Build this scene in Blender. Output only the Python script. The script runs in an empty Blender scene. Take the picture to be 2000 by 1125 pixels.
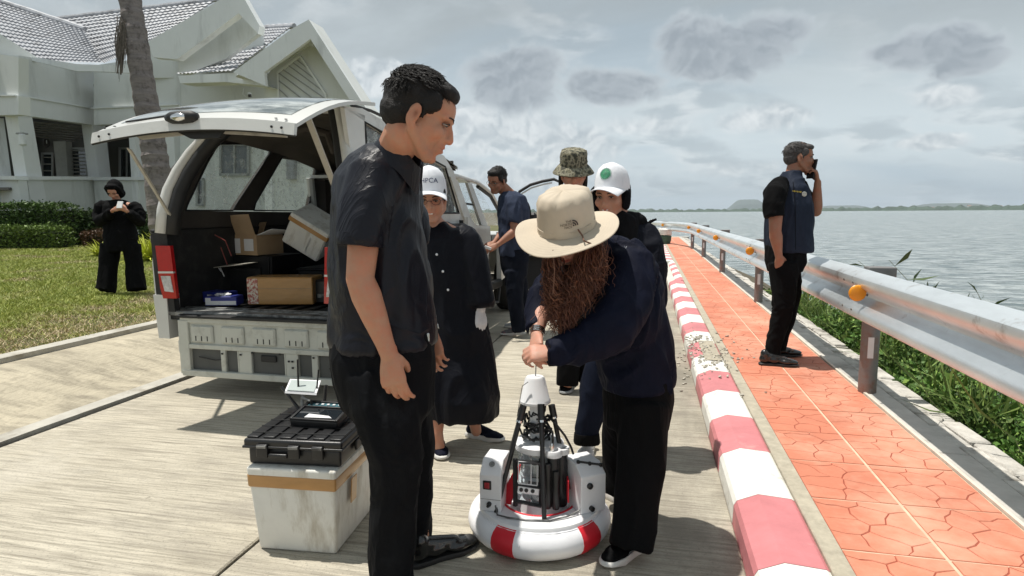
import bpy, math, random
import numpy as np
from mathutils import Vector, Matrix, noise

random.seed(7); RNG = np.random.default_rng(7)
R = math.radians
SC = bpy.context.scene
COL = SC.collection

# ------------------------------------------------------------------ camera
FOC, CAMH = 1200.0, 1.3
PITCH, YAW, ROLL = R(7.03), R(12.45), R(-0.37)
_F = Vector((-math.sin(YAW)*math.cos(PITCH), math.cos(YAW)*math.cos(PITCH), -math.sin(PITCH)))
_R = Vector((math.cos(YAW), math.sin(YAW), 0)); _U = _R.cross(_F)
CR = _R*math.cos(ROLL)+_U*math.sin(ROLL); CU = _U*math.cos(ROLL)-_R*math.sin(ROLL); CF = _F
CPOS = Vector((0, 0, CAMH))
cam = bpy.data.cameras.new('camera'); camo = bpy.data.objects.new('camera', cam); COL.objects.link(camo)
cam.sensor_width = 36; cam.lens = FOC/2000*36; cam.clip_start = .05; cam.clip_end = 60000
M = Matrix((CR, CU, -CF)).transposed().to_4x4(); M.translation = CPOS; camo.matrix_world = M
SC.camera = camo

def W(x, y, d): return CPOS+d*(CF+CR*((x-1000)/FOC)+CU*((562.5-y)/FOC))
def G(x, y, z=0.0):
    v = CF+CR*((x-1000)/FOC)+CU*((562.5-y)/FOC); return CPOS+v*((z-CAMH)/v.z)
_FH = Vector((-math.sin(YAW), math.cos(YAW), 0))
def cv(r, u, a): return (_R*r+Vector((0, 0, 1))*u+_FH*a).normalized()     # right, up, away from the viewer

# ------------------------------------------------------------------ light
SC.view_settings.view_transform = 'Standard'; SC.view_settings.look = 'None'
SC.view_settings.exposure = 0.0; SC.view_settings.gamma = 1.0
SUN_EL = R(73)
shd = cv(.93, 0, -.36)                       # the way shadows fall on the ground
sdir = Vector((-shd.x*math.cos(SUN_EL), -shd.y*math.cos(SUN_EL), math.sin(SUN_EL)))
sl = bpy.data.lights.new('sun', 'SUN'); sl.energy = 5.0; sl.angle = R(0.7); sl.color = (1, .955, .88)
so = bpy.data.objects.new('sun', sl); COL.objects.link(so)
so.rotation_euler = sdir.to_track_quat('Z', 'Y').to_euler(); so.location = (0, 0, 30)

wd = bpy.data.worlds.new('World'); SC.world = wd; wd.use_nodes = True
def build_world():
    nt = wd.node_tree; N = nt.nodes; L = nt.links; N.clear()
    def n(t, **k):
        o = N.new(t)
        for a, b in k.items():
            if a.startswith('i_'): o.inputs[int(a[2:])].default_value = b
            else: setattr(o, a, b)
        return o
    def mth(op, a, b=None, c=None, cl=False):
        o = n('ShaderNodeMath', operation=op, use_clamp=cl)
        for i, v in enumerate((a, b, c)):
            if v is None: continue
            if isinstance(v, (int, float)): o.inputs[i].default_value = v
            else: L.new(v, o.inputs[i])
        return o.outputs[0]
    def mix(f, a, b):
        o = n('ShaderNodeMix', data_type='RGBA')
        for s, v in ((0, f), (6, a), (7, b)):
            if isinstance(v, tuple): o.inputs[s].default_value = v+(1,)
            elif isinstance(v, (int, float)): o.inputs[s].default_value = v
            else: L.new(v, o.inputs[s])
        return o.outputs[2]
    def ss(x, lo, hi):
        o = n('ShaderNodeMapRange', interpolation_type='SMOOTHSTEP'); L.new(x, o.inputs[0])
        o.inputs[1].default_value = lo; o.inputs[2].default_value = hi; return o.outputs[0]
    sky = n('ShaderNodeTexSky', sky_type='NISHITA', sun_disc=False, sun_elevation=SUN_EL)
    sky.sun_rotation = math.atan2(sdir.x, sdir.y); sky.dust_density = 2.0
    tc = n('ShaderNodeTexCoord'); D = tc.outputs['Generated']
    sep = n('ShaderNodeSeparateXYZ'); L.new(D, sep.inputs[0]); z = sep.outputs[2]
    zc = mth('MAXIMUM', z, 0.0)
    den = mth('ADD', zc, 0.30)
    px_ = mth('DIVIDE', sep.outputs[0], den); py_ = mth('DIVIDE', sep.outputs[1], den)
    cmb = n('ShaderNodeCombineXYZ'); L.new(px_, cmb.inputs[0]); L.new(py_, cmb.inputs[1]); P = cmb.outputs[0]
    def noi(vec, sc, det, rg=.55, dist=0., off=(0, 0, 0), scl=(1, 1, 1)):
        mp = n('ShaderNodeMapping'); L.new(vec, mp.inputs[0]); mp.inputs[1].default_value = off; mp.inputs[3].default_value = scl
        o = n('ShaderNodeTexNoise', noise_dimensions='3D'); L.new(mp.outputs[0], o.inputs['Vector'])
        o.inputs['Scale'].default_value = sc; o.inputs['Detail'].default_value = det; o.inputs['Roughness'].default_value = rg
        o.inputs['Distortion'].default_value = dist; return o.outputs[0]
    # thin high veil with streaks
    hor = ss(z, -0.02, .34)
    base = mix(hor, (.67, .76, .80), (.41, .46, .485))
    lowglow = mix(ss(z, .0, .10), (.53, .62, .68), (.70, .79, .83))
    base = mix(ss(z, .08, .26), lowglow, base)
    veil = noi(P, 1.1, 7, .6, .6, (3.1, 1.7, 0), (1, 2.6, 1))
    base = mix(mth('MULTIPLY', ss(veil, .42, .72), .5), base, (.66, .74, .775))
    blue = noi(P, .8, 4, .5, .3, (9.1, 4.2, 0), (1, 2.2, 1))
    base = mix(mth('MULTIPLY', ss(blue, .52, .7), .45), base, (.40, .52, .62))
    # billowy mid level cloud banks
    bn = noi(P, 3.0, 8, .52, .25, (1.35, 6.2, 0), (1, 1.25, 1))
    lit = noi(P, 3.0, 8, .52, .25, (1.35+.05, 6.2-.10, 0), (1, 1.25, 1))
    dens = ss(bn, .46, .66)
    shade = ss(mth('SUBTRACT', lit, bn), -.06, .07)
    ccol = mix(shade, (.44, .51, .555), (.82, .86, .875))
    base = mix(mth('MULTIPLY', dens, .62), base, ccol)
    # single cumulus heaps; each a loose cluster of puffs at its own bearing
    puffs = []
    def heap(x, y, rx, ry, s=1.0): puffs.append((x, y, rx, ry, s))
    for a in ((1415, 98, 118, 52, 1), (1340, 72, 60, 38, .9), (1500, 62, 90, 30, .8), (1385, 130, 60, 26, 1), (1835, 92, 92, 40, 1), (1890, 120, 66, 30, 1), (1760, 100, 60, 22, .7),
              (1005, 155, 88, 55, 1), (1035, 130, 60, 40, .9), (1195, 172, 95, 30, .85), (1140, 165, 42, 30, .8), (925, 262, 120, 46, .35), (1100, 282, 100, 36, .45),
              (1500, 240, 80, 26, .4), (1835, 190, 60, 22, .4), (735, 150, 70, 34, .5), (1810, 275, 60, 16, .3)): heap(*a)
    wb = n('ShaderNodeTexNoise'); L.new(D, wb.inputs['Vector']); wb.inputs['Scale'].default_value = 12; wb.inputs['Detail'].default_value = 5
    wv = n('ShaderNodeVectorMath', operation='MULTIPLY_ADD'); L.new(wb.outputs['Color'], wv.inputs[0]); wv.inputs[1].default_value = (.11, .11, .11); L.new(D, wv.inputs[2])
    def puff(off):
        mp = n('ShaderNodeMapping'); L.new(wv.outputs[0], mp.inputs[0]); mp.inputs[1].default_value = off; mp.inputs[3].default_value = (1, 1, 1.35)
        v = n('ShaderNodeTexVoronoi', feature='F1'); L.new(mp.outputs[0], v.inputs['Vector']); v.inputs['Scale'].default_value = 17; v.inputs['Detail'].default_value = 2; v.inputs['Roughness'].default_value = .6; v.normalize = True
        return mth('SUBTRACT', 1.0, v.outputs[0])
    pf = puff((0, 0, 0)); pf2 = puff((.006, 0, -.012))
    PT = .56
    def gather(lst):
        total = None
        for (x, y, rx, ry, s) in lst:
            c = (CF+CR*((x-1000)/FOC)+CU*((562.5-y)/FOC)); ln = c.length; c = c.normalized()
            t = Vector((c.y, -c.x, 0)).normalized(); u2 = t.cross(c)*-1
            sb = n('ShaderNodeVectorMath', operation='SUBTRACT'); L.new(D, sb.inputs[0]); sb.inputs[1].default_value = c
            dt = n('ShaderNodeVectorMath', operation='DOT_PRODUCT'); L.new(sb.outputs[0], dt.inputs[0]); dt.inputs[1].default_value = t*(FOC*ln/rx)
            du = n('ShaderNodeVectorMath', operation='DOT_PRODUCT'); L.new(sb.outputs[0], du.inputs[0]); du.inputs[1].default_value = u2*(FOC*ln/ry)
            r2 = mth('ADD', mth('POWER', mth('ABSOLUTE', dt.outputs['Value']), 2), mth('POWER', mth('ABSOLUTE', du.outputs['Value']), 2))
            e = mth('SUBTRACT', 1.15, mth('SQRT', r2))
            e = mth('MULTIPLY', mth('MAXIMUM', mth('ADD', mth('MULTIPLY', e, .95), mth('MULTIPLY', mth('SUBTRACT', pf, PT), 1.5)), 0), ss(r2, 3.2, 1.2))
            e = mth('MULTIPLY', e, s); total = e if total is None else mth('MAXIMUM', total, e)
        return total
    sh2 = ss(mth('SUBTRACT', pf, pf2), -.16, .16)
    tb = gather(((950, 250, 130, 48, .8), (1105, 285, 90, 42, .8), (738, 150, 64, 34, .9), (1490, 232, 80, 26, .6), (1815, 277, 64, 16, .7), (1850, 188, 58, 22, .7), (1030, 345, 190, 30, .5), (1240, 250, 120, 22, .35), (1440, 330, 120, 18, .3), (380, 120, 260, 60, .4)))
    base = mix(mth('MULTIPLY', ss(tb, .0, .5), .85), base, mix(sh2, (.50, .565, .61), (.86, .90, .915)))
    total = gather([p for p in puffs if p[4] > .5])
    al = ss(total, .0, .46)
    low = ss(total, .15, 1.0)
    dcol = mix(sh2, (.36, .41, .455), (.55, .605, .645)); dcol = mix(mth('MULTIPLY', low, .45), dcol, (.34, .385, .43))
    rim = mth('SUBTRACT', 1.0, ss(total, .10, .55))
    dcol = mix(mth('MULTIPLY', rim, .8), dcol, (.64, .70, .735))
    base = mix(al, base, dcol)
    bg1 = n('ShaderNodeBackground'); L.new(sky.outputs[0], bg1.inputs[0]); bg1.inputs[1].default_value = .07
    bg2 = n('ShaderNodeBackground'); L.new(base, bg2.inputs[0]); bg2.inputs[1].default_value = 1.0
    ms = n('ShaderNodeMixShader'); ms.inputs[0].default_value = .93
    L.new(bg1.outputs[0], ms.inputs[1]); L.new(bg2.outputs[0], ms.inputs[2])
    out = n('ShaderNodeOutputWorld'); L.new(ms.outputs[0], out.inputs[0])
build_world()
wd.cycles.sampling_method = 'MANUAL'; wd.cycles.sample_map_resolution = 256

# ------------------------------------------------------------------ materials
def mat(name, col, rough=.6, metal=0., var=.12, vs=6., bump=0., bs=40., spec=.5, stretch=(1, 1, 1), dirt=None, ds=3., dth=(.5, .7), coat=0., tint=False, det=6, sheen=0., coords='Object', sss=0., bstretch=None, streak=None, crease=0., cs=5.):
    m = bpy.data.materials.new(name); m.use_nodes = True; nt = m.node_tree; N = nt.nodes; L = nt.links
    b = N['Principled BSDF']; b.inputs['Roughness'].default_value = rough; b.inputs['Metallic'].default_value = metal
    b.inputs['Specular IOR Level'].default_value = spec; b.inputs['Coat Weight'].default_value = coat
    b.inputs['Sheen Weight'].default_value = sheen
    if sss: b.inputs['Subsurface Weight'].default_value = sss; b.inputs['Subsurface Scale'].default_value = .01; b.inputs['Subsurface Radius'].default_value = (1, .35, .2)
    tc = N.new('ShaderNodeTexCoord' if coords != 'World' else 'ShaderNodeNewGeometry'); coords = 'Position' if coords == 'World' else coords
    mp = N.new('ShaderNodeMapping'); mp.inputs[3].default_value = stretch; L.new(tc.outputs[coords], mp.inputs[0])
    nz = N.new('ShaderNodeTexNoise'); nz.inputs['Scale'].default_value = vs; nz.inputs['Detail'].default_value = det; nz.inputs['Roughness'].default_value = .62; L.new(mp.outputs[0], nz.inputs['Vector'])
    mr = N.new('ShaderNodeMapRange'); mr.inputs[1].default_value = .25; mr.inputs[2].default_value = .75; mr.inputs[3].default_value = 1-var; mr.inputs[4].default_value = 1+var; L.new(nz.outputs[0], mr.inputs[0])
    vm = N.new('ShaderNodeVectorMath'); vm.operation = 'SCALE'; vm.inputs[0].default_value = col; L.new(mr.outputs[0], vm.inputs['Scale'])
    c = vm.outputs[0]
    if tint:
        at = N.new('ShaderNodeAttribute'); at.attribute_name = 'tint'; mm = N.new('ShaderNodeVectorMath'); mm.operation = 'MULTIPLY'
        L.new(c, mm.inputs[0]); L.new(at.outputs['Color'], mm.inputs[1]); c = mm.outputs[0]
    if dirt:
        dn = N.new('ShaderNodeTexNoise'); dn.inputs['Scale'].default_value = ds; dn.inputs['Detail'].default_value = 9; dn.inputs['Roughness'].default_value = .68
        if streak:
            m2 = N.new('ShaderNodeMapping'); m2.inputs[3].default_value = streak; L.new(tc.outputs[coords], m2.inputs[0]); L.new(m2.outputs[0], dn.inputs['Vector'])
        else: L.new(tc.outputs[coords], dn.inputs['Vector'])
        dr = N.new('ShaderNodeMapRange'); dr.inputs[1].default_value = dth[0]; dr.inputs[2].default_value = dth[1]; L.new(dn.outputs[0], dr.inputs[0])
        mx = N.new('ShaderNodeMix'); mx.data_type = 'RGBA'; L.new(dr.outputs[0], mx.inputs[0]); L.new(c, mx.inputs[6]); mx.inputs[7].default_value = tuple(dirt)+(1,); c = mx.outputs[2]
    L.new(c, b.inputs['Base Color'])
    if bump:
        bz = N.new('ShaderNodeTexNoise'); bz.inputs['Scale'].default_value = bs; bz.inputs['Detail'].default_value = 5
        if bstretch:
            m3 = N.new('ShaderNodeMapping'); m3.inputs[3].default_value = bstretch; L.new(tc.outputs[coords], m3.inputs[0]); L.new(m3.outputs[0], bz.inputs['Vector'])
        else: L.new(mp.outputs[0], bz.inputs['Vector'])
        bp = N.new('ShaderNodeBump'); bp.inputs['Strength'].default_value = 1; bp.inputs['Distance'].default_value = bump; L.new(bz.outputs[0], bp.inputs['Height']); L.new(bp.outputs[0], b.inputs['Normal'])
    if crease:      # sharp little cloth creases on top of the modelled folds
        m4 = N.new('ShaderNodeMapping'); m4.inputs[3].default_value = (1, 1, .55); L.new(tc.outputs[coords], m4.inputs[0])
        cz = N.new('ShaderNodeTexNoise'); cz.inputs['Scale'].default_value = cs; cz.inputs['Detail'].default_value = 3.5; cz.inputs['Distortion'].default_value = 1.6; L.new(m4.outputs[0], cz.inputs['Vector'])
        a_ = N.new('ShaderNodeMath'); a_.operation = 'SUBTRACT'; L.new(cz.outputs[0], a_.inputs[0]); a_.inputs[1].default_value = .5
        b_ = N.new('ShaderNodeMath'); b_.operation = 'ABSOLUTE'; L.new(a_.outputs[0], b_.inputs[0]); c_ = N.new('ShaderNodeMath'); c_.operation = 'POWER'; L.new(b_.outputs[0], c_.inputs[0]); c_.inputs[1].default_value = .7
        bq = N.new('ShaderNodeBump'); bq.invert = True; bq.inputs['Strength'].default_value = 1; bq.inputs['Distance'].default_value = crease; L.new(c_.outputs[0], bq.inputs['Height'])
        if bump: L.new(bp.outputs[0], bq.inputs['Normal'])
        L.new(bq.outputs[0], b.inputs['Normal'])
    return m

def glass_mat(name, col=(.8, .88, .86), alpha=.15, dirt=(.5, .5, .45), amount=.25, ds=14):
    m = bpy.data.materials.new(name); m.use_nodes = True; nt = m.node_tree; N = nt.nodes; L = nt.links; N.clear()
    tr = N.new('ShaderNodeBsdfTransparent'); tr.inputs[0].default_value = col+(1,)
    gl = N.new('ShaderNodeBsdfGlossy'); gl.inputs['Roughness'].default_value = .04
    fr = N.new('ShaderNodeFresnel'); fr.inputs[0].default_value = 1.45
    m1 = N.new('ShaderNodeMixShader'); m1.inputs[0].default_value = .07; L.new(tr.outputs[0], m1.inputs[1]); L.new(gl.outputs[0], m1.inputs[2])
    df = N.new('ShaderNodeBsdfDiffuse'); df.inputs[0].default_value = dirt+(1,)
    tc = N.new('ShaderNodeTexCoord'); nz = N.new('ShaderNodeTexNoise'); nz.inputs['Scale'].default_value = ds; nz.inputs['Detail'].default_value = 9; nz.inputs['Roughness'].default_value = .75; nz.inputs['Distortion'].default_value = .6
    L.new(tc.outputs['Object'], nz.inputs['Vector'])
    mr = N.new('ShaderNodeMapRange'); mr.inputs[1].default_value = .5; mr.inputs[2].default_value = .72; mr.inputs[3].default_value = alpha; mr.inputs[4].default_value = alpha+amount; L.new(nz.outputs[0], mr.inputs[0])
    m2 = N.new('ShaderNodeMixShader'); L.new(mr.outputs[0], m2.inputs[0]); L.new(m1.outputs[0], m2.inputs[1]); L.new(df.outputs[0], m2.inputs[2])
    o = N.new('ShaderNodeOutputMaterial'); L.new(m2.outputs[0], o.inputs[0]); return m

# ------------------------------------------------------------------ mesh helpers
def setp(o, label=None, cat=None, group=None, kind=None):
    if label: o['label'] = label
    if cat: o['category'] = cat
    if group: o['group'] = group
    if kind: o['kind'] = kind
    return o
def thing(name, loc, label, cat, group=None, rz=0.):
    o = bpy.data.objects.new(name, None); COL.objects.link(o); o.location = loc; o.rotation_euler = (0, 0, rz); o.empty_display_size = .1
    return setp(o, label, cat, group)
def addmesh(name, me, m, parent=None, smooth=False, kind=None):
    if m is not None: me.materials.append(m)
    if smooth: me.polygons.foreach_set('use_smooth', [True]*len(me.polygons))
    o = bpy.data.objects.new(name, me); COL.objects.link(o); o.parent = parent
    if kind: o['kind'] = kind
    return o
def dup(o, parent=None, loc=None):
    c = o.copy(); COL.objects.link(c); c.parent = parent
    if loc is not None: c.location = loc
    return c

def rotm(rx=0, ry=0, rz=0):
    return Matrix.Rotation(rz, 3, 'Z') @ Matrix.Rotation(ry, 3, 'Y') @ Matrix.Rotation(rx, 3, 'X')

class MB:
    """collects closed shells; origin is taken off every point (for parts given in world space)"""
    def __init__(s, org=(0, 0, 0), inv=None): s.v = []; s.f = []; s.org = Vector(org); s.inv = inv
    def add(s, vs, fs):
        b = len(s.v)
        if s.inv is not None: s.v += [tuple(s.inv @ Vector(p)) for p in vs]
        else: s.v += [tuple(Vector(p)-s.org) for p in vs]
        s.f += [tuple(i+b for i in f) for f in fs]; return s
    def box(s, c, size, rot=None, bev=0.):
        x, y, z = [k/2 for k in size]; c = Vector(c); vs = []; fs = []
        if bev <= 0:
            for sx in (-1, 1):
                for sy in (-1, 1):
                    for sz in (-1, 1): vs.append(Vector((sx*x, sy*y, sz*z)))
            fs = [(0, 1, 3, 2), (4, 6, 7, 5), (0, 4, 5, 1), (2, 3, 7, 6), (0, 2, 6, 4), (1, 5, 7, 3)]
        else:
            b = min(bev, x*.99, y*.99, z*.99); idx = {}
            for sx in (-1, 1):
                for sy in (-1, 1):
                    for sz in (-1, 1):
                        for ax in range(3):
                            p = [sx*(x-b), sy*(y-b), sz*(z-b)]; p[ax] += (sx, sy, sz)[ax]*b
                            idx[(sx, sy, sz, ax)] = len(vs); vs.append(Vector(p))
            for ax in range(3):
                o1, o2 = [a for a in range(3) if a != ax]
                for sg in (-1, 1):
                    q = []
                    for a, bb in ((-1, -1), (1, -1), (1, 1), (-1, 1)):
                        k = [0, 0, 0]; k[ax] = sg; k[o1] = a; k[o2] = bb; q.append(idx[tuple(k)+(ax,)])
                    flip = (sg > 0) == (ax == 1); fs.append(tuple(q[::-1] if flip else q))
            for ax in range(3):       # edges along ax
                o1, o2 = [a for a in range(3) if a != ax]
                for a in (-1, 1):
                    for bb in (-1, 1):
                        def I(sg, face):
                            k = [0, 0, 0]; k[ax] = sg; k[o1] = a; k[o2] = bb; return idx[tuple(k)+(face,)]
                        fs.append((I(-1, o1), I(1, o1), I(1, o2), I(-1, o2)))
            for sx in (-1, 1):
                for sy in (-1, 1):
                    for sz in (-1, 1): fs.append(tuple(idx[(sx, sy, sz, a)] for a in range(3)))
            # orient outward
            out = []
            for f in fs:
                cc = sum((vs[i] for i in f), Vector())/len(f); nn = (vs[f[1]]-vs[f[0]]).cross(vs[f[2]]-vs[f[1]])
                out.append(f if nn.dot(cc) > 0 else f[::-1])
            fs = out
        if rot is not None: vs = [rot @ v for v in vs]
        return s.add([v+c for v in vs], fs)
    def tube(s, pts, r, n=10, closed=False):
        pts = [Vector(p) for p in pts]; rs = r if isinstance(r, (list, tuple)) else [r]*len(pts)
        k = len(pts); vs = []; fs = []; ref = None
        for i, p in enumerate(pts):
            if closed: t = pts[(i+1) % k]-pts[i-1]
            else: t = pts[min(i+1, k-1)]-pts[max(i-1, 0)]
            t.normalize()
            if ref is None:
                ref = t.cross(Vector((0, 0, 1)))
                if ref.length < .1: ref = t.cross(Vector((0, 1, 0)))
                ref.normalize()
            ref = (ref-t*ref.dot(t)).normalized(); b2 = t.cross(ref)
            for j in range(n):
                a = 2*math.pi*j/n; vs.append(p+(ref*math.cos(a)+b2*math.sin(a))*rs[i])
        m = k if closed else k-1
        for i in range(m):
            for j in range(n):
                a = i*n+j; b = i*n+(j+1) % n; c = ((i+1) % k)*n+(j+1) % n; d = ((i+1) % k)*n+j; fs.append((a, b, c, d))
        if not closed: fs.append(tuple(range(n))[::-1]); fs.append(tuple((k-1)*n+j for j in range(n)))
        return s.add(vs, fs)
    def lathe(s, prof, c=(0, 0, 0), n=32, rot=None, closed=False):
        c = Vector(c); vs = []; fs = []; k = len(prof)
        for (r, z) in prof:
            for j in range(n):
                a = 2*math.pi*j/n; p = Vector((r*math.cos(a), r*math.sin(a), z)); vs.append((rot @ p if rot is not None else p)+c)
        for i in range(k if closed else k-1):
            for j in range(n): fs.append((i*n+j, i*n+(j+1) % n, ((i+1) % k)*n+(j+1) % n, ((i+1) % k)*n+j))
        if not closed: fs.append(tuple(range(n))[::-1]); fs.append(tuple((k-1)*n+j for j in range(n)))
        return s.add(vs, fs)
    def prism(s, poly, d):
        """polygon (3-D points) pushed along vector d"""
        poly = [Vector(p) for p in poly]; d = Vector(d); n = len(poly)
        nn = Vector((0, 0, 0))
        for i in range(n): nn += poly[i].cross(poly[(i+1) % n])
        if nn.dot(d) > 0: poly = poly[::-1]
        vs = poly+[p+d for p in poly]
        fs = [tuple(range(n)), tuple(range(n, 2*n))[::-1]]+[(i, i+n, (i+1) % n+n, (i+1) % n) for i in range(n)]
        return s.add(vs, fs)
    def build(s, name, m, parent=None, smooth=False, kind=None, bevel=0.):
        me = bpy.data.meshes.new(name); me.from_pydata(s.v, [], s.f); me.update()
        o = addmesh(name, me, m, parent, smooth, kind)
        if smooth == 'auto':
            me.polygons.foreach_set('use_smooth', [True]*len(me.polygons))
            try: me.set_sharp_from_angle(angle=R(38))
            except Exception: pass
        return o

def npmesh(name, verts, faces, m, parent=None, smooth=False, kind=None, col=None):
    """fast mesh from numpy arrays, faces all of one size"""
    verts = np.asarray(verts, dtype=np.float32).reshape(-1, 3); faces = np.asarray(faces, dtype=np.int32)
    me = bpy.data.meshes.new(name); k = faces.shape[1]; nf = len(faces)
    me.vertices.add(len(verts)); me.vertices.foreach_set('co', verts.ravel())
    me.loops.add(nf*k); me.loops.foreach_set('vertex_index', faces.ravel())
    me.polygons.add(nf); me.polygons.foreach_set('loop_start', np.arange(0, nf*k, k, dtype=np.int32))
    me.update(calc_edges=True)
    if col is not None:
        a = me.color_attributes.new('tint', 'FLOAT_COLOR', 'POINT'); c4 = np.ones((len(verts), 4), dtype=np.float32); c4[:, :3] = col; a.data.foreach_set('color', c4.ravel())
    return addmesh(name, me, m, parent, smooth, kind)

def leaves(P, size, col, up=.6, asp=.5, rng=RNG, jit=.35):
    """quads (bent leaves) at points P"""
    n = len(P); P = np.asarray(P); d = rng.normal(size=(n, 3)); d[:, 2] = np.abs(d[:, 2])*up+.1; d /= np.linalg.norm(d, axis=1)[:, None]
    q = rng.normal(size=(n, 3)); s = np.cross(d, q); s /= np.linalg.norm(s, axis=1)[:, None]
    L = (size*(1+jit*rng.normal(size=n)))[:, None]; w = L*asp*.5
    nn = np.cross(d, s)
    v = np.stack([P, P+d*L*.5+s*w+nn*L*.1, P+d*L, P+d*L*.5-s*w+nn*L*.1], 1).reshape(-1, 3)
    f = np.arange(4*n).reshape(-1, 4); c = np.repeat(np.asarray(col)*(1+.25*rng.normal(size=(n, 1))).clip(.4, 1.7), 4, axis=0)
    return v, f, c
LEAF = mat('leaf', (1, 1, 1), .55, tint=True, var=.15, spec=.3)
def leaf_obj(name, sets, parent=None, kind=None, m=None, org=(0, 0, 0)):
    vs = []; fs = []; cs = []; b = 0
    for v, f, c in sets: vs.append(v-np.array(org)); fs.append(f+b); cs.append(c); b += len(v)
    return npmesh(name, np.concatenate(vs), np.concatenate(fs), m or LEAF, parent, False, kind, np.concatenate(cs))

def text_obj(name, s, size, m, parent, loc, xdir, ydir, ext=.001, align='CENTER', wrap=None):
    cu = bpy.data.curves.new(name, 'FONT'); cu.body = s; cu.size = size; cu.extrude = ext; cu.align_x = align; cu.align_y = 'CENTER'; cu.resolution_u = 3
    o = bpy.data.objects.new(name, cu); COL.objects.link(o)
    bpy.context.view_layer.update()
    me = bpy.data.meshes.new_from_object(o); COL.objects.unlink(o); bpy.data.objects.remove(o)
    x = Vector(xdir).normalized(); z = x.cross(Vector(ydir)).normalized(); y = z.cross(x)
    mt = Matrix((x, y, z)).transposed().to_4x4(); mt.translation = Vector(loc)
    if wrap:
        for v in me.vertices: v.co = Vector(wrap(v.co))
    else: me.transform(mt)
    me.name = name; me.materials.clear()
    return addmesh(name, me, m, parent)
# ================================================================== SETTING
# ---- road: slabs of brushed concrete between open joints
def road_material():
    m = bpy.data.materials.new('brushed_concrete'); m.use_nodes = True; nt = m.node_tree; N = nt.nodes; L = nt.links
    b = N['Principled BSDF']; b.inputs['Roughness'].default_value = .88; b.inputs['Specular IOR Level'].default_value = .3
    g = N.new('ShaderNodeNewGeometry')
    def noi(sc, scl, det=8, rg=.6, rot=0.):
        mp = N.new('ShaderNodeMapping'); mp.inputs[3].default_value = scl; mp.inputs[2].default_value = (0, 0, rot); L.new(g.outputs['Position'], mp.inputs[0])
        o = N.new('ShaderNodeTexNoise'); o.inputs['Scale'].default_value = sc; o.inputs['Detail'].default_value = det; o.inputs['Roughness'].default_value = rg; L.new(mp.outputs[0], o.inputs['Vector']); return o.outputs[0]
    def mr(x, a, b_, c=0., d=1.):
        o = N.new('ShaderNodeMapRange'); L.new(x, o.inputs[0]); o.inputs[1].default_value = a; o.inputs[2].default_value = b_; o.inputs[3].default_value = c; o.inputs[4].default_value = d; return o.outputs[0]
    def mix(f, a, b_, t='MIX'):
        o = N.new('ShaderNodeMix'); o.data_type = 'RGBA'; o.blend_type = t
        for s, v in ((0, f), (6, a), (7, b_)):
            if isinstance(v, tuple): o.inputs[s].default_value = v+(1,)
            elif isinstance(v, (int, float)): o.inputs[s].default_value = v
            else: L.new(v, o.inputs[s])
        return o.outputs[2]
    c = mix(mr(noi(1.1, (1, 1, 1)), .3, .7), (.47, .425, .335), (.63, .58, .475))
    c = mix(mr(noi(62, (.045, 1, 1), 7, .72, R(3)), .44, .63), c, (.31, .28, .222)); c = mix(mr(noi(38, (.02, 1, 1), 3, .5, R(3.5)), .60, .68, 0, .35), c, (.15, .13, .10))          # brush lines catch dirt
    c = mix(mr(noi(26, (.05, 1, 1), 5, .6, R(3)), .52, .66, 0, .5), c, (.27, .24, .19))
    c = mix(mr(noi(1.6, (.6, 1, 1), 8, .72), .52, .66, 0, .55), c, (.26, .235, .20)); c = mix(mr(noi(.7, (1, 1, 1), 9, .75), .55, .63, 0, .35), c, (.60, .56, .48)); c = mix(mr(noi(6, (1, 1, 1), 8, .8), .62, .70, 0, .6), c, (.17, .15, .12))     # worn stains
    c = mix(mr(noi(90, (1, 1, 1), 3, .6), .56, .70, 0, .6), c, (.21, .19, .16))
    # darker band beside the kerb where grit gathers
    sx = N.new('ShaderNodeSeparateXYZ'); L.new(g.outputs['Position'], sx.inputs[0])
    ed = mr(sx.outputs[0], -.75, .3); nzz = mr(noi(2.3, (1, .5, 1), 6, .7), .3, .6)
    ml = N.new('ShaderNodeMath'); ml.operation = 'MULTIPLY'; L.new(ed, ml.inputs[0]); L.new(nzz, ml.inputs[1])
    m2 = N.new('ShaderNodeMath'); m2.operation = 'MULTIPLY'; L.new(ml.outputs[0], m2.inputs[0]); m2.inputs[1].default_value = .72
    c = mix(m2.outputs[0], c, (.185, .165, .135))
    L.new(c, b.inputs['Base Color'])
    bp = N.new('ShaderNodeBump'); bp.inputs['Distance'].default_value = .006; L.new(noi(80, (.03, 1, 1), 6, .7, R(3)), bp.inputs['Height'])
    bp2 = N.new('ShaderNodeBump'); bp2.inputs['Distance'].default_value = .003; L.new(noi(160, (1, 1, 1), 3), bp2.inputs['Height']); L.new(bp.outputs[0], bp2.inputs['Normal'])
    L.new(bp2.outputs[0], b.inputs['Normal']); return m
ROADM = road_material()
JOINT = mat('joint_filler', (.03, .027, .022), .95, var=.3, vs=30)

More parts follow.
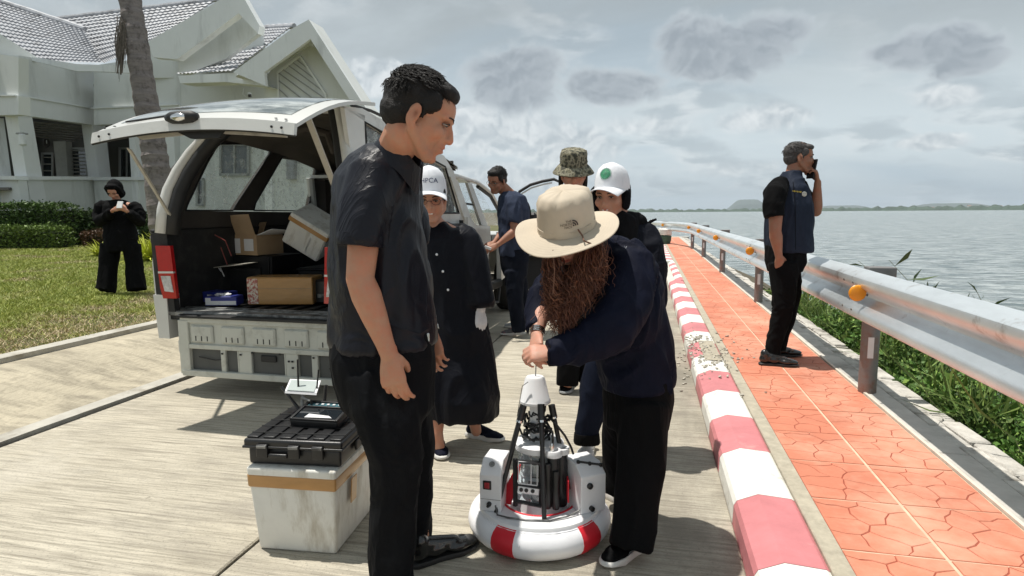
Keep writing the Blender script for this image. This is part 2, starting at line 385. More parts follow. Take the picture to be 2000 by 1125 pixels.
def terrain():
    """one sheet: bed under road, lawn bank, lake shore slope and lake floor out to the horizon"""
    xs = [-9000, -400, -60, -20, -8, -5.6, -5.0, -4.95, -3.72, 1.70, 1.80, 2.3, 3.2, 4.2, 6.5, 12, 60, 9000]
    zs = [.17, .17, .17, .17, .17, .17, .17, -.05, -.06, -.06, -.07, -.42, -1.0, -1.6, -2.6, -4, -5, -6]
    ys = [-60, -10, 0, 5, 10, 20, 29.5, 31, 34, 38, 60, 9000]
    V_ = []; F_ = []
    for j, y in enumerate(ys):
        for i, x in enumerate(xs):
            z = zs[i]
            if y > 30 and x > -60:
                z = min(z, {31: -.3, 34: -1.6, 38: -3.2, 60: -5, 9000: -6}[y])
            V_.append((x, y, z))
    n = len(xs)
    for j in range(len(ys)-1):
        for i in range(n-1): F_.append((j*n+i, j*n+i+1, (j+1)*n+i+1, (j+1)*n+i))
    soil = mat('soil', (.10, .085, .055), .95, var=.35, vs=3, bump=.01, bs=30, coords='Object')
    o = MB().add(V_, F_).build('ground', soil, None, kind='structure'); return o
terrain()

road = bpy.data.objects.new('road', None); COL.objects.link(road); road['kind'] = 'structure'
def slab(x0, x1, y0, y1, z=0.0):
    b = .006
    vs = [(x0, y0, -.05), (x1, y0, -.05), (x1, y1, -.05), (x0, y1, -.05), (x0, y0, z-b), (x1, y0, z-b), (x1, y1, z-b), (x0, y1, z-b), (x0+b, y0+b, z), (x1-b, y0+b, z), (x1-b, y1-b, z), (x0+b, y1-b, z)]
    fs = [(0, 1, 5, 4), (1, 2, 6, 5), (2, 3, 7, 6), (3, 0, 4, 7), (4, 5, 9, 8), (5, 6, 10, 9), (6, 7, 11, 10), (7, 4, 8, 11), (8, 9, 10, 11)]
    return MB().add(vs, fs).build('slab', ROADM, road)
yj = [-5, -1.2, 6.35, 12.4, 18.4, 24.4, 30.2]
for a, c in zip(yj[:-1], yj[1:]):
    slab(-3.548, -1.512, a+.006, c-.006); slab(-1.496, .372, a+.006, c-.006)
MB().box((-1.6, 12.5, -.0325), (4.05, 36, .035)).build('joint_filler', JOINT, road)

# ---- sloping concrete gutter on the left
def strip(xz, ys, name, m, parent=None, kind=None, wob=0.0, seed=3):
    rn = random.Random(seed); V_ = []; F_ = []; n = len(xz)
    for y in ys:
        for (x, z) in xz: V_.append((x+rn.uniform(-wob, wob), y, z+rn.uniform(-wob, wob)*.4))
    for j in range(len(ys)-1):
        for i in range(n-1): F_.append((j*n+i+1, j*n+i, (j+1)*n+i, (j+1)*n+i+1))
    return MB().add(V_, F_).build(name, m, parent, smooth=False, kind=kind)
gut = bpy.data.objects.new('concrete_gutter', None); COL.objects.link(gut); gut['kind'] = 'structure'
GUTM = mat('gutter_concrete', (.45, .40, .30), .9, var=.2, vs=2.6, bump=.016, bs=34, dirt=(.25, .22, .165), ds=5.5, dth=(.45, .66), stretch=(1, .5, 1), streak=(.5, 1.6, .5))
LIPM = mat('gutter_lip', (.44, .42, .37), .9, var=.2, vs=5, bump=.004, bs=30, dirt=(.2, .17, .12), ds=4, dth=(.5, .75))
ysg = np.arange(-4, 31, .5)
for k in range(6):
    yy = np.linspace(-4+k*6, 2+k*6-.008, 14)
    strip([(-4.88, .155), (-4.7, .15), (-4.5, .125), (-4.2, .062), (-3.98, .02), (-3.80, .004), (-3.74, .001), (-3.735, -.06)], yy, 'gutter_slope', GUTM, gut, wob=.004, seed=k)
    strip([(-5.06, .0), (-5.05, .195), (-4.99, .203), (-4.89, .197), (-4.885, .10)], yy, 'gutter_lip', LIPM, gut, wob=.006, seed=k+20)
    strip([(-3.728, -.05), (-3.725, .012), (-3.60, .010), (-3.596, -.06)], yy, 'gutter_apron', LIPM, gut, wob=.005, seed=k+40)

# ---- kerb of painted stones
kerb = bpy.data.objects.new('kerb', None); COL.objects.link(kerb); kerb['kind'] = 'structure'
KW = mat('kerb_white_paint', (.74, .73, .68), .62, var=.07, vs=5, bump=.005, bs=20, dirt=(.42, .39, .33), ds=7, dth=(.56, .74))
KR = mat('kerb_red_paint', (.56, .20, .21), .62, var=.2, vs=4, bump=.003, bs=26, dirt=(.62, .35, .33), ds=7, dth=(.58, .8))
def kstone(y0, y1, m, dx=0.):
    prof = [(.372, -.05), (.376, .070), (.388, .092), (.47, .128), (.60, .119), (.612, .112), (.612, -.05)]
    vs = []; n = len(prof); g = .0015
    for y in (y0+g, y1-g):
        for (x, z) in prof: vs.append((x+dx, y, z))
    fs = [(i, (i+1) % n, (i+1) % n+n, i+n) for i in range(n)]+[tuple(range(n))[::-1], tuple(range(n, 2*n))]
    return MB().add(vs, fs).build('kerb_stone', m, kerb)
y = 2.08+.516*3-.516*14; i = 0
yk0 = 2.08-.516*8
for i in range(64):
    y0 = yk0+i*.516
    if y0 > 29.4: break
    if 10.4 < y0 < 14.6: m_ = KW if i % 2 == 0 else KR; kstone(y0, y0+.516, m_, .11)
    else: kstone(y0, y0+.516, KW if i % 2 == 1 else KR)
# lowered ramp kerb in the gap
MB().prism([(.372, 10.9, -.05), (.372, 10.9, .03), (.48, 10.9, .09), (.484, 10.9, -.05)], (0, 3.9, 0)).build('kerb_ramp', mat('worn_white', (.55, .53, .47), .8, var=.15, vs=8), kerb)

MORT = mat('mortar', (.40, .36, .28), .92, var=.25, vs=20, bump=.004, bs=60)
walk = bpy.data.objects.new('walkway', None); COL.objects.link(walk); walk['kind'] = 'structure'
MB().box((1.029, 13.6, .032), (.69, 32, .1842)).build('mortar_bed', mat('pale_joint_mortar', (.62, .46, .33), .9, var=.2, vs=14), walk)
STAMP = mat('stamped_red_concrete', (.56, .195, .115), .75, var=.20, vs=3.2, bump=.004, bs=34, dirt=(.68, .36, .25), ds=2.1, dth=(.44, .72), coords='World')
STAMP2 = mat('stamped_groove', (.30, .065, .035), .8, var=.2, vs=12)
def voro(w, l, seeds):
    cells = []
    for i, s in enumerate(seeds):
        poly = [(0, 0), (w, 0), (w, l), (0, l)]
        for j, t in enumerate(seeds):
            if i == j: continue
            mx, my = (s[0]+t[0])/2, (s[1]+t[1])/2; nx, ny = t[0]-s[0], t[1]-s[1]; out = []
            for k in range(len(poly)):
                p, q = poly[k], poly[(k+1) % len(poly)]
                dp = (p[0]-mx)*nx+(p[1]-my)*ny; dq = (q[0]-mx)*nx+(q[1]-my)*ny
                if dp <= 0: out.append(p)
                if dp*dq < 0: t_ = dp/(dp-dq); out.append((p[0]+(q[0]-p[0])*t_, p[1]+(q[1]-p[1])*t_))
            poly = out
            if not poly: break
        if len(poly) > 2: cells.append(poly)
    return cells
def stamped_panel(w, l, seed, flip=False):
    rn = random.Random(seed)
    seeds = [(w*.18, l*.12), (w*.55, l*.16), (w*.88, l*.10), (w*.30, l*.42), (w*.72, l*.40), (w*.10, l*.70), (w*.48, l*.72), (w*.86, l*.66), (w*.28, l*.95), (w*.70, l*.94)]
    seeds = [(a+rn.uniform(-.10, .10)*w, b+rn.uniform(-.10, .10)*l) for a, b in seeds]
    vs = []; fs = []; mi = []
    def a_(v, f, m): 
        b = len(vs); vs.extend(v); fs.extend([tuple(i+b for i in q) for q in f]); mi.extend([m]*len(f))
    a_([(0, 0, -.014), (w, 0, -.014), (w, l, -.014), (0, l, -.014), (0, 0, -.0028), (w, 0, -.0028), (w, l, -.0028), (0, l, -.0028)], [(4, 5, 6, 7)], 1)
    a_([(0, 0, -.014), (w, 0, -.014), (w, l, -.014), (0, l, -.014), (0, 0, -.0028), (w, 0, -.0028), (w, l, -.0028), (0, l, -.0028)], [(0, 1, 5, 4), (1, 2, 6, 5), (2, 3, 7, 6), (3, 0, 4, 7)], 0)
    for poly in voro(w, l, seeds):
        n0 = len(poly)
        # jagged edges + inset
        P = []
        cx = sum(p[0] for p in poly)/n0; cy = sum(p[1] for p in poly)/n0
        def edge(p, q):
            L_ = math.hypot(q[0]-p[0], q[1]-p[1]); k = max(1, int(L_/.035)); o = []
            nx, ny = (q[1]-p[1])/max(L_, 1e-6), -(q[0]-p[0])/max(L_, 1e-6)
            ins = not (min(p[0], q[0]) < 1e-4 and max(p[0], q[0]) < 1e-4 or min(p[0], q[0]) > w-1e-4 or max(p[1], q[1]) < 1e-4 or min(p[1], q[1]) > l-1e-4)
            for t in range(k):
                f_ = t/k; x = p[0]+(q[0]-p[0])*f_; y_ = p[1]+(q[1]-p[1])*f_
                if ins and t > 0:
                    h = .016*noise.noise(Vector((x*31+seed*7, y_*31, 3.3))); sg = 1 if (p[0]+p[1]) < (q[0]+q[1]) else -1
                    x += nx*h*sg*1.6; y_ += ny*h*sg*1.6
                o.append((x, y_))
            return o
        for k in range(n0): P += edge(poly[k], poly[(k+1) % n0])
        n = len(P)
        def inset(d, z):
            o = []
            for (x, y_) in P:
                dx, dy = cx-x, cy-y_; L_ = math.hypot(dx, dy) or 1
                e = d if not (x < 1e-4 or x > w-1e-4 or y_ < 1e-4 or y_ > l-1e-4) else d*.6
                o.append((x+dx/L_*e, y_+dy/L_*e, z))
            return o
        r0 = inset(.0014, -.004); r1 = inset(.0040, -.0005+rn.uniform(-.0005, .0008)); 
        v = r0+r1; f = [(k, (k+1) % n, (k+1) % n+n, k+n) for k in range(n)]+[tuple(range(n, 2*n))]
        a_(v, f, 0)
    me = bpy.data.meshes.new('panel'); me.from_pydata(vs, [], fs); me.materials.append(STAMP); me.materials.append(STAMP2); me.polygons.foreach_set('material_index', mi); me.update(); return me
pm = [[stamped_panel(.325, .392, q) for q in (3, 11, 27)], [stamped_panel(.350, .392, q) for q in (5, 17, 31)]]
for j in range(-4, 66):
    y0 = 2.212+.4018*j
    if y0 > 29.0: break
    for c, (x0, w_) in enumerate(((.682, .325), (1.019, .350))):
        o = bpy.data.objects.new('panel', pm[c][(j*5+c*2+(j//3)) % 3]); COL.objects.link(o); o.parent = walk; o.location = (x0, y0+.005, .128+random.uniform(-.0008, .0008))

# ---- outer edge: grey capping strip and a course of weathered stone blocks
EDG = mat('grey_concrete', (.50, .475, .43), .92, var=.25, vs=5, bump=.005, bs=40, dirt=(.17, .155, .13), ds=3.2, dth=(.54, .74))
edge_ = bpy.data.objects.new('embankment_edge', None); COL.objects.link(edge_); edge_['kind'] = 'structure'
MB().box((1.385, 13.6, .034), (.016, 32, .205)).build('edge_line', mat('pale_mortar_line', (.62, .56, .47), .85, var=.15, vs=14), edge_)
rn = random.Random(5)
for y0 in np.arange(-2, 29.4, 1.31):
    MB().box((1.462, y0+.65, .03), (.136, 1.298, .20+rn.uniform(-.006, .004)), rotm(0, R(rn.uniform(-1, 1)), R(rn.uniform(-.3, .3))), .006).build('edge_slab', EDG, edge_)
BLK = mat('weathered_block', (.50, .475, .43), .95, var=.32, vs=9, bump=.008, bs=45, dirt=(.13, .115, .095), ds=5, dth=(.52, .7))
for r_, (x0, x1, hz) in enumerate(((1.541, 1.645, .108), (1.651, 1.76, .10))):
    y0 = -1.5+r_*.21
    while y0 < 29.2:
        l = rn.uniform(.34, .52)
        MB().box(((x0+x1)/2+rn.uniform(-.006, .006), y0+l/2, hz-.09+rn.uniform(-.01, .008)), (x1-x0-rn.uniform(0, .012), l-rn.uniform(.008, .028), .18), rotm(R(rn.uniform(-2, 2)), R(rn.uniform(-3, 4)), R(rn.uniform(-2, 2))), .008).build('edge_block', BLK, edge_)
        y0 += l
MB().box((1.60, 13.6, -.04), (.36, 32, .19)).build('edge_bed', mat('dark_joint_soil', (.05, .045, .035), .95, var=.3, vs=20), edge_)
MB().box((.6485, 13.6, .029), (.070, 32, .196), None, .004).build('edge_mortar', MORT, walk)
MB().box((.9, 29.55, .03), (1.9, .5, .2)).build('edge_slab', EDG, edge_)

# ---- lake
def water_material():
    m = bpy.data.materials.new('lake_water'); m.use_nodes = True; nt = m.node_tree; N = nt.nodes; L = nt.links
    b = N['Principled BSDF']; b.inputs['Base Color'].default_value = (.20, .235, .23, 1); b.inputs['Roughness'].default_value = .16; b.inputs['IOR'].default_value = 1.33
    g = N.new('ShaderNodeNewGeometry'); prev = None
    for sc, dist, scl in ((.22, 1.3, (1, 2.0, 1)), (.9, .5, (1, 1.9, 1)), (3.5, .14, (1, 1.5, 1))):
        mp = N.new('ShaderNodeMapping'); mp.inputs[3].default_value = scl; mp.inputs[2].default_value = (0, 0, R(22)); L.new(g.outputs['Position'], mp.inputs[0])
        z = N.new('ShaderNodeTexNoise'); z.inputs['Scale'].default_value = sc; z.inputs['Detail'].default_value = 4; z.inputs['Distortion'].default_value = .4; L.new(mp.outputs[0], z.inputs['Vector'])
        bp = N.new('ShaderNodeBump'); bp.inputs['Distance'].default_value = dist; L.new(z.outputs[0], bp.inputs['Height'])
        if prev: L.new(prev, bp.inputs['Normal'])
        prev = bp.outputs[0]
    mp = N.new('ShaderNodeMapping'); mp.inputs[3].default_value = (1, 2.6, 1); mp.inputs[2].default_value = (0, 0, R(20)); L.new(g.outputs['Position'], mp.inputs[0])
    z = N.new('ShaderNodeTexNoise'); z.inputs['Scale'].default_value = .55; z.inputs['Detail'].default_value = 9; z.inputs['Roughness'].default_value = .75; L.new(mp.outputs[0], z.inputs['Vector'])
    rp = N.new('ShaderNodeValToRGB'); e = rp.color_ramp.elements; e[0].position = .42; e[0].color = (.11, .145, .15, 1); e[1].position = .60; e[1].color = (.46, .50, .50, 1); L.new(z.outputs[0], rp.inputs[0]); L.new(rp.outputs[0], b.inputs['Base Color'])  # pale foam and sky glint, dark wave streaks, painted into the base colour
    L.new(prev, b.inputs['Normal']); return m
WZ = -2.3
xsw = [-9000, -4.0, 2.5, 9000]; 
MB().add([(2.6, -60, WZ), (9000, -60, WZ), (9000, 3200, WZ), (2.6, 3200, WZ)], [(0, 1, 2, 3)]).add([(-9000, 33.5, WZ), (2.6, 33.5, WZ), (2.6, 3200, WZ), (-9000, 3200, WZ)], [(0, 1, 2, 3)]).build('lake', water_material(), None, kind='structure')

# ---- far shore: a low wooded bank, town specks, the flat-topped hill behind
FAR = mat('far_woods', (.055, .085, .06), .9, var=.4, vs=.02, coords='Object')
def ridge(name, pts, depth, m, org=None):
    """a long bank with a bumpy crest; pts = (x, y, top)"""
    V_ = []; F_ = []
    prof = [(-.5, -3), (-.35, .55), (-.12, .92), (.1, 1.0), (.4, .8), (.5, -3)]
    for (x, y, h) in pts:
        d = Vector((x, y, 0)).normalized()
        for (t, k) in prof: V_.append((x+d.x*depth*t, y+d.y*depth*t, WZ+(h*k if k > 0 else -3)))
    n = len(prof)
    for j in range(len(pts)-1):
        for i in range(n-1): F_.append((j*n+i, j*n+i+1, (j+1)*n+i+1, (j+1)*n+i))
    return MB().add(V_, F_).build(name, m, None, smooth=False, kind='structure')
pts = []
for i in range(900):
    a = R(-60+i*.145); dist = 2750
    h = 14+9*noise.noise(Vector((i*.35, 1.1, 0)))+6*noise.noise(Vector((i*.05, 5.1, 0)))+5*abs(noise.noise(Vector((i*1.3, 2, 0))))+3.5*math.sin(i*.01)
    pts.append((math.sin(a)*dist, math.cos(a)*dist, max(h+5*max(0, math.degrees(a)-12)/20, 5)))
ridge('far_shore', pts, 160, FAR)
HILL = mat('far_hill', (.09, .115, .10), .9, var=.1, vs=.001)
def hill(az0, dist, half, h, flat=.4, seed=0):
    P = []
    for i in range(61):
        t = -1+i/30; a = R(az0)+math.atan2(t*half, dist)
        e = 1-abs(t); s = min(1, e/(1-flat)); s = s*s*(3-2*s)
        P.append((math.sin(a)*dist, math.cos(a)*dist, 6+h*s*(1+.06*noise.noise(Vector((i*.4, seed, 0))))))
    ridge('hill', P, dist*.06, HILL)
def azpx(x): return -12.45+math.degrees(math.atan((x-1000)/FOC))
hill(azpx(1458), 9000, 330, 150, .28, 1)
hill(azpx(1268), 9500, 130, 42, .2, 2)
hill(azpx(1850), 9500, 700, 75, .2, 3)
hill(azpx(1640), 9500, 500, 60, .3, 4)
for i, (x, w_, h_) in enumerate(((1905, 26, 9), (1925, 18, 7), (1948, 30, 10), (1975, 22, 8), (1893, 10, 13), (1820, 16, 5))):
    p = W(x, 405, 2550); o = MB().box((0, 0, h_/2), (w_, 14, h_)).build('far_house', mat('far_white_wall', (.6, .6, .56), .8) if i == 0 else bpy.data.materials['far_white_wall'], None)
    MB().prism([(-w_/2-1, -8, h_), (-w_/2-1, 8, h_), (-w_/2-1, 0, h_+3)], (w_+2, 0, 0)).build('roof', mat('far_roof', (.3, .2, .16), .8) if i == 0 else bpy.data.materials['far_roof'], o)
    o.location = (p.x, p.y, WZ+4+i % 3)
    setp(o, ('second widest pale house on the far shore, left of the low one', 'low small pale house on the far shore between two larger ones', 'widest pale house on the far shore', 'rightmost pale house on the far shore', 'narrow tall pale building on the far shore, left of the houses', 'tiny lone pale house on the far shore, farthest left')[i], 'house', 'pale houses on the far shore')

# ---- guardrail
GAL = mat('galvanised_steel', (.74, .78, .80), .42, .8, var=.14, vs=7, bump=.0012, bs=30, dirt=(.30, .25, .21), ds=4.5, dth=(.58, .74), stretch=(1, .35, 1))
POSTM = mat('weathered_post_steel', (.24, .235, .23), .6, .55, var=.25, vs=9, dirt=(.22, .13, .10), ds=9, dth=(.46, .66), bump=.001, bs=40)
ORG = mat('orange_reflector', (.85, .33, .01), .35, var=.05, spec=.6)
BOLT = mat('bolt_steel', (.2, .19, .18), .5, .7)
WHT = mat('white_reflective_tape', (.72, .72, .72), .4)
rail = thing('guardrail', (1.33, 4.3, .12), 'long galvanised corrugated steel guardrail with orange reflector discs beside the red walkway', 'guardrail')
ro = Vector((1.33, 4.3, .12))
def rail_path(s):
    """s = distance along the rail from y=-2; ends in a long left-hand curve"""
    y = -2+s
    if y < 19: return Vector((1.325, y, 0)), Vector((0, 1, 0))
    t = y-19; rad = 13.; a = min(t/rad, R(88)); p = Vector((1.325-rad*(1-math.cos(a)), 19+rad*math.sin(a), 0)); d = Vector((-math.sin(a), math.cos(a), 0))
    if t/rad > R(88): p += d*(t-rad*R(88))
    return p, d
wprof = [(.040, .156), (.028, .162), (-.034, .138), (-.056, .122), (-.062, .098), (-.054, .070), (.010, .022), (.018, 0), (.010, -.022), (-.054, -.070), (-.062, -.098), (-.056, -.122), (-.034, -.138), (.028, -.162), (.040, -.156)]
prof2 = wprof+[(a+.004, b) for a, b in wprof[::-1]]
def beam(s0, s1, off=0., name='beam'):
    n = len(prof2); steps = max(2, int((s1-s0)/.5)); V_ = []; F_ = []
    for k in range(steps+1):
        p, d = rail_path(s0+(s1-s0)*k/steps); r_ = Vector((d.y, -d.x, 0))
        for (a, b) in prof2: V_.append(p+r_*(a+off)+Vector((0, 0, .765+b)))
    for k in range(steps):
        for i in range(n): F_.append((k*n+i, (k+1)*n+i, (k+1)*n+(i+1) % n, k*n+(i+1) % n))
    F_ += [(j, j+1, n-2-j, n-1-j) for j in range(n//2-1)]+[(steps*n+n-1-j, steps*n+n-2-j, steps*n+j+1, steps*n+j) for j in range(n//2-1)]
    return MB(ro).add(V_, F_).build(name, GAL, rail, smooth='auto')
posts_s = [2.28, 6.28, 10.35, 14.35, 18.4, 22.0, 25.6, 29.2, 32.8, 36.4]
ed = [0, 2.28, 6.28, 10.35, 14.35, 18.4, 22.0, 25.6, 29.2, 32.8, 37]
for i in range(len(ed)-1): beam(ed[i]-.15, ed[i+1]+.15, (i % 2)*-.005)
mbp = None
for i, s in enumerate(posts_s):
    p, d = rail_path(s); r_ = Vector((d.y, -d.x, 0)); c = p+r_*.085
    zb = .11 if s < 26 else -.1
    mb = MB(ro).tube([c+Vector((0, 0, zb-.06)), c+Vector((0, 0, .90))], .053, 20); po = mb.build('post', POSTM, rail, smooth='auto')
    MB(ro).box(c+Vector((0, 0, .905))+r_*.03, (.16, .10, .075), rotm(0, 0, math.atan2(-d.x, d.y)), .004).build('post_cap', POSTM, po)
    MB(ro).box(p+r_*.030+Vector((0, 0, .765)), (.010, .10, .16), rotm(0, 0, math.atan2(-d.x, d.y)), .004).build('spacer_block', GAL, po)
    q = c-d*.052
    MB(ro).box(q+Vector((-.012, -.0035, .43)), (.034, .004, .135)).build('reflective_tape', WHT, po)
    # reflector just before the post
    e = p-r_*.075-d*.22 if i > 0 else p-r_*.075-d*.13
    rr = Matrix((r_, Vector((0, 0, 1)), -d)).transposed()
    rf = MB(ro).lathe([(.001, .012), (.035, .010), (.046, .006), (.050, 0), (.046, -.006), (.001, -.008)], e+Vector((0, 0, .80)), 28, rr).build('reflector', ORG, rail, smooth='auto')
    MB(ro).tube([e+d*.01+Vector((0, 0, .80)), e+d*.05+Vector((0, 0, .79))+r_*.05, e+d*.09+Vector((0, 0, .775))+r_*.088], .006, 6).build('bracket', POSTM, rf)
    m_ = MB(ro)
    for dz in (-.085, .085):
        for dd in (-.09, .09): m_.box(p-r_*.062+d*dd+Vector((0, 0, .765+dz)), (.012, .02, .014), None, .003)
    m_.build('bolts', BOLT, rail, kind='stuff')

# ---- lawn: sheet + blades
LAWN = bpy.data.materials.new('lawn_soil'); LAWN.use_nodes = True
def lawn_mat():
    nt = LAWN.node_tree; N = nt.nodes; L = nt.links; b = N['Principled BSDF']; b.inputs['Roughness'].default_value = .95
    g = N.new('ShaderNodeNewGeometry'); z = N.new('ShaderNodeTexNoise'); z.inputs['Scale'].default_value = 1.3; z.inputs['Detail'].default_value = 9; z.inputs['Roughness'].default_value = .7; L.new(g.outputs['Position'], z.inputs['Vector'])
    r = N.new('ShaderNodeValToRGB'); r.color_ramp.elements[0].position = .38; r.color_ramp.elements[0].color = (.06, .075, .015, 1); r.color_ramp.elements[1].position = .66; r.color_ramp.elements[1].color = (.17, .14, .07, 1)
    L.new(z.outputs[0], r.inputs[0]); L.new(r.outputs[0], b.inputs['Base Color'])
lawn_mat()
def lz(x, y): return .185+.02*min(1, max(0, (-5.1-x)/3))+.015*noise.noise(Vector((x*.5, y*.5, 0)))+.03*max(0, (-x-8)/10)
def lawn():
    xs = np.concatenate([np.linspace(-5.03, -12, 24), np.linspace(-13, -45, 20)]); ys = np.concatenate([np.linspace(-2, 14, 40), np.linspace(15, 50, 20)])
    V_ = [(x, y, lz(x, y)) for y in ys for x in xs]; n = len(xs)
    F_ = [(j*n+i+1, j*n+i, (j+1)*n+i, (j+1)*n+i+1) for j in range(len(ys)-1) for i in range(n-1)]
    MB().add(V_, F_).build('lawn', LAWN, None, smooth=True, kind='structure')
    # blades, thick near the viewer and thinning with distance
    P = []
    n = 150000
    u = RNG.random(n); d = 4.2*(24/4.2)**u; px_ = RNG.uniform(-30, 420, n)
    for dd, xx in zip(d, px_):
        r_ = (xx-1000)/FOC; p = CPOS+_FH*dd+_R*(r_*dd)
        if p.x < -5.0: P.append((p.x, p.y))
    P = np.array(P); dist = np.hypot(P[:, 0], P[:, 1])
    dry = np.array([noise.noise(Vector((x*.9, y*.9, 2)))+.45*noise.noise(Vector((x*3.1, y*3.1, 5))) for x, y in P]); edge = np.clip(1-(-5.05-P[:, 0])/2.2, 0, 1)
    bald = dry*1.2+edge*1.1-.22+.25*RNG.normal(size=len(P))*.6
    keep = RNG.random(len(P)) > np.clip(bald*.9, 0, .72); P = P[keep]; bald = bald[keep]; dist = dist[keep]
    z = np.array([lz(x, y) for x, y in P])
    base = np.stack([P[:, 0], P[:, 1], z-.004], 1); n = len(P)
    h = (.022+.012*RNG.random(n))*(1+dist*.05)*np.where(bald > .25, .75, 1); a = RNG.uniform(0, 2*np.pi, n); w = (.0022+.0008*RNG.random(n))*(1+dist*.16)
    lean = RNG.normal(size=(n, 2))*h[:, None]*.9; s = np.stack([np.cos(a)*w, np.sin(a)*w, np.zeros(n)], 1)
    tip = base+np.stack([lean[:, 0], lean[:, 1], h], 1)
    v = np.stack([base-s, base+s, tip], 1).reshape(-1, 3)
    g1 = np.array([.19, .26, .04]); g2 = np.array([.40, .41, .09]); br = np.array([.55, .43, .26])
    t = RNG.random((n, 1)); c = g1*(1-t)+g2*t; k = np.clip(bald[:, None]*1.7, 0, 1)*(RNG.random((n, 1)) > .25); c = c*(1-k)+br*k*(.6+.6*t)
    o = npmesh('grass', v, np.arange(3*n).reshape(-1, 3), LEAF, None, False, 'stuff', np.repeat(c, 3, axis=0))
    o['label'] = 'short green grass of the lawn, dry and brown along the concrete gutter'; o['category'] = 'grass'
lawn()
# ================================================================== local frames
class Frame:
    """local axes of a thing; on?() give the local point that the photograph shows at (x, y) on a plane of the thing"""
    def __init__(s, loc, rz=0.):
        s.M = Matrix.Translation(Vector(loc)) @ Matrix.Rotation(rz, 4, 'Z'); s.I = s.M.inverted(); s.loc = Vector(loc); s.rz = rz
        s.o = s.I @ CPOS
    def ray(s, x, y): return s.I.to_3x3() @ (CF+CR*((x-1000)/FOC)+CU*((562.5-y)/FOC))
    def on(s, ax, x, y, k): v = s.ray(x, y); return s.o+v*((k-s.o[ax])/v[ax])
    def Y(s, x, y, k=0.): return s.on(1, x, y, k)
    def X(s, x, y, k=0.): return s.on(0, x, y, k)
    def Z(s, x, y, k=0.): return s.on(2, x, y, k)
    def L(s, p): return s.I @ Vector(p)
def vplane(x0, d0, x1, d1):
    a = W(x0, 415, d0); b = W(x1, 415, d1); n = (b-a).cross(Vector((0, 0, 1))).normalized()
    def f(x, y, off=0.):
        v = CF+CR*((x-1000)/FOC)+CU*((562.5-y)/FOC); nn = f.n
        return CPOS+v*(((a+nn*off)-CPOS).dot(nn)/v.dot(nn))
    f.n = n if n.dot((a+b)/2-CPOS) > 0 else -n
    f.t = (b-a).normalized()
    return f

# ================================================================== HOUSE
HW = mat('house_white_wall', (.66, .68, .655), .85, var=.06, vs=.8, bump=.003, bs=20, dirt=(.40, .41, .38), ds=.8, dth=(.52, .8), streak=(1, 1, .25))
HF = mat('house_fascia_paint', (.74, .76, .75), .7, var=.05, vs=1.2, dirt=(.42, .43, .42), ds=1.5, dth=(.55, .8), streak=(1, 1, .2))
TILE = mat('grey_roof_tiles', (.42, .43, .455), .55, var=.18, vs=9, dirt=(.22, .22, .23), ds=2.2, dth=(.48, .68))
DKF = mat('dark_window_frame', (.06, .055, .05), .6); WFR = mat('grey_window_frame', (.33, .34, .33), .6)
HGL = mat('house_window_glass', (.02, .028, .03), .08, spec=.8); CUR = mat('louvre_slat', (.26, .25, .22), .7)
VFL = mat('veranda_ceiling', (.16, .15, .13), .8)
ho = G(300, 455, .2); ho = Vector((ho.x, ho.y, .2))
house = thing('house', ho, 'white single storey house with grey tiled gable roofs and a veranda behind the parked truck', 'house')
def hm(): return MB(ho)
def hwall(poly, pl, th, m, name, parent=house, off=0.):
    return hm().prism([pl(x, y, off) for x, y in poly], pl.n*th).build(name, m, parent)
pA = vplane(-260, 30, 36, 22); pB = vplane(36, 22, 183, 26); pC = vplane(183, 26, 517, 23.5); pE = vplane(517, 21.5, 740, 20.5)
def down(f, x, y):     # ground point under the wall
    p = f(x, y); return Vector((p.x, p.y, .1))
def lowwall(pl, x0, y0, x1, y1, name='wall'):
    a, b = pl(x0, y0), pl(x1, y1); hm().prism([a, b, Vector((b.x, b.y, .1)), Vector((a.x, a.y, .1))], pl.n*.25).build(name, HW, house)
# parapet walls under the openings, their sills and upper walls
lowwall(pA, -260, 352, 36, 351); lowwall(pB, 36, 351, 183, 352); lowwall(pC, 183, 353, 352, 353)
for pl, a, b in ((pA, (-260, 344), (36, 344)), (pB, (36, 344), (183, 345)), (pC, (183, 346), (352, 346))):
    p, q = pl(*a), pl(*b); hm().prism([p-pl.n*.12, q-pl.n*.12, q+pl.n*.3, p+pl.n*.3], (0, 0, -.13)).build('sill', HF, house)
hwall([(-260, 232), (36, 224), (36, 187), (-260, 187)], pA, .35, HF, 'veranda_beam', off=-.06); hwall([(36, 224), (183, 244), (183, 212), (36, 187)], pB, .35, HF, 'veranda_beam', off=-.06)
hwall([(183, 244), (352, 238), (352, 205), (183, 212)], pC, .35, HF, 'veranda_beam', off=-.06)
hwall([(-260, 190), (36, 190), (36, 112), (-260, 60)], pA, .3, HW, 'wall'); hwall([(36, 190), (183, 215), (183, 132), (36, 108)], pB, .3, HW, 'wall')
hwall([(183, 215), (352, 208), (352, 150), (300, 110), (183, 128)], pC, .3, HW, 'wall')
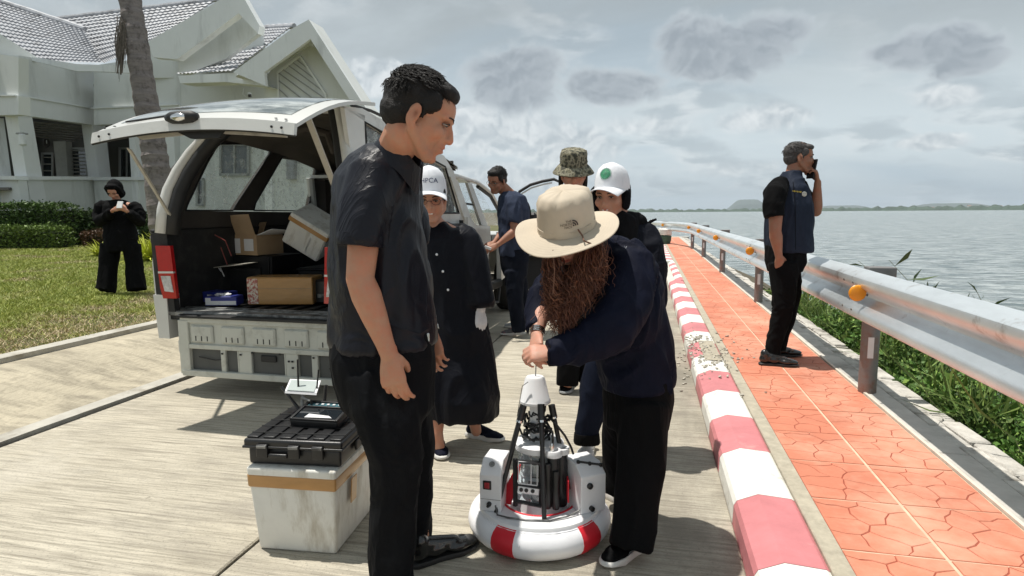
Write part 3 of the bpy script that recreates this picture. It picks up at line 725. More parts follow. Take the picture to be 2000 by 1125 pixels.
# mouldings between beam and wall
for pl, a, b in ((pA, (-260, 187), (36, 186)), (pB, (36, 186), (183, 211)), (pC, (183, 211), (352, 204))):
    p, q = pl(*a), pl(*b); hm().prism([p-pl.n*.13, q-pl.n*.13, q+pl.n*.02, p+pl.n*.02], (0, 0, -.05)).build('moulding', HF, house)
def col(pl, xt0, xt1, xb0, xb1, yt, yb):
    a, b = pl(xt0, yt, -.03), pl(xt1, yt, -.03); c, d = pl(xb1, yb, -.03), pl(xb0, yb, -.03)
    c = Vector((c.x, c.y, .1)); d = Vector((d.x, d.y, .1)); hm().prism([a, b, c, d], pl.n*.45).build('column', HF, house)
col(pB, 34, 62, 68, 100, 224, 420); col(pB, 180, 205, 204, 226, 240, 420); col(pC, 316, 338, 322, 346, 240, 400); col(pA, -48, -22, -20, 6, 228, 420)
col(pC, 250, 262, 258, 270, 238, 400)
# veranda interior: ceiling, floor and the rear wall with its windows
def inner(pl, x0, x1, name='inner_wall'):
    a, b = pl(x0, 244), pl(x1, 244); n = Vector((pl.n.x, pl.n.y, 0)).normalized()
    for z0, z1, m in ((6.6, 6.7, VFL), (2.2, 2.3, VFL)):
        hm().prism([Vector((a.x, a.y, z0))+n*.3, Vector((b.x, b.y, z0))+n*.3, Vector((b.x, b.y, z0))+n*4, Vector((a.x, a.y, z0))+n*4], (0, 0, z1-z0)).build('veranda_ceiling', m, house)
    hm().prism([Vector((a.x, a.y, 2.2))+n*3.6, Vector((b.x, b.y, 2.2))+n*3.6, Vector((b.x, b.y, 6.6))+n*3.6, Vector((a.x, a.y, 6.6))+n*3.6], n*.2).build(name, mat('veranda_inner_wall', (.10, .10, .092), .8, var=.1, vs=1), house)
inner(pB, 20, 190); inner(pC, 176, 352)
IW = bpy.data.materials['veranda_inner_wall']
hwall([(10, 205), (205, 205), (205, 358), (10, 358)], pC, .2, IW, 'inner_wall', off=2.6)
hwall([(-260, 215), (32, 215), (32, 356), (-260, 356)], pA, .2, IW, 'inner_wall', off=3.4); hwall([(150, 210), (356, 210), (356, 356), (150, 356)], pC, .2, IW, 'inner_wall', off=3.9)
def owindow(pl, x0, y0, x1, y1, off, louv=0, pane=HGL, frame=WFR, w=.09, mull=1):
    a, b, c, d = pl(x0, y0, off), pl(x1, y0, off), pl(x1, y1, off), pl(x0, y1, off)
    fr = hm(); n = pl.n
    ex = (b-a).normalized(); ez = (a-d).normalized()
    for p, q in ((a, b), (b, c), (c, d), (d, a)):
        t = (q-p).normalized(); s = t.cross(n).normalized()*w*.5
        fr.prism([p-s-t*w*.5, q-s+t*w*.5, q+s+t*w*.5, p+s-t*w*.5], n*-.06)
    for k in range(1, mull+1):
        p = a.lerp(b, k/(mull+1)); q = d.lerp(c, k/(mull+1)); s = ex*w*.35; fr.prism([p-s, p+s, q+s, q-s], n*-.05)
    fo = fr.build('window', frame, house)
    hm().prism([a, b, c, d], n*.02).build('pane', pane, fo)
    for k in range(louv):
        t = (k+.5)/louv; p = a.lerp(d, t); q = b.lerp(c, t); hm().prism([p-n*.03, q-n*.03, q-n*.03-ez*.05, p-n*.03-ez*.05], n*-.02).build('slat', CUR, fo)
    return fo
owindow(pC, 138, 290, 172, 352, 2.5, 9, mull=0); owindow(pC, 84, 300, 104, 352, 2.5, 4, mull=0)
owindow(pC, 235, 290, 262, 352, 3.4, 0, mull=1); owindow(pC, 278, 290, 306, 352, 3.4, 0, mull=0); owindow(pA, -20, 296, 22, 352, 3.4, 8, mull=1)
hwall([(104, 276), (128, 276), (134, 360), (112, 360)], pC, .3, mat('inner_column', (.36, .36, .33), .8), 'inner_column', off=2.2)
hwall([(2, 270), (16, 270), (24, 360), (8, 360)], pA, .3, bpy.data.materials['inner_column'], 'inner_column', off=2.2)
for k in range(7):      # battens under the veranda roof
    y = 246+k*4.5; p, q = pB(48, y-8, .6+k*.4), pB(186, y+6, .6+k*.4); hm().prism([p, q, q+Vector((0, 0, .05)), p+Vector((0, 0, .05))], pB.n*.08).build('ceiling_batten', VFL, house)
# plain wall of the right wing with its shuttered window, then the gable front
hwall([(352, 425), (517, 425), (517, 150), (352, 150)], pC, .3, HW, 'wall', off=.01)
pp, qq = pC(352, 425), pC(517, 425); hm().prism([pp, qq, Vector((qq.x, qq.y, .1)), Vector((pp.x, pp.y, .1))], pC.n*.3).build('wall', HW, house)
hwall([(517, 425), (745, 425), (745, 232), (605, 62), (517, 150)], pE, .3, HW, 'gable_wall')
pp, qq = pE(517, 425), pE(745, 425); hm().prism([pp, qq, Vector((qq.x, qq.y, .1)), Vector((pp.x, pp.y, .1))], pE.n*.3).build('wall', HW, house)
owindow(pC, 432, 282, 486, 341, -.03, 0, mull=1, pane=mat('grey_shutter', (.14, .155, .17), .5, var=.1), frame=WFR)
owindow(pC, 386, 350, 398, 400, -.03, 0, mull=0)
hwall([(515, 230), (531, 230), (531, 425), (518, 425)], pE, .3, HF, 'corner_column', off=-.12)
hwall([(560, 300), (575, 300), (573, 350), (559, 350)], pE, .2, mat('wall_box_grey', (.3, .31, .32), .6), 'meter_box', off=-.2)
# louvred vent in the gable: outline strips and slanted slats, each its own piece
vent = [(543, 142), (587, 110), (637, 185), (637, 194), (545, 194)]
fr = hm()
for i in range(5):
    p, q = pE(*vent[i], -.02), pE(*vent[(i+1) % 5], -.02); t = (q-p).normalized(); s = t.cross(pE.n)*.035; fr.prism([p-s, q-s, q+s, p+s], pE.n*-.05)
vo = fr.build('gable_vent', HF, house)
for (x0, y0, x1, y1) in ((580, 117, 604, 136), (572, 122, 617, 156), (564, 128, 631, 178), (553, 136, 637, 194), (545, 143, 612, 193), (545, 158, 590, 193), (546, 175, 565, 193)):
    p, q = pE(x0, y0, -.02), pE(x1, y1, -.02); s = Vector((0, 0, .018)); hm().prism([p-s, q-s, q+s, p+s], pE.n*-.03).build('vent_slat', WFR, vo)
# roofs as tiled patches with real courses
def tiled(c, nu, nv, name='roof_tiles', th=.06):
    c = [Vector(p) for p in c]; n = (c[1]-c[0]).cross(c[3]-c[0]); v = c[2]-CPOS; c[2] = CPOS+v*((c[0]-CPOS).dot(n)/v.dot(n)); n = (c[1]-c[0]).cross(c[3]-c[0]).normalized()
    if n.z < 0: n = -n
    V_ = []; F_ = []; sub = 4
    for j in range(nv):
        for k, e in ((0, 0.0), (1, th)):
            t = (j+k)/nv
            for i in range(nu*sub+1):
                s = i/(nu*sub); p = (c[0].lerp(c[1], s)).lerp(c[3].lerp(c[2], s), t)
                w = .5+.5*math.cos(2*math.pi*i/sub); V_.append(p+n*(e+th*.7*w))
    m = nu*sub+1
    for r in range(2*nv-1):
        for i in range(nu*sub): F_.append((r*m+i, r*m+i+1, (r+1)*m+i+1, (r+1)*m+i))
    pass
    o = hm().add(V_, F_).build(name, TILE, house, kind='stuff'); return o
def band(pts, pl, off, th, name='barge_board', m=HF): return hm().prism([pl(x, y, off) for x, y in pts], pl.n*th).build(name, m, house)
tiled([W(-230, -70, 31), W(164, 60, 28), W(200, 126, 25.5), W(-200, 120, 22)], 46, 17)
tiled([W(107, 40, 33), W(425, 2, 29), W(300, 86, 23.5), W(205, 127, 25.8)], 30, 13)
tiled([W(505, 58, 28), W(572, 54, 26), W(456, 142, 21.6), W(348, 148, 22.5)], 14, 13)
band([(285, 84), (470, 14), (508, 62), (525, 152), (285, 152)], vplane(285, 24.8, 525, 24.2), 0, .2, 'gable_wall', HW)
# ridge caps
for a, b in ((W(-230, -72, 31), W(166, 59, 28)), (W(107, 39, 33), W(425, 1, 29)), (W(505, 57, 28), W(575, 53, 26))):
    hm().tube([a.lerp(b, t/12)+Vector((0, 0, .05)) for t in range(13)], [.11+.02*(t % 2) for t in range(13)], 8).build('ridge_cap', TILE, house)
# eaves of the left roof
band([(-200, 108), (60, 112), (70, 112), (150, 125), (205, 127), (300, 126), (312, 146), (205, 140), (150, 139), (60, 118), (-200, 132)], vplane(-200, 21.8, 300, 24.6), 0, .12, 'eaves_board')
band([(-200, 40), (0, 66), (72, 112), (-200, 112)], vplane(-200, 21.5, 72, 23.5), 0, .5, 'gable_wall', HW)
pG = vplane(280, 22.6, 510, 21.4)
band([(287, 82), (425, 2), (448, -12), (474, -8), (507, 50), (504, 66), (466, 26), (345, 116), (300, 112)], pG, 0, .3)
band([(345, 116), (466, 26), (504, 66), (440, 115), (352, 150)], pG, .75, .2, 'gable_wall', HW)
# front gable: wide raking boards with a deep soffit, left return
pH = vplane(450, 20.6, 735, 19.6)
band([(455, 141), (570, 56), (603, 38), (606, 76), (516, 141), (519, 168)], pH, 0, .14); band([(603, 38), (728, 232), (700, 222), (606, 76)], pH, .0, .14)
band([(570, 56), (603, 38), (735, 240), (712, 238), (603, 60), (460, 150)], pH, .14, .9, 'soffit', HW)
band([(348, 148), (455, 142), (519, 168), (440, 160), (352, 163)], vplane(348, 22.4, 519, 20.8), 0, .6, 'eaves_board')
band([(600, 74), (612, 74), (612, 92), (601, 86)], pH, .3, .3, 'ridge_beam')
# small fittings on the house
lamp = hm().box(pB(44, 273, -.35), (.22, .2, .42), None, .05).build('wall_lamp', mat('lamp_housing', (.7, .72, .72), .4), house); hm().box(pB(43, 261, -.3), (.3, .25, .06), None, .02).build('lamp_hood', WFR, lamp)
cm = hm().lathe([(.01, -.12), (.075, -.1), (.085, .06), (.06, .1), (.01, .1)], pC(487, 185, -.5), 14, rotm(R(90), 0, R(30))).build('security_camera', HF, house)
hm().box(pC(488, 187, -.62), (.1, .06, .1)).build('lens', DKF, cm)
hm().tube([pC(476, 172, -.05), pC(474, 184, -.05), pC(484, 192, -.05)], .015, 6).build('cable', HF, house)
ck = hm().lathe([(.01, .02), (.2, .02), (.21, 0), (.21, -.05), (.01, -.05)], pC(91, 279, 2.3), 24, Matrix((pB.t, Vector((0, 0, 1)), pB.n*-1)).transposed()).build('clock', DKF, house)
hm().box(pC(91, 277, 2.2), (.02, .02, .16)).build('clock_hand', HF, ck)

# ================================================================== PLANTS
BARK = mat('palm_bark', (.20, .175, .165), .95, var=.3, vs=3, bump=.02, bs=8, bstretch=(1, 1, 3.5), stretch=(1, 1, 5), dirt=(.09, .075, .07), ds=7, dth=(.5, .68))
pb = G(328, 506, .2); palm = thing('palm_tree', pb, 'tall grey ringed palm trunk standing between the truck and the white house', 'palm tree')
pts = [(328, 506), (318, 440), (306, 330), (296, 260), (284, 190), (268, 90), (254, 0), (243, -80), (232, -160)]
dd = 14.6; cen = [W(x, y, dd)-pb for x, y in pts]; cen[0].z = -.05
tb = []; rr = []
for i in range(len(cen)-1):
    for k in range(9):
        t = k/9; tb.append(cen[i].lerp(cen[i+1], t)); base_r = .30-.055*(i+t)/8*1.6; rr.append(base_r*(1.075 if k % 3 == 0 else (.985 if k % 3 == 1 else 1.02))+random.uniform(-.006, .006))
MB().tube(tb, rr, 22).build('trunk', BARK, palm, smooth=False)
FIB = mat('palm_fibre', (.13, .11, .09), .95, var=.4, vs=20)
fb = MB()
for i in range(46):
    x = random.uniform(228, 246); y = random.uniform(30, 90); p = W(x, y, 14.35)-pb; q = W(x-random.uniform(-3, 7), y+random.uniform(25, 80), 14.3)-pb
    fb.tube([p, p.lerp(q, .5)+Vector((random.uniform(-.04, .04), 0, 0)), q], [.012, .01, .003], 4)
fb.build('hanging_fibres', FIB, palm, kind='stuff')
fb = MB()
for i in range(8):
    p = W(random.uniform(236, 246), random.uniform(30, 70), 14.4)-pb; q = W(random.uniform(228, 242), random.uniform(110, 150), 14.35)-pb
    w = _R*.035; fb.prism([p-w, p+w, q+w*.3, q-w*.5], _FH*.01)
fb.build('dead_sheath', FIB, palm, kind='stuff')

def hedge(name, x0, x1, ytop, ybase, d, thick, col, label, n=9000, sz=.07):
    b0 = W(x0, ybase, d); b1 = W(x1, ybase, d); h = (ybase-ytop)*d/FOC; mid = (b0+b1)/2; org = Vector((mid.x, mid.y, .18)); wv = (b1-b0); wv.z = 0; wl = wv.length; wv.normalize(); nv = wv.cross(Vector((0, 0, -1)))
    if nv.dot(_FH) < 0: nv = -nv
    r = thing(name, org, label, 'hedge', rz=0)
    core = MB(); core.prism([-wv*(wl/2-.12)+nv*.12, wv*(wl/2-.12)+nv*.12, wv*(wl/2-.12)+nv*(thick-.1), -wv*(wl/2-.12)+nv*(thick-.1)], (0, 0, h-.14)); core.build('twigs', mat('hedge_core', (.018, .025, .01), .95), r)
    U = RNG.random((n, 3)); side = RNG.random(n)
    P = np.zeros((n, 3)); a = np.array(wv); bnv = np.array(nv)
    w_ = (U[:, 0]-.5)*wl; t_ = U[:, 1]*thick; z_ = U[:, 2]**.8*h
    f = side < .5; t_[f] = RNG.normal(size=f.sum())*.05+.06
    g_ = (side >= .5) & (side < .8); z_[g_] = h+RNG.normal(size=g_.sum())*.05
    e = side > .9; w_[e] = np.sign(w_[e])*wl/2+RNG.normal(size=e.sum())*.05
    for i in range(n): 
        k = .10*noise.noise(Vector((w_[i]*1.7, z_[i]*1.7, 3))); t_[i] += k; z_[i] += k*.8
    P = a*w_[:, None]+bnv*t_[:, None]; P[:, 2] = z_
    leaf_obj('leaves', [leaves(P, sz, col)], r, 'stuff'); return r
hedge('hedge', -140, 112, 398, 482, 20.3, 1.3, (.065, .115, .025), 'tall dark clipped hedge at the far left in front of the white house wall', 12000, .085)
hedge('hedge', -140, 104, 440, 485, 19.2, 1.0, (.11, .17, .03), 'low lighter green clipped hedge in front of the tall dark one', 9000, .07)
hedge('hedge', 128, 205, 412, 476, 21.6, 1.2, (.05, .085, .025), 'dark bushy hedge between the house columns and the person on the lawn', 6000, .09)
hedge('hedge', 262, 350, 412, 470, 21.6, 1.2, (.055, .095, .03), 'dark hedge to the right of the person on the lawn', 5000, .09)
hedge('hedge', 160, 205, 446, 478, 20.6, .6, (.10, .05, .022), 'small reddish brown hedge beside the person on the lawn', 1600, .06)

def tuft(name, c, n, L, w, col, label, cat, spread=1.0, droop=.6, seg=5, group=None, stem=True):
    r = thing(name, c, label, cat, group); vs = []; fs = []; cs = []
    for i in range(n):
        a = random.uniform(0, 6.283); el = random.uniform(.25, 1.35); l = L*random.uniform(.55, 1.15); d = Vector((math.cos(a)*math.cos(el)*spread, math.sin(a)*math.cos(el)*spread, math.sin(el))).normalized()
        p = Vector((random.gauss(0, .06), random.gauss(0, .06), 0)); s = d.cross(Vector((0, 0, 1))).normalized()*w*random.uniform(.6, 1.1); b = len(vs); k = random.uniform(.6, 1.35)
        for j in range(seg+1):
            t = j/seg; q = p+d*l*t-Vector((0, 0, 1))*droop*l*t*t*random.uniform(.9, 1.1)*.6; ww = s*(1-t)**.6 if j < seg else s*.02
            vs += [q-ww, q+ww]; cs += [tuple(c_*k*(1+.2*t) for c_ in col)]*2
        for j in range(seg): fs.append((b+2*j, b+2*j+1, b+2*j+3, b+2*j+2))
    npmesh('leaves', np.array([tuple(v) for v in vs]), np.array(fs), LEAF, r, False, 'stuff', np.array(cs)); return r
YL = (.42, .46, .06)
tuft('spiky_plant', G(292, 512, .2), 260, 1.05, .022, YL, 'bright yellow green spiky plant behind the truck tail light', 'plant')
tuft('spiky_plant', G(322, 500, .2), 200, 1.1, .024, YL, 'second yellow green spiky plant, mostly hidden behind the truck', 'plant')
tuft('spiky_plant', G(200, 503, .2), 170, .75, .02, YL, 'small yellow green spiky plant left of the person on the lawn', 'plant')

# weeds on the lake side slope
def slopez(x): return float(np.interp(x, [1.76, 1.8, 2.3, 3.2, 4.2, 6.5], [-.06, -.07, -.42, -1.0, -1.6, -2.6]))
def weeds():
    n = 120000; x = 1.78+RNG.random(n)**1.3*2.8; y = RNG.uniform(1.2, 11.5, n)
    far = np.clip((y-7.0)/4, 0, 1); keep = RNG.random(n) > far*.75+np.clip((x-3.8), 0, 1)*.3; x = x[keep]; y = y[keep]
    hh = np.array([.42+.26*noise.noise(Vector((a*1.4, b*1.4, 0)))+.12*noise.noise(Vector((a*4, b*4, 1))) for a, b in zip(x, y)])*np.clip((x-1.66)/.35, .25, 1)*np.clip(1.2-(y-6)/6, .35, 1)
    z = np.array([slopez(a) for a in x])+hh*(1-RNG.random(len(x))**2.2)
    P = np.stack([x, y, z], 1)
    P[:, 0] += .05*RNG.normal(size=len(x)); ok = P[:, 0] > 1.765; P = P[ok]
    c = np.array([.075, .15, .03])*(1+.0*P[:, :1]); hi = RNG.random(len(P)) < .25; c[hi] = (.20, .30, .07)
    cl = np.array([noise.noise(Vector((a*2.2, b*2.2, 7))) for a, b in P[:, :2]])[:, None]; c = c*(1+.9*cl).clip(.35, 1.8)
    v, f, cc = leaves(P, .040, (1, 1, 1), up=.9, asp=.55); cc = cc*np.repeat(c, 4, axis=0)
    m = 13000; xb = 1.80+RNG.random(m)**1.2*2.2; yb = RNG.uniform(1.2, 10.5, m); cl_ = np.array([noise.noise(Vector((a*1.1, b*1.1, 9))) for a, b in zip(xb, yb)]); ok = cl_ > .0; xb = xb[ok]; yb = yb[ok]
    Pb = np.stack([xb, yb, np.array([slopez(a) for a in xb])+.08+.22*RNG.random(len(xb))], 1); v2, f2, c2 = leaves(Pb, .30, (.16, .23, .06), up=2.4, asp=.035)
    o = leaf_obj('weeds', [(v, f, cc), (v2, f2, c2)], None, 'stuff'); o['label'] = 'dense green leafy weeds on the lake bank behind the guardrail'; o['category'] = 'weeds'
weeds()
DRYST = mat('reed_stem', (.13, .15, .06), .8)
def reed(loc, h, lean, n, label, col=(.07, .11, .035)):
    r = thing('reed', loc, label, 'reed', 'reeds standing out of the bank'); mb = MB(); L_ = []
    for i in range(n):
        a = random.uniform(-.35, .35); b = random.uniform(-.25, .25); p = Vector((random.gauss(0, .07), random.gauss(0, .07), 0)); hh = h*random.uniform(.7, 1.05)
        pts = [p+Vector(((lean+a)*hh*t*t, b*hh*t, hh*t*(1-.12*t))) for t in (0, .25, .5, .75, 1)]
        mb.tube(pts, [.006, .005, .004, .003, .0015], 5)
        for k in range(20):
            t = .35+.65*k/20; j = min(3, int(t*4)); q = pts[j].lerp(pts[j+1], t*4-j); L_.append(q)
    mb.build('stem', DRYST, r)
    P = np.array([tuple(q) for q in L_]); v, f, c = leaves(P, .14, col, up=1.0, asp=.12); leaf_obj('leaves', [(v, f, c)], r, 'stuff')
for (x, y, d, h, ln, n, lb) in ((1840, 660, 5.2, 1.45, -.35, 3, 'thin reed leaning left above the rail, the left one of the reeds'), (1990, 700, 4.4, 1.7, -.3, 5, 'tall leafy reeds at the right edge of the picture'), (1960, 690, 5.0, 1.4, -.5, 4, 'bent reed clump just left of the tall reeds at the edge'), (1870, 640, 5.6, 1.1, .2, 3, 'short reed behind the rail between the other reeds')):
    p = W(x, y, d); p.z = slopez(p.x); reed(p, h, ln, n, lb)
fe = MB()
# green bucket with a white cloth at the far end of the walkway
bp_ = G(1299, 476, .13); bk = thing('bucket', bp_, 'dark green pot covered with a white cloth at the far end of the red walkway', 'bucket')
MB().lathe([(.02, 0), (.17, 0), (.21, .12), (.22, .27), (.19, .30), (.02, .30)], (0, 0, 0), 22).build('pot', mat('green_pot', (.03, .07, .045), .6), bk, smooth='auto')
cb = MB().lathe([(.02, .30), (.2, .30), (.22, .36), (.21, .44), (.26, .50), (.24, .54), (.02, .55)], (0, 0, 0), 18); cb.v = [(x*1+.02*math.sin(x*40), y+.02*math.sin(z*50), z+.03*noise.noise(Vector((x*9, y*9, z*9)))) for x, y, z in cb.v]
cb.build('cloth', mat('white_cloth', (.7, .68, .66), .9), bk, smooth=True)
# crumbled chips of concrete lying on the kerb
CH = mat('concrete_chips', (.42, .39, .33), .95, var=.3, vs=30)
cb = MB()
for i in range(240):
    u = random.gauss(0, .5); x = .50+random.gauss(0, .13); y = 5.35+random.gauss(0, .42)
    if x < .36: z = .003
    elif x < .66: z = .130
    else: z = .131
    s = random.uniform(.005, .02); cb.box((x, y, z+s*.2-(.008 if .36 < x < .45 else 0)), (s*random.uniform(.8, 1.8), s, s*.5), rotm(random.uniform(-.4, .4), random.uniform(-.4, .4), random.uniform(0, 3)), 0)
o = cb.build('rubble', CH, None, kind='stuff'); o['label'] = 'scatter of crumbled concrete chips on the painted kerb'; o['category'] = 'rubble'
MB().box((.53, 5.35, .1303), (.13, .75, .004)).build('kerb_patch', MORT, kerb)
# ================================================================== TRUCK
_p = W(494, 600, 4.3); TF = Frame((_p.x, _p.y, 0), -R(2.0))
truck = thing('pickup_truck', TF.loc, 'old white pickup truck with its rear canopy lid raised and tailgate hanging open', 'pickup truck', rz=TF.rz)
WP = mat('truck_white_paint', (.60, .60, .57), .34, var=.06, vs=3, coat=.3, dirt=(.33, .32, .28), ds=3.2, dth=(.56, .82), bump=.0004, bs=60)
WPI = mat('truck_inner_paint', (.50, .51, .46), .5, var=.08, vs=4, dirt=(.25, .24, .2), ds=5, dth=(.54, .78))
BLKP = mat('black_bed_liner', (.014, .014, .014), .7, var=.3, vs=10, dirt=(.045, .042, .038), ds=8, dth=(.5, .75))
RUB = mat('black_rubber', (.012, .012, .012), .6); CHR = mat('chrome_trim', (.7, .7, .7), .15, 1.)
GRIM = mat('scuffed_sill', (.26, .26, .25), .5, .2, var=.35, vs=14, stretch=(1, 8, 1), dirt=(.05, .05, .05), ds=9, dth=(.45, .6))
REDL = mat('red_lamp_lens', (.42, .012, .015), .12, coat=1., var=.1, vs=30); CLRL = mat('clear_lamp_lens', (.50, .50, .50), .12, coat=1., var=.4, vs=45)
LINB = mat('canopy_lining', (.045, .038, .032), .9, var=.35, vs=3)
CGL = glass_mat('dusty_canopy_glass', (.985, 1, 1), .05, (.85, .9, .88), .5, 16)
def tm(): return MB()
# bed: floor with ribs, sides, inner liner
tm().box((0, 1.1, .565), (1.5, 2.2, .05)).build('bed_floor', BLKP, truck)
for i in range(11): tm().box((-.66+.132*i, 1.12, .598), (.06, 2.0, .016), None, .004).build('floor_rib', BLKP, truck)
tm().box((0, .035, .588), (1.44, .10, .034), None, .006).build('bed_sill', GRIM, truck)
for k, yy in enumerate((.10, .155)): tm().box((0, yy, .605+.002*k), (1.40, .03, .012), None, .003).build('sill_rib', GRIM, truck)
for s in (-1, 1):
    tm().box((s*.745, 1.12, .885), (.03, 2.2, .6)).build('bed_liner', BLKP, truck)
    prof = [(.81, .50), (.825, .70), (.828, .95), (.80, 1.10), (.77, 1.165), (.765, 1.165), (.765, .50)]
    V_ = []; n = len(prof)
    for yy in (.0, .45): V_ += [(s*x, yy, z) for x, z in prof]
    F_ = [(i, (i+1) % n, (i+1) % n+n, i+n) for i in range(n)]+[tuple(range(n)), tuple(range(n, 2*n))[::-1]]
    tm().add(V_, F_).build('bed_side', WP, truck)
    # side with wheel arch
    arc = [(1.05+.43*math.cos(a), .36+.43*math.sin(a)) for a in np.linspace(math.pi-.35, .35, 12)]
    poly = [(.45, .50)]+[(a, b) for a, b in arc]+[(2.2, .50), (2.2, 1.165), (.45, 1.165)]
    tm().prism([(s*.765, a, b) for a, b in poly], (s*.06, 0, 0)).build('bed_side', WP, truck)
    tm().box((s*.78, 1.1, 1.18), (.10, 2.2, .028), None, .008).build('bed_rail', RUB, truck)
tm().box((0, 2.215, .9), (1.6, .03, .65)).build('bed_bulkhead', BLKP, truck)
# chassis
tm().box((0, 2.6, .36), (.9, 4.5, .12)).build('chassis', RUB, truck)
def wheel(x, y, r=.37, w=.22):
    s = 1 if x > 0 else -1; rt = rotm(0, R(90), 0)
    t = tm().lathe([(r-.12, -w/2+.02), (r-.02, -w/2), (r, -w/2+.03), (r, w/2-.03), (r-.02, w/2), (r-.12, w/2-.02)], (x, y, r), 36, rt, closed=False).build('tyre', RUB, None, smooth='auto')
    t.name = 'wheel'; t.parent = truck
    tm().lathe([(.02, 0), (.06, .02), (.10, -.02), (r-.16, -.03), (r-.12, .01), (r-.115, -.05), (.02, -.05)][::1], (x+s*(w/2-.02), y, r), 30, rotm(0, s*R(90), 0)).build('rim', mat('wheel_rim', (.3, .3, .3), .4, .8) if 'wheel_rim' not in bpy.data.materials else bpy.data.materials['wheel_rim'], t, smooth='auto')
for x in (-.72, .72):
    for y in (1.05, 4.28): wheel(x, y)
# tailgate hanging down: double-skinned, pressed squares above, lightening holes below
TY = -.045
def TP(x, y, o=0.): return TF.Y(x, y, TY+o)
def trect(mb, x0, y0, x1, y1, o0, o1):
    a, b, c, d = TP(x0, y0), TP(x1, y0+(x1-x0)*.035), TP(x1, y1+(x1-x0)*.035), TP(x0, y1)
    for q in (a, b, c, d): q.y = TY-o0
    return mb.prism([a, b, c, d], (0, o0-o1, 0)) if False else mb.prism([a, b, c, d], (0, (o0-o1), 0))
gate_x0, gate_x1 = 352, 690
tl = TP(352, 612); tr = TP(690, 632); bl_ = TP(360, 735); br_ = TP(688, 752)
gz1, gz0 = (tl.z+tr.z)/2, (bl_.z+br_.z)/2; gx0, gx1 = tl.x, tr.x; gw = gx1-gx0; gh = gz1-gz0
gate = tm().box(((gx0+gx1)/2, TY+.035, (gz0+gz1)/2), (gw, .02, gh)).build('tailgate', WPI, truck)
def gbar(u0, u1, v0, v1, y0=-.012, y1=.026, name='tailgate_rib', m=WPI, bev=.004, par=gate):
    return tm().box((gx0+gw*(u0+u1)/2, TY+(y0+y1)/2, gz1-gh*(v0+v1)/2), (gw*(u1-u0), y1-y0, gh*(v1-v0)), None, bev).build(name, m, par)
gbar(0, 1, 0, .12, -.012, .026); gbar(0, 1, .47, .545); gbar(0, 1, .90, 1.0, -.02, .026)
gbar(-.012, .05, .08, .97, -.016, .026); gbar(.95, 1.012, .08, .97, -.016, .026)
tm().box(((gx0+gx1)/2, TY-.0, gz1-.006), (gw+.02, .07, .02), None, .004).build('hinge_seal', RUB, gate)
tm().box(((gx0+gx1)/2, TY+.02, gz1-gh*.72), (gw*.94, .012, gh*.38)).build('inner_skin', mat('shaded_inner_skin', (.075, .078, .075), .6, var=.2, vs=6), gate)  # darkened plate puts the shade of the hollow lower holes into its colour
gbar(.04, .96, .10, .50, .004, .024, 'pressed_panel')
for k in range(5):
    u = .13+.185*k
    gbar(u-.068, u+.068, .16, .44, -.010, .006, 'pressed_panel', bev=.007)
    o = gbar(u-.060, u+.060, .175, .425, -.0125, -.008, 'pressed_panel', bev=.002)
    for j in (-.035, 0, .035):
        if (k+j*100) % 2 < 1.6: gbar(u+j-.003, u+j+.003, .33, .41, -.0135, -.012, 'slot', BLKP, 0)
# webs between the lower holes
for a, b in ((.235, .265), (.335, .345), (.345, .42), (.61, .62), (.62, .69), (.765, .80)): gbar(a, b, .54, .91, -.006, .022)
for u, v in ((.25, .60), (.43, .555), (.64, .66), (.66, .76), (.66, .66), (.78, .58), (.36, .60), (.59, .555)): gbar(u-.006, u+.006, v-.014, v+.014, -.016, -.010, 'bolt', RUB, .002)
lt = gbar(.47, .56, .60, .70, .0, .02, 'latch', RUB, .004); 
tm().tube([(gx0+gw*.10, TY, gz1-gh*.68), (gx0+gw*.2, TY-.002, gz1-gh*.72), (gx0+gw*.24, TY, gz1-gh*.70)], .004, 6).build('latch_rod', RUB, gate)
tm().tube([(gx0+gw*.86, TY, gz1-gh*.74), (gx0+gw*.94, TY-.002, gz1-gh*.78)], .005, 6).build('latch_rod', RUB, gate)
for s, x in ((-1, gx0), (1, gx1)): tm().box((x+s*.02, .0, gz1-.03), (.03, .05, .06), None, .005).build('hinge', RUB, gate)
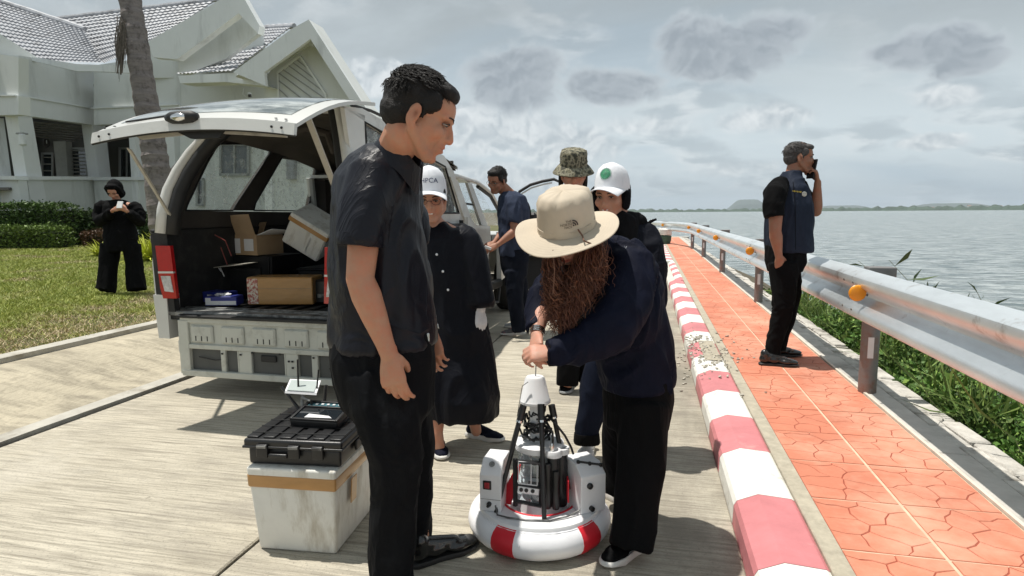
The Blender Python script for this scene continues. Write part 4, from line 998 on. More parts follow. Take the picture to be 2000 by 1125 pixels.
# rear corners, tail lights
for s in (-1, 1):
    tm().prism([(s*.64, -.02, .60), (s*.80, -.01, .60), (s*.815, -.01, 1.165), (s*.665, -.02, 1.165)], (0, .05, 0)).build('rear_post', WPI if s > 0 else BLKP, truck)
    tm().prism([(s*.70, -.025, .40), (s*.80, -.02, .40), (s*.822, -.02, .72), (s*.70, -.025, .72)], (0, .12, 0)).build('lower_corner', WP, truck)
    if s < 0: q0, q1, q2, q3 = TF.Y(303, 480, -.05), TF.Y(332, 480, -.05), TF.Y(345, 583, -.05), TF.Y(316, 583, -.05)
    else:
        q0, q1, q2, q3 = [Vector((-q.x-.0, q.y, q.z)) for q in (TF.Y(303, 480, -.05), TF.Y(332, 480, -.05), TF.Y(345, 583, -.05), TF.Y(316, 583, -.05))]
    def lp(u, v): return (q0.lerp(q1, u)).lerp(q3.lerp(q2, u), v)
    lam = tm().prism([lp(0, 0), lp(1, .0), lp(1, .50), lp(0, .50)], (0, .028, 0)).build('tail_light', REDL, truck)
    tm().prism([lp(-.02, .50), lp(1, .50), lp(1.0, 1), lp(.10, 1), lp(-.02, .8)], (0, .027, 0)).build('lower_lens', REDL, lam)
    tm().prism([lp(.14, .57)+Vector((0, -.004, 0)), lp(.78, .57)+Vector((0, -.004, 0)), lp(.86, .88)+Vector((0, -.004, 0)), lp(.28, .86)+Vector((0, -.004, 0))], (0, .02, 0)).build('clear_lens', CLRL, lam)
    tm().prism([lp(-.02, .485)+Vector((0, -.003, 0)), lp(1, .485)+Vector((0, -.003, 0)), lp(1, .52)+Vector((0, -.003, 0)), lp(-.02, .52)+Vector((0, -.003, 0))], (0, .02, 0)).build('lens_divider', WP, lam)
tm().box((0, .02, .34), (1.3, .06, .10), None, .01).build('rear_crossmember', WP, truck)

# ---- canopy
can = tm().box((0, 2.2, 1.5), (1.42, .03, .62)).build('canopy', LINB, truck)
XL = -.745
def cpan(poly, xl, th, m, name, par=can): return tm().prism([TF.X(x, y, xl) for x, y in poly], (th, 0, 0)).build(name, m, par)
LW = [((318, 412), (363, 412), (368, 396), (405, 318), (427, 281), (430, 272), (392, 272), (340, 330), (322, 380)),
      ((363, 412), (640, 415), (640, 462), (310, 456), (312, 412)),
      ((455, 411), (461, 400), (530, 300), (534, 284), (572, 262), (572, 295), (552, 307), (500, 395), (496, 411)),
      ((427, 283), (531, 282), (534, 262), (427, 262)),
      ((552, 309), (621, 319), (640, 300), (640, 262), (534, 262), (534, 290)),
      ((599, 414), (621, 318), (640, 300), (640, 416))]
for poly in LW:
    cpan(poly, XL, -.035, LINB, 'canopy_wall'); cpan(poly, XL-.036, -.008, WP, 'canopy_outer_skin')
for poly in (((363, 411), (368, 396), (405, 318), (427, 281), (531, 281), (533, 292), (461, 400), (455, 411)), ((496, 411), (500, 395), (552, 306), (621, 317), (600, 412))):
    cpan(poly, XL-.018, -.005, CGL, 'side_window')
    f = tm().tube([TF.X(x, y, XL+.004) for x, y in poly], .007, 6, closed=True).build('window_seal', RUB, can)
# rear frame of the canopy: white outer rim, black seal inside
def cpath(ps): return [TF.Y(x, y, k) for x, y, k in ps]
lp_ = cpath([(316, 456, -.02), (320, 410, 0), (330, 372, .03), (348, 335, .07), (372, 300, .12), (400, 268, .16), (445, 232, .18)])
tm().tube(lp_, [.045, .045, .044, .042, .04, .035, .03], 10).build('rear_frame', WP, can, smooth=True)
tm().tube([p+Vector((.075, .02, -.01)) for p in lp_], [.048]*7, 10).build('rear_seal', RUB, can, smooth=True)
rp = cpath([(694, 458, -.02), (690, 400, 0), (682, 330, .04), (674, 270, .10), (664, 212, .16), (652, 203, .17)])
tm().tube(rp, [.04]*6, 10).build('rear_frame', WP, can, smooth=True); tm().tube([p+Vector((-.06, .01, 0)) for p in rp], [.035]*6, 8).build('rear_seal', RUB, can, smooth=True)
# right wall with its window, seen from outside
XR = .735
def rw(x, y): return TF.X(x, y, XR)
RWall = [((664, 210), (705, 226), (705, 260), (712, 420), (712, 462), (694, 456), (682, 330)), ((664, 208), (700, 212), (745, 238), (862, 305), (880, 335), (866, 330), (745, 262), (705, 238)),
         ((712, 415), (892, 415), (908, 432), (905, 450), (712, 470)), ((866, 328), (880, 333), (908, 420), (905, 432), (892, 418))]
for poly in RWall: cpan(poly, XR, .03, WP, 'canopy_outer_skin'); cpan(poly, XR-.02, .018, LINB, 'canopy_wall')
wp_ = ((705, 238), (745, 262), (864, 326), (891, 416), (716, 416))
cpan(wp_, XR+.008, .006, CGL, 'side_window'); tm().tube([rw(x, y)+Vector((.028, 0, 0)) for x, y in wp_], .010, 6, closed=True).build('window_seal', RUB, can)
# roof: slab between the two top edges, slightly crowned
rz0 = TF.X(664, 208, XR).z+.01
V_ = []; F_ = []
for j, (yy, zz) in enumerate(((.16, rz0), (.8, rz0-.005), (1.5, rz0-.06), (2.25, rz0-.19))):
    for i in range(9):
        t = -1+i/4; V_.append((t*.74, yy, zz+.035*(1-t*t)-.05*abs(t)**6))
for k in range(36): V_.append((V_[k][0], V_[k][1], V_[k][2]-.03))
for j in range(3):
    for i in range(8):
        a = j*9+i; F_ += [(a, a+1, a+10, a+9), (a+36, a+45, a+46, a+37)]
for i in range(8): F_ += [(i+1, i, i+36, i+37), (27+i, 28+i, 64+i, 63+i)]
tm().add(V_, F_).build('canopy_roof', WP, can, smooth='auto')
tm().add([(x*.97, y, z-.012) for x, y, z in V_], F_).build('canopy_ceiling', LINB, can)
tm().tube([(.70, .22, rz0+.035), (.70, .5, rz0+.04), (.70, .85, rz0+.02)], .012, 8).build('roof_rail', RUB, can)
# ---- raised lid
HYL, HYH = -.60, .17
e0 = [TF.Y(182, 266, HYL), TF.Y(578, 260, HYL)]; h0 = [TF.Y(392, 214, HYH), TF.Y(655, 196, HYH)]
e0[0].z = e0[1].z = (e0[0].z+e0[1].z)/2+.062; zz = (h0[0].z+h0[1].z)/2; h0[0].z = h0[1].z = zz
h0[0].x = e0[0].x+.06; h0[1].x = e0[1].x+.10
def lidp(u, v, up=0.):
    """u across, v from handle edge (0) to hinge (1)"""
    a = e0[0].lerp(e0[1], u); b = h0[0].lerp(h0[1], u); p = a.lerp(b, v)
    crown = 1-(2*u-1)**2; bow = math.sin(math.pi*v)
    p = p+Vector((0, 0, .055*(crown-.55)*(1-.2*v)+.055*bow+up)); return p
def lidpatch(u0, u1, v0, v1, up, th, m, name, par, nu=16, nv=8, smooth='auto'):
    V_ = [lidp(u0+(u1-u0)*i/nu, v0+(v1-v0)*j/nv, up) for j in range(nv+1) for i in range(nu+1)]; k = len(V_)
    V_ += [p-Vector((0, 0, th)) for p in V_]; F_ = []; w = nu+1
    for j in range(nv):
        for i in range(nu):
            a = j*w+i; F_ += [(a, a+1, a+1+w, a+w), (a+k, a+w+k, a+1+w+k, a+1+k)]
    for i in range(nu): F_ += [(i+1, i, i+k, i+1+k), (nv*w+i, nv*w+i+1, nv*w+i+1+k, nv*w+i+k)]
    for j in range(nv): F_ += [(j*w, (j+1)*w, (j+1)*w+k, j*w+k), ((j+1)*w+nu, j*w+nu, j*w+nu+k, (j+1)*w+nu+k)]
    return tm().add(V_, F_).build(name, m, par, smooth=smooth)
lid = lidpatch(0, 1, 0, 1, 0, .022, WP, 'canopy_lid', truck)
LGL = mat('lid_rear_glass', (.05, .07, .065), .07, var=.3, vs=6, coat=1., spec=1., dirt=(.62, .65, .62), ds=5, dth=(.42, .62), streak=(.6, 2.2, 1))  # whitish reflection streaks, passed as dirt, painted over the dark green reflected tone
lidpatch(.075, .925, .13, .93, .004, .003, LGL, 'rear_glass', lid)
# lower rim of the lid (hangs down at the handle edge)
V_ = []; F_ = []
for i in range(17):
    p = lidp(i/16, 0, .0); V_ += [p+Vector((0, -.006, .004)), p+Vector((0, .020, .004)), p+Vector((0, .004, -.062)), p+Vector((0, -.022, -.062))]
for i in range(16):
    for a in range(4): F_.append((i*4+a, i*4+(a+1) % 4, (i+1)*4+(a+1) % 4, (i+1)*4+a))
F_ += [(0, 3, 2, 1), (64, 65, 66, 67)]
tm().add(V_, F_).build('lid_rim', WP, lid, smooth='auto')
tm().tube([lidp(i/16, 0, -.064)+Vector((0, -.01, 0)) for i in range(17)], .007, 6).build('lid_seal', RUB, lid)
BEI = mat('beige_trim', (.42, .39, .33), .7, var=.1, vs=6, dirt=(.22, .2, .17), ds=6)
a, b = lidp(.20, .06, -.06), lidp(.52, .06, -.06); 
tm().prism([lidp(.19, .05, -.068), lidp(.46, .05, -.068), lidp(.46, .05, -.098), lidp(.22, .05, -.098)], (0, .02, 0)).build('inner_trim', BEI, lid)
tm().prism([lidp(.62, .05, -.068), lidp(.93, .05, -.068), lidp(.93, .05, -.098), lidp(.62, .05, -.098)], (0, .02, 0)).build('inner_trim', BEI, lid)
tm().prism([lidp(.40, .04, -.066), lidp(.66, .04, -.066), lidp(.62, .04, -.12), lidp(.48, .04, -.12)], (0, .04, 0)).build('latch_box', RUB, lid)
hp = lidp(.475, .0, -.0)
hb = tm(); V0 = []
hd = tm().lathe([(.001, -.11), (.02, -.105), (.034, -.07), (.038, 0), (.034, .07), (.02, .105), (.001, .11)], hp+Vector((0, -.012, .012)), 16, rotm(0, R(90), 0)).build('handle', RUB, lid, smooth=True)
tm().lathe([(.001, -.055), (.018, -.045), (.026, 0), (.018, .045), (.001, .055)], hp+Vector((.0, -.034, .01)), 14, rotm(0, R(90), 0)).build('chrome_cap', CHR, hd, smooth=True)
for u in (.045, .10, .90, .945):
    q = lidp(u, .03, .004); tm().lathe([(.001, .004), (.008, .003), (.009, 0), (.001, -.002)], q+Vector((0, 0, .004)), 10).build('screw', RUB, lid)
    q = lidp(u, 0, -.03); tm().lathe([(.001, .006), (.007, .004), (.008, 0), (.001, -.002)], q+Vector((0, -.018, 0)), 10, rotm(R(90), 0, 0)).build('screw', RUB, lid)
tm().tube([lidp(.12, .10, .01), lidp(.45, .11, .012)], .006, 6).build('brake_wire', RUB, lid)
# flat stay holding the lid up, on each side
a = TF.Y(250, 290, -.50); b = TF.Y(330, 420, -.03); dv = (b-a).normalized(); w = dv.cross(Vector((0, 1, 0)))*.022
tm().prism([a-w, a+w, b+w, b-w], (0, .014, 0)).build('lid_stay', BEI, can)
a2 = lidp(.97, .2, -.03); b2 = Vector((.72, .0, 1.35)); w = (b2-a2).cross(Vector((0, 1, 0))).normalized()*.02; tm().prism([a2-w, a2+w, b2+w, b2-w], (0, .014, 0)).build('lid_stay', BEI, can)
tm().tube([TF.Y(x, y, .3) for x, y in ((560, 262), (600, 250), (640, 262), (655, 300))], [.03]*4, 8).build('rear_seal', LINB, can)

# ---- cab
cabz = TF.X(897, 346, .74).z
cab = tm().prism([(-.78, 2.26, .42), (-.78, 3.62, .42), (-.78, 3.62, 1.02), (-.78, 2.26, 1.02)], (.03, 0, 0)).build('cab', WP, truck)
def sp(poly, xl, th, m, name, par=cab): return tm().prism([TF.X(x, y, xl) for x, y in poly], (th, 0, 0)).build(name, m, par)
# right side skin
sp([(905, 424), (922, 440), (949, 441), (951, 470), (946, 500), (950, 560), (905, 610)], .76, .05, WP, 'rear_quarter')
sp([(874, 345), (888, 352), (920, 439), (905, 436)], .75, .03, WP, 'pillar'); sp([(908, 357), (916, 358), (948, 441), (936, 440)], .75, .03, WP, 'pillar')
sp([(888, 353), (908, 357), (936, 439), (920, 439)], .755, .005, CGL, 'quarter_window'); sp([(905, 395), (923, 398), (925, 402), (905, 399)], .765, .008, RUB, 'window_trim')
rl = [(874, 342), (897, 345), (933, 357), (958, 376), (974, 405), (982, 440)]
tm().tube([TF.X(x, y, .74) for x, y in rl], [.022, .024, .026, .026, .026, .026], 8).build('roof_rail', WP, cab, smooth=True)
tm().tube([TF.X(x, y+7, .73) for x, y in rl[2:]]+[TF.X(980, 520, .73), TF.X(972, 590, .74), TF.X(955, 592, .74)], [.022]*7, 8).build('door_seal', RUB, cab)
tm().tube([TF.X(x, y, .73) for x, y in ((916, 360), (948, 440), (948, 500), (955, 590))], [.022]*4, 8).build('door_seal', RUB, cab)
c0 = TF.X(874, 342, .74); c1 = TF.X(933, 357, .74); c2 = TF.X(982, 440, .74)
tm().add([(s*.74, p.y, p.z+z_) for p in (c0, c1) for s in (-1, 1) for z_ in (0, .03)], [(0, 2, 6, 4), (1, 5, 7, 3), (0, 4, 5, 1), (2, 3, 7, 6), (0, 1, 3, 2), (4, 6, 7, 5)]).build('roof', WP, cab)
tm().add([(s*.71, p.y, p.z) for p in (c1, c2) for s in (-1, 1)], [(0, 1, 3, 2)]).build('windscreen', CGL, cab)
tm().tube([(-.74, c1.y, c1.z), (-.76, c2.y, c2.z)], .03, 8).build('pillar', WP, cab); tm().tube([(-.74, c0.y, c0.z), (-.76, c0.y+.1, 1.02)], .04, 8).build('pillar', WP, cab); tm().tube([(-.74, 2.9, c1.z), (-.76, 2.95, 1.02)], .03, 8).build('pillar', WP, cab)
tm().box((0, 2.95, .45), (1.45, 1.35, .05)).build('cab_floor', RUB, cab)
for s in (-1, 1):
    st = tm().box((s*.36, 2.95, .72), (.48, .46, .16), None, .05).build('seat', mat('seat_fabric', (.03, .03, .032), .9), cab) if s < 0 else tm().box((.36, 2.95, .72), (.48, .46, .16), None, .05).build('seat', bpy.data.materials['seat_fabric'], cab)
    tm().box((s*.36, 2.72, 1.02), (.46, .12, .56), rotm(R(-14), 0, 0), .04).build('backrest', bpy.data.materials['seat_fabric'], st)
tm().box((0, 3.5, .95), (1.4, .26, .22), None, .05).build('dashboard', RUB, cab)
tm().tube([(.36+.18*math.cos(a), 3.28+.05*math.sin(a), 1.0+.17*math.sin(a)) for a in np.linspace(0, 6.283, 20)[:-1]], .014, 6, closed=True).build('steering_wheel', RUB, cab)
for s in (-1, 1):
    arc = [(4.28+.44*math.cos(a), .36+.44*math.sin(a)) for a in np.linspace(math.pi-.3, .3, 12)]
    tm().prism([(s*.80, a_, b_) for a_, b_ in [(3.64, .46)]+arc+[(4.95, .46), (4.95, .92), (4.6, 1.0), (3.64, 1.06)]], (-s*.06, 0, 0)).build('front_wing', WP, truck)
tm().prism([(-.74, 3.6, 1.03), (-.74, 4.3, 1.05), (-.74, 4.92, .93), (-.74, 4.92, .86), (-.74, 3.6, .9)], (1.48, 0, 0)).build('bonnet', WP, truck)
tm().box((0, 4.97, .62), (1.6, .12, .4), None, .03).build('front_bumper', WP, truck)
tm().box((.79, 2.95, .44), (.08, 1.3, .10), None, .02).build('sill', RUB, truck)
# open driver's door, swung out towards the lake
dd_ = []
def dp(x, y): return TF.Y(x, y, 3.62)
DOORIN = mat('door_inner_trim', (.02, .02, .022), .7)
door = tm().prism([dp(985, 448), dp(1112, 450), dp(1112, 480), dp(1104, 556), dp(990, 570)], (0, .06, 0)).build('open_door', DOORIN, truck)
tm().prism([dp(985, 446)+Vector((0, .062, 0)), dp(1114, 448)+Vector((0, .062, 0)), dp(1106, 560)+Vector((0, .062, 0)), dp(988, 574)+Vector((0, .062, 0))], (0, .02, 0)).build('door_skin', WP, door)
tm().tube([dp(990, 446), dp(1001, 400), dp(1015, 374), dp(1036, 361), dp(1060, 354), dp(1082, 350), dp(1094, 356), dp(1108, 448)], [.018]*8, 8).build('window_frame', RUB, door, smooth=True)
tm().tube([dp(1003, 402), dp(1018, 379), dp(1038, 367), dp(1062, 360), dp(1078, 357)], [.010]*5, 6).build('frame_trim', WP, door, smooth=True)
tm().box(dp(1058, 500)+Vector((0, -.03, 0)), (.3, .05, .04), None, .012).build('armrest', RUB, door)
mi = tm().box(dp(1032, 428)+Vector((0, .16, 0)), (.14, .08, .16), None, .03).build('wing_mirror', RUB, door)

# ================================================================== CARGO IN THE TRUCK BED
KR_ = mat('kraft_cardboard', (.40, .275, .16), .85, var=.1, vs=6, bump=.0006, bs=60); KRI = mat('kraft_inside', (.30, .20, .11), .9)
TAPE = mat('brown_tape', (.42, .22, .07), .28, var=.12, vs=9, stretch=(1, 1, 4), coat=.3); WPAP = mat('white_paper', (.68, .68, .68), .8)
FOAM = mat('dirty_foam', (.72, .71, .66), .8, var=.05, vs=12, bump=.0008, bs=160, dirt=(.36, .31, .23), ds=8, dth=(.50, .76), streak=(1.6, 1.6, .4))
BLUE = mat('blue_print', (.02, .03, .22), .4); PBLK = mat('black_plastic', (.012, .012, .013), .38, var=.2, vs=20, bump=.0003, bs=200)
def TW(p): return TF.M @ Vector(p)
def tthing(name, p, label, cat, rz=0., group=None): return thing(name, TW(p), label, cat, group, TF.rz+rz)
def obox(r, w, l, h, t=.006, m=KR_, floor=True):
    for c, s in (((-w/2+t/2, 0, h/2), (t, l, h)), ((w/2-t/2, 0, h/2), (t, l, h)), ((0, -l/2+t/2, h/2), (w-2*t, t, h)), ((0, l/2-t/2, h/2), (w-2*t, t, h))): MB().box(c, s).build('side_panel', m, r)
    MB().box((0, 0, t/2), (w-2*t, l-2*t, t)).build('base_panel', m, r)
q = TF.Y(480, 497, .85)
crate = tthing('plastic_crate', (q.x+.0, .98, .605), 'black plastic crate under the open cardboard box in the truck bed', 'crate'); cw, cl_, chh = .62, .46, q.z-.612
for c, s in (((-cw/2, 0, chh/2), (.02, cl_, chh)), ((cw/2, 0, chh/2), (.02, cl_, chh)), ((0, -cl_/2, chh/2), (cw-.021, .02, chh)), ((0, cl_/2, chh/2), (cw-.021, .02, chh))): MB().box(c, s, None, .004).build('side_panel', PBLK, crate)
MB().box((0, 0, chh-.008), (cw-.021, cl_-.021, .014)).build('lid', PBLK, crate)
bx = tthing('cardboard_box', (q.x, .92, q.z+.002), 'open kraft cardboard box with raised flaps and a white sheet on its front', 'box', R(-8)); bw = .44; bh = .17
obox(bx, bw, .30, bh)
MB().box((-.085, -.153, bh*.45), (.25, .004, bh*.72)).build('white_sheet', WPAP, bx); MB().box((.135, -.153, bh*.5), (.10, .003, .10)).build('label', WPAP, bx)
def flap(r, pts, m=KR_, th=.005, name='flap'):
    a, b, c = Vector(pts[0]), Vector(pts[1]), Vector(pts[2]); n = (b-a).cross(c-a).normalized()*th; MB().prism(pts, n).build(name, m, r)
flap(bx, [(.0, -.15, bh), (.21, -.15, bh), (.17, -.17, bh+.17), (-.04, -.17, bh+.16)]); flap(bx, [(-.22, -.14, bh), (-.22, .14, bh), (-.42, .12, bh+.02), (-.42, -.12, bh+.04)], WPAP)
flap(bx, [(-.20, .15, bh), (.0, .15, bh), (.0, .2, bh+.1), (-.2, .2, bh+.08)]); flap(bx, [(.22, -.14, bh), (.22, .14, bh), (.36, .12, bh+.03), (.36, -.12, bh+.05)], WPAP)
# tilted foam box with brown tape
c = TF.Y(612, 455, .95); fbx = tthing('foam_box', c, 'white foam box sealed with brown tape tilted on its corner in the truck bed', 'foam box'); fbx.rotation_euler = (R(18), R(32), TF.rz+R(12))
MB().box((0, 0, -.02), (.34, .30, .24), None, .012).build('box', FOAM, fbx); MB().box((0, 0, .125), (.36, .32, .05), None, .01).build('lid', FOAM, fbx); MB().box((0, 0, .100), (.364, .324, .045), None, .006).build('tape', TAPE, fbx)
MB().box((.05, -.1515, -.03), (.012, .004, .18)).build('strap', WPAP, fbx); MB().box((0, -.152, -.03), (.20, .003, .13), None, .001).build('moulded_panel', FOAM, fbx)
MB().box((0, .02, -.30), (.3, .26, .3)).build('stand', PBLK, fbx) if False else None
st = tthing('plastic_crate', (c.x+.04, 1.15, .605), 'black crate carrying the tilted foam box in the truck bed', 'crate'); MB().box((0, 0, .11), (.40, .42, .22), None, .01).build('body', PBLK, st); MB().box((0, 0, .225), (.42, .44, .02), None, .006).build('rim', PBLK, st)
# brown taped carton
a = TF.Y(530, 572, .28); tx = tthing('taped_carton', (a.x, .46, .616), 'long brown carton wrapped in tape with red print on its end in the truck bed', 'carton', R(13))
MB().box((0, 0, .105), (.50, .24, .205), None, .006).build('box', TAPE, tx); RP = mat('red_print', (.42, .10, .08), .5, var=.4, vs=50, dirt=(.6, .55, .45), ds=50, dth=(.45, .55))
MB().box((-.2515, 0, .105), (.003, .20, .17)).build('printed_end', RP, tx); MB().box((-.205, -.1215, .105), (.08, .003, .19)).build('printed_end', RP, tx)
MB().box((0, -.122, .125), (.49, .002, .003)).build('tape_seam', KR_, tx); MB().box((0, -.06, .209), (.49, .10, .002)).build('tape_seam', TAPE, tx)
# cardboard sheets lying on the bed
for i, (x0, y0, x1, y1, lb) in enumerate(((372, 575, 560, 566, 'flat cardboard sheet under the blue glove box in the truck bed'), (592, 575, 690, 560, 'flat cardboard sheet behind the standing man in the truck bed'))):
    pa, pb_ = TF.Z(x0, y0, .61), TF.Z(x1, y0-2, .61); cs = tthing('cardboard_sheet', ((pa.x+pb_.x)/2, pa.y+.14, .609), lb, 'cardboard'); MB().box((0, 0, .003), (pb_.x-pa.x, .26, .004), rotm(0, 0, R(4))).build('sheet', mat('pale_cardboard', (.52, .42, .30), .85) if i == 0 else bpy.data.materials['pale_cardboard'], cs)
gb = TF.Y(428, 566, .22); g_ = tthing('glove_box', (gb.x, .27, .616), 'blue and white box of disposable gloves in the truck bed', 'box', R(14)); MB().box((0, 0, .035), (.24, .12, .068), None, .003).build('box', BLUE, g_)
MB().box((0, -.0615, .022), (.23, .002, .03)).build('white_band', WPAP, g_); MB().box((-.095, -.0625, .045), (.04, .002, .03)).build('white_band', WPAP, g_)
cl = MB(); 
for i in range(5): cl.lathe([(.002, -.012), (.02, -.006), (.024, .006), (.002, .014)], (random.uniform(-.05, .05), random.uniform(-.02, .02), .076), 8, rotm(random.uniform(-.5, .5), random.uniform(-.5, .5), 0))
cl.build('gloves', WPAP, g_)
g2 = tthing('glove_box', (gb.x-.16, .42, .616), 'dark blue box behind the glove box in the truck bed', 'box', R(-6)); MB().box((0, 0, .04), (.22, .14, .08), None, .003).build('box', BLUE, g2); MB().box((0, -.0715, .05), (.12, .002, .02)).build('white_band', WPAP, g2)
b4 = TF.Y(622, 545, .5); k = tthing('tool_case', (b4.x, .62, .616), 'black tool case right of the taped carton in the truck bed', 'case', R(10)); MB().box((0, 0, .09), (.26, .3, .18), None, .012).build('case', PBLK, k); MB().box((.04, -.153, .06), (.12, .006, .03), None, .002).build('latch', GRIM, k)
pf = TF.Y(440, 524, .5); k = tthing('folder', (pf.x+.02, .62, pf.z), 'open pale folder lying over the blue boxes in the truck bed', 'folder', R(8)); MB().prism([(-.16, -.1, 0), (.10, -.1, .025), (.12, .1, .03), (-.12, .1, .01)], (0, 0, .005)).build('cover', BEI, k)
MB().box((0, .18, -(pf.z-.62)/2-.01), (.3, .2, pf.z-.64)).build('stack', PBLK, k)
wr = tthing('cable_bundle', TF.Y(395, 455, .6), 'tangle of pale and red cables hanging beside the open cardboard box', 'cables'); o_ = TF.Y(395, 455, .6)
wps = [((400, 452), (430, 480), (445, 520)), ((402, 455), (420, 500), (438, 540)), ((398, 458), (410, 500), (432, 530)), ((404, 450), (440, 470), (452, 500)), ((396, 456), (392, 480), (420, 530)), ((402, 440), (403, 460), (412, 470))]
for i, ps in enumerate(wps):
    MB().tube([TF.Y(x, y, .6-.02*i)-o_ for x, y in ps], .0045, 6).build('cable', WPAP if i % 3 else mat('red_cable%s' % '', (.25, .05, .04), .5), wr)
MB().box((0, .0, -.2), (.03, .03, .42)).build('cable_stick', PBLK, wr)
# ================================================================== PEOPLE: modelling tools
SKIN_TINT = {}
def ellv(c, r, rot=None, n=16, m=10):
    vs = []; fs = []; c = Vector(c); r = (r, r, r) if isinstance(r, (int, float)) else r
    vs.append(Vector((0, 0, 1)))
    for i in range(1, m):
        a = math.pi*i/m
        for j in range(n): b = 2*math.pi*j/n; vs.append(Vector((math.sin(a)*math.cos(b), math.sin(a)*math.sin(b), math.cos(a))))
    vs.append(Vector((0, 0, -1)))
    for j in range(n): fs.append((0, 1+j, 1+(j+1) % n))
    for i in range(m-2):
        for j in range(n): a = 1+i*n+j; b = 1+i*n+(j+1) % n; fs.append((a, a+n, b+n, b))
    k = 1+(m-2)*n
    for j in range(n): fs.append((k+j, len(vs)-1, k+(j+1) % n))
    o = []
    for v in vs:
        p = Vector((v.x*r[0], v.y*r[1], v.z*r[2]));  p = rot @ p if rot is not None else p; o.append(p+c)
    return o, fs
def capv(p0, p1, r0, r1, n=14):
    p0 = Vector(p0); p1 = Vector(p1); t = (p1-p0); L_ = t.length
    if L_ < 1e-6: return ellv(p0, max(r0, r1))
    t.normalize(); u = t.orthogonal().normalized(); w = t.cross(u); vs = []; fs = []; rings = []
    for a in (-80, -50, -20): rings.append((p0+t*(math.sin(R(a))*r0), r0*math.cos(R(a))))
    rings.append((p0, r0)); rings.append((p1, r1))
    for a in (20, 50, 80): rings.append((p1+t*(math.sin(R(a))*r1), r1*math.cos(R(a))))
    for (c, r) in rings:
        for j in range(n): b = 2*math.pi*j/n; vs.append(c+(u*math.cos(b)+w*math.sin(b))*r)
    for i in range(len(rings)-1):
        for j in range(n): fs.append((i*n+j, i*n+(j+1) % n, (i+1)*n+(j+1) % n, (i+1)*n+j))
    fs.append(tuple(range(n))[::-1]); fs.append(tuple((len(rings)-1)*n+j for j in range(n))); return vs, fs
def loftv(secs, n=24, e=2.3):
    """secs: (centre, half-width vector, half-depth vector)"""
    vs = []; fs = []
    for (c, a, b) in secs:
        c = Vector(c); a = Vector(a); b = Vector(b)
        for j in range(n):
            t = 2*math.pi*j/n; ct, st_ = math.cos(t), math.sin(t)
            vs.append(c+a*(math.copysign(abs(ct)**(2/e), ct))+b*(math.copysign(abs(st_)**(2/e), st_)))
    for i in range(len(secs)-1):
        for j in range(n): fs.append((i*n+j, i*n+(j+1) % n, (i+1)*n+(j+1) % n, (i+1)*n+j))
    fs.append(tuple(range(n))[::-1]); fs.append(tuple((len(secs)-1)*n+j for j in range(n))); return vs, fs
class Clay:
    """closed shells fused into one continuous skin"""
    def __init__(s, org): s.v = []; s.f = []; s.org = Vector(org)
    def add(s, vf, M=None):
        vs, fs = vf; b = len(s.v); s.v += [(M @ v if M is not None else v) for v in vs]; s.f += [tuple(i+b for i in f) for f in fs]; return s
    def ell(s, c, r, rot=None, M=None): return s.add(ellv(c, r, rot), M)
    def cap(s, p0, p1, r0, r1=None, M=None): return s.add(capv(p0, p1, r0, r0 if r1 is None else r1), M)
    def chain(s, pr, M=None):
        for (p, r), (q, t) in zip(pr[:-1], pr[1:]): s.cap(p, q, r, t, M)
        return s
    def loft(s, secs, n=24, e=2.3, M=None): return s.add(loftv(secs, n, e), M)
    def fuse(s, name, m, parent, voxel=.008, smooth=4, sculpt=None, tint=None, kind=None):
        me = bpy.data.meshes.new(name); me.from_pydata([tuple(p-s.org) for p in s.v], [], s.f); me.update()
        o = bpy.data.objects.new(name, me); COL.objects.link(o)
        md = o.modifiers.new('r', 'REMESH'); md.mode = 'VOXEL'; md.voxel_size = voxel; md.use_smooth_shade = True
        if smooth: sm = o.modifiers.new('s', 'SMOOTH'); sm.factor = .5; sm.iterations = smooth
        dg = bpy.context.evaluated_depsgraph_get(); ev = o.evaluated_get(dg); nm = bpy.data.meshes.new_from_object(ev)
        COL.objects.unlink(o); bpy.data.objects.remove(o); bpy.data.meshes.remove(me)
        nm.name = name; nv = len(nm.vertices); co = np.empty(nv*3, dtype=np.float32); nm.vertices.foreach_get('co', co); co = co.reshape(-1, 3).astype(float)
        no = np.empty(nv*3, dtype=np.float32); nm.vertices.foreach_get('normal', no); no = no.reshape(-1, 3).astype(float)
        if sculpt is not None: co = sculpt(co+np.array(s.org), no)-np.array(s.org); nm.vertices.foreach_set('co', co.astype(np.float32).ravel()); nm.update()
        if tint is not None:
            c = tint(co+np.array(s.org), no); a = nm.color_attributes.new('tint', 'FLOAT_COLOR', 'POINT'); c4 = np.ones((nv, 4), dtype=np.float32); c4[:, :3] = c; a.data.foreach_set('color', c4.ravel())
        nm.materials.clear(); return addmesh(name, nm, m, parent, True, kind)

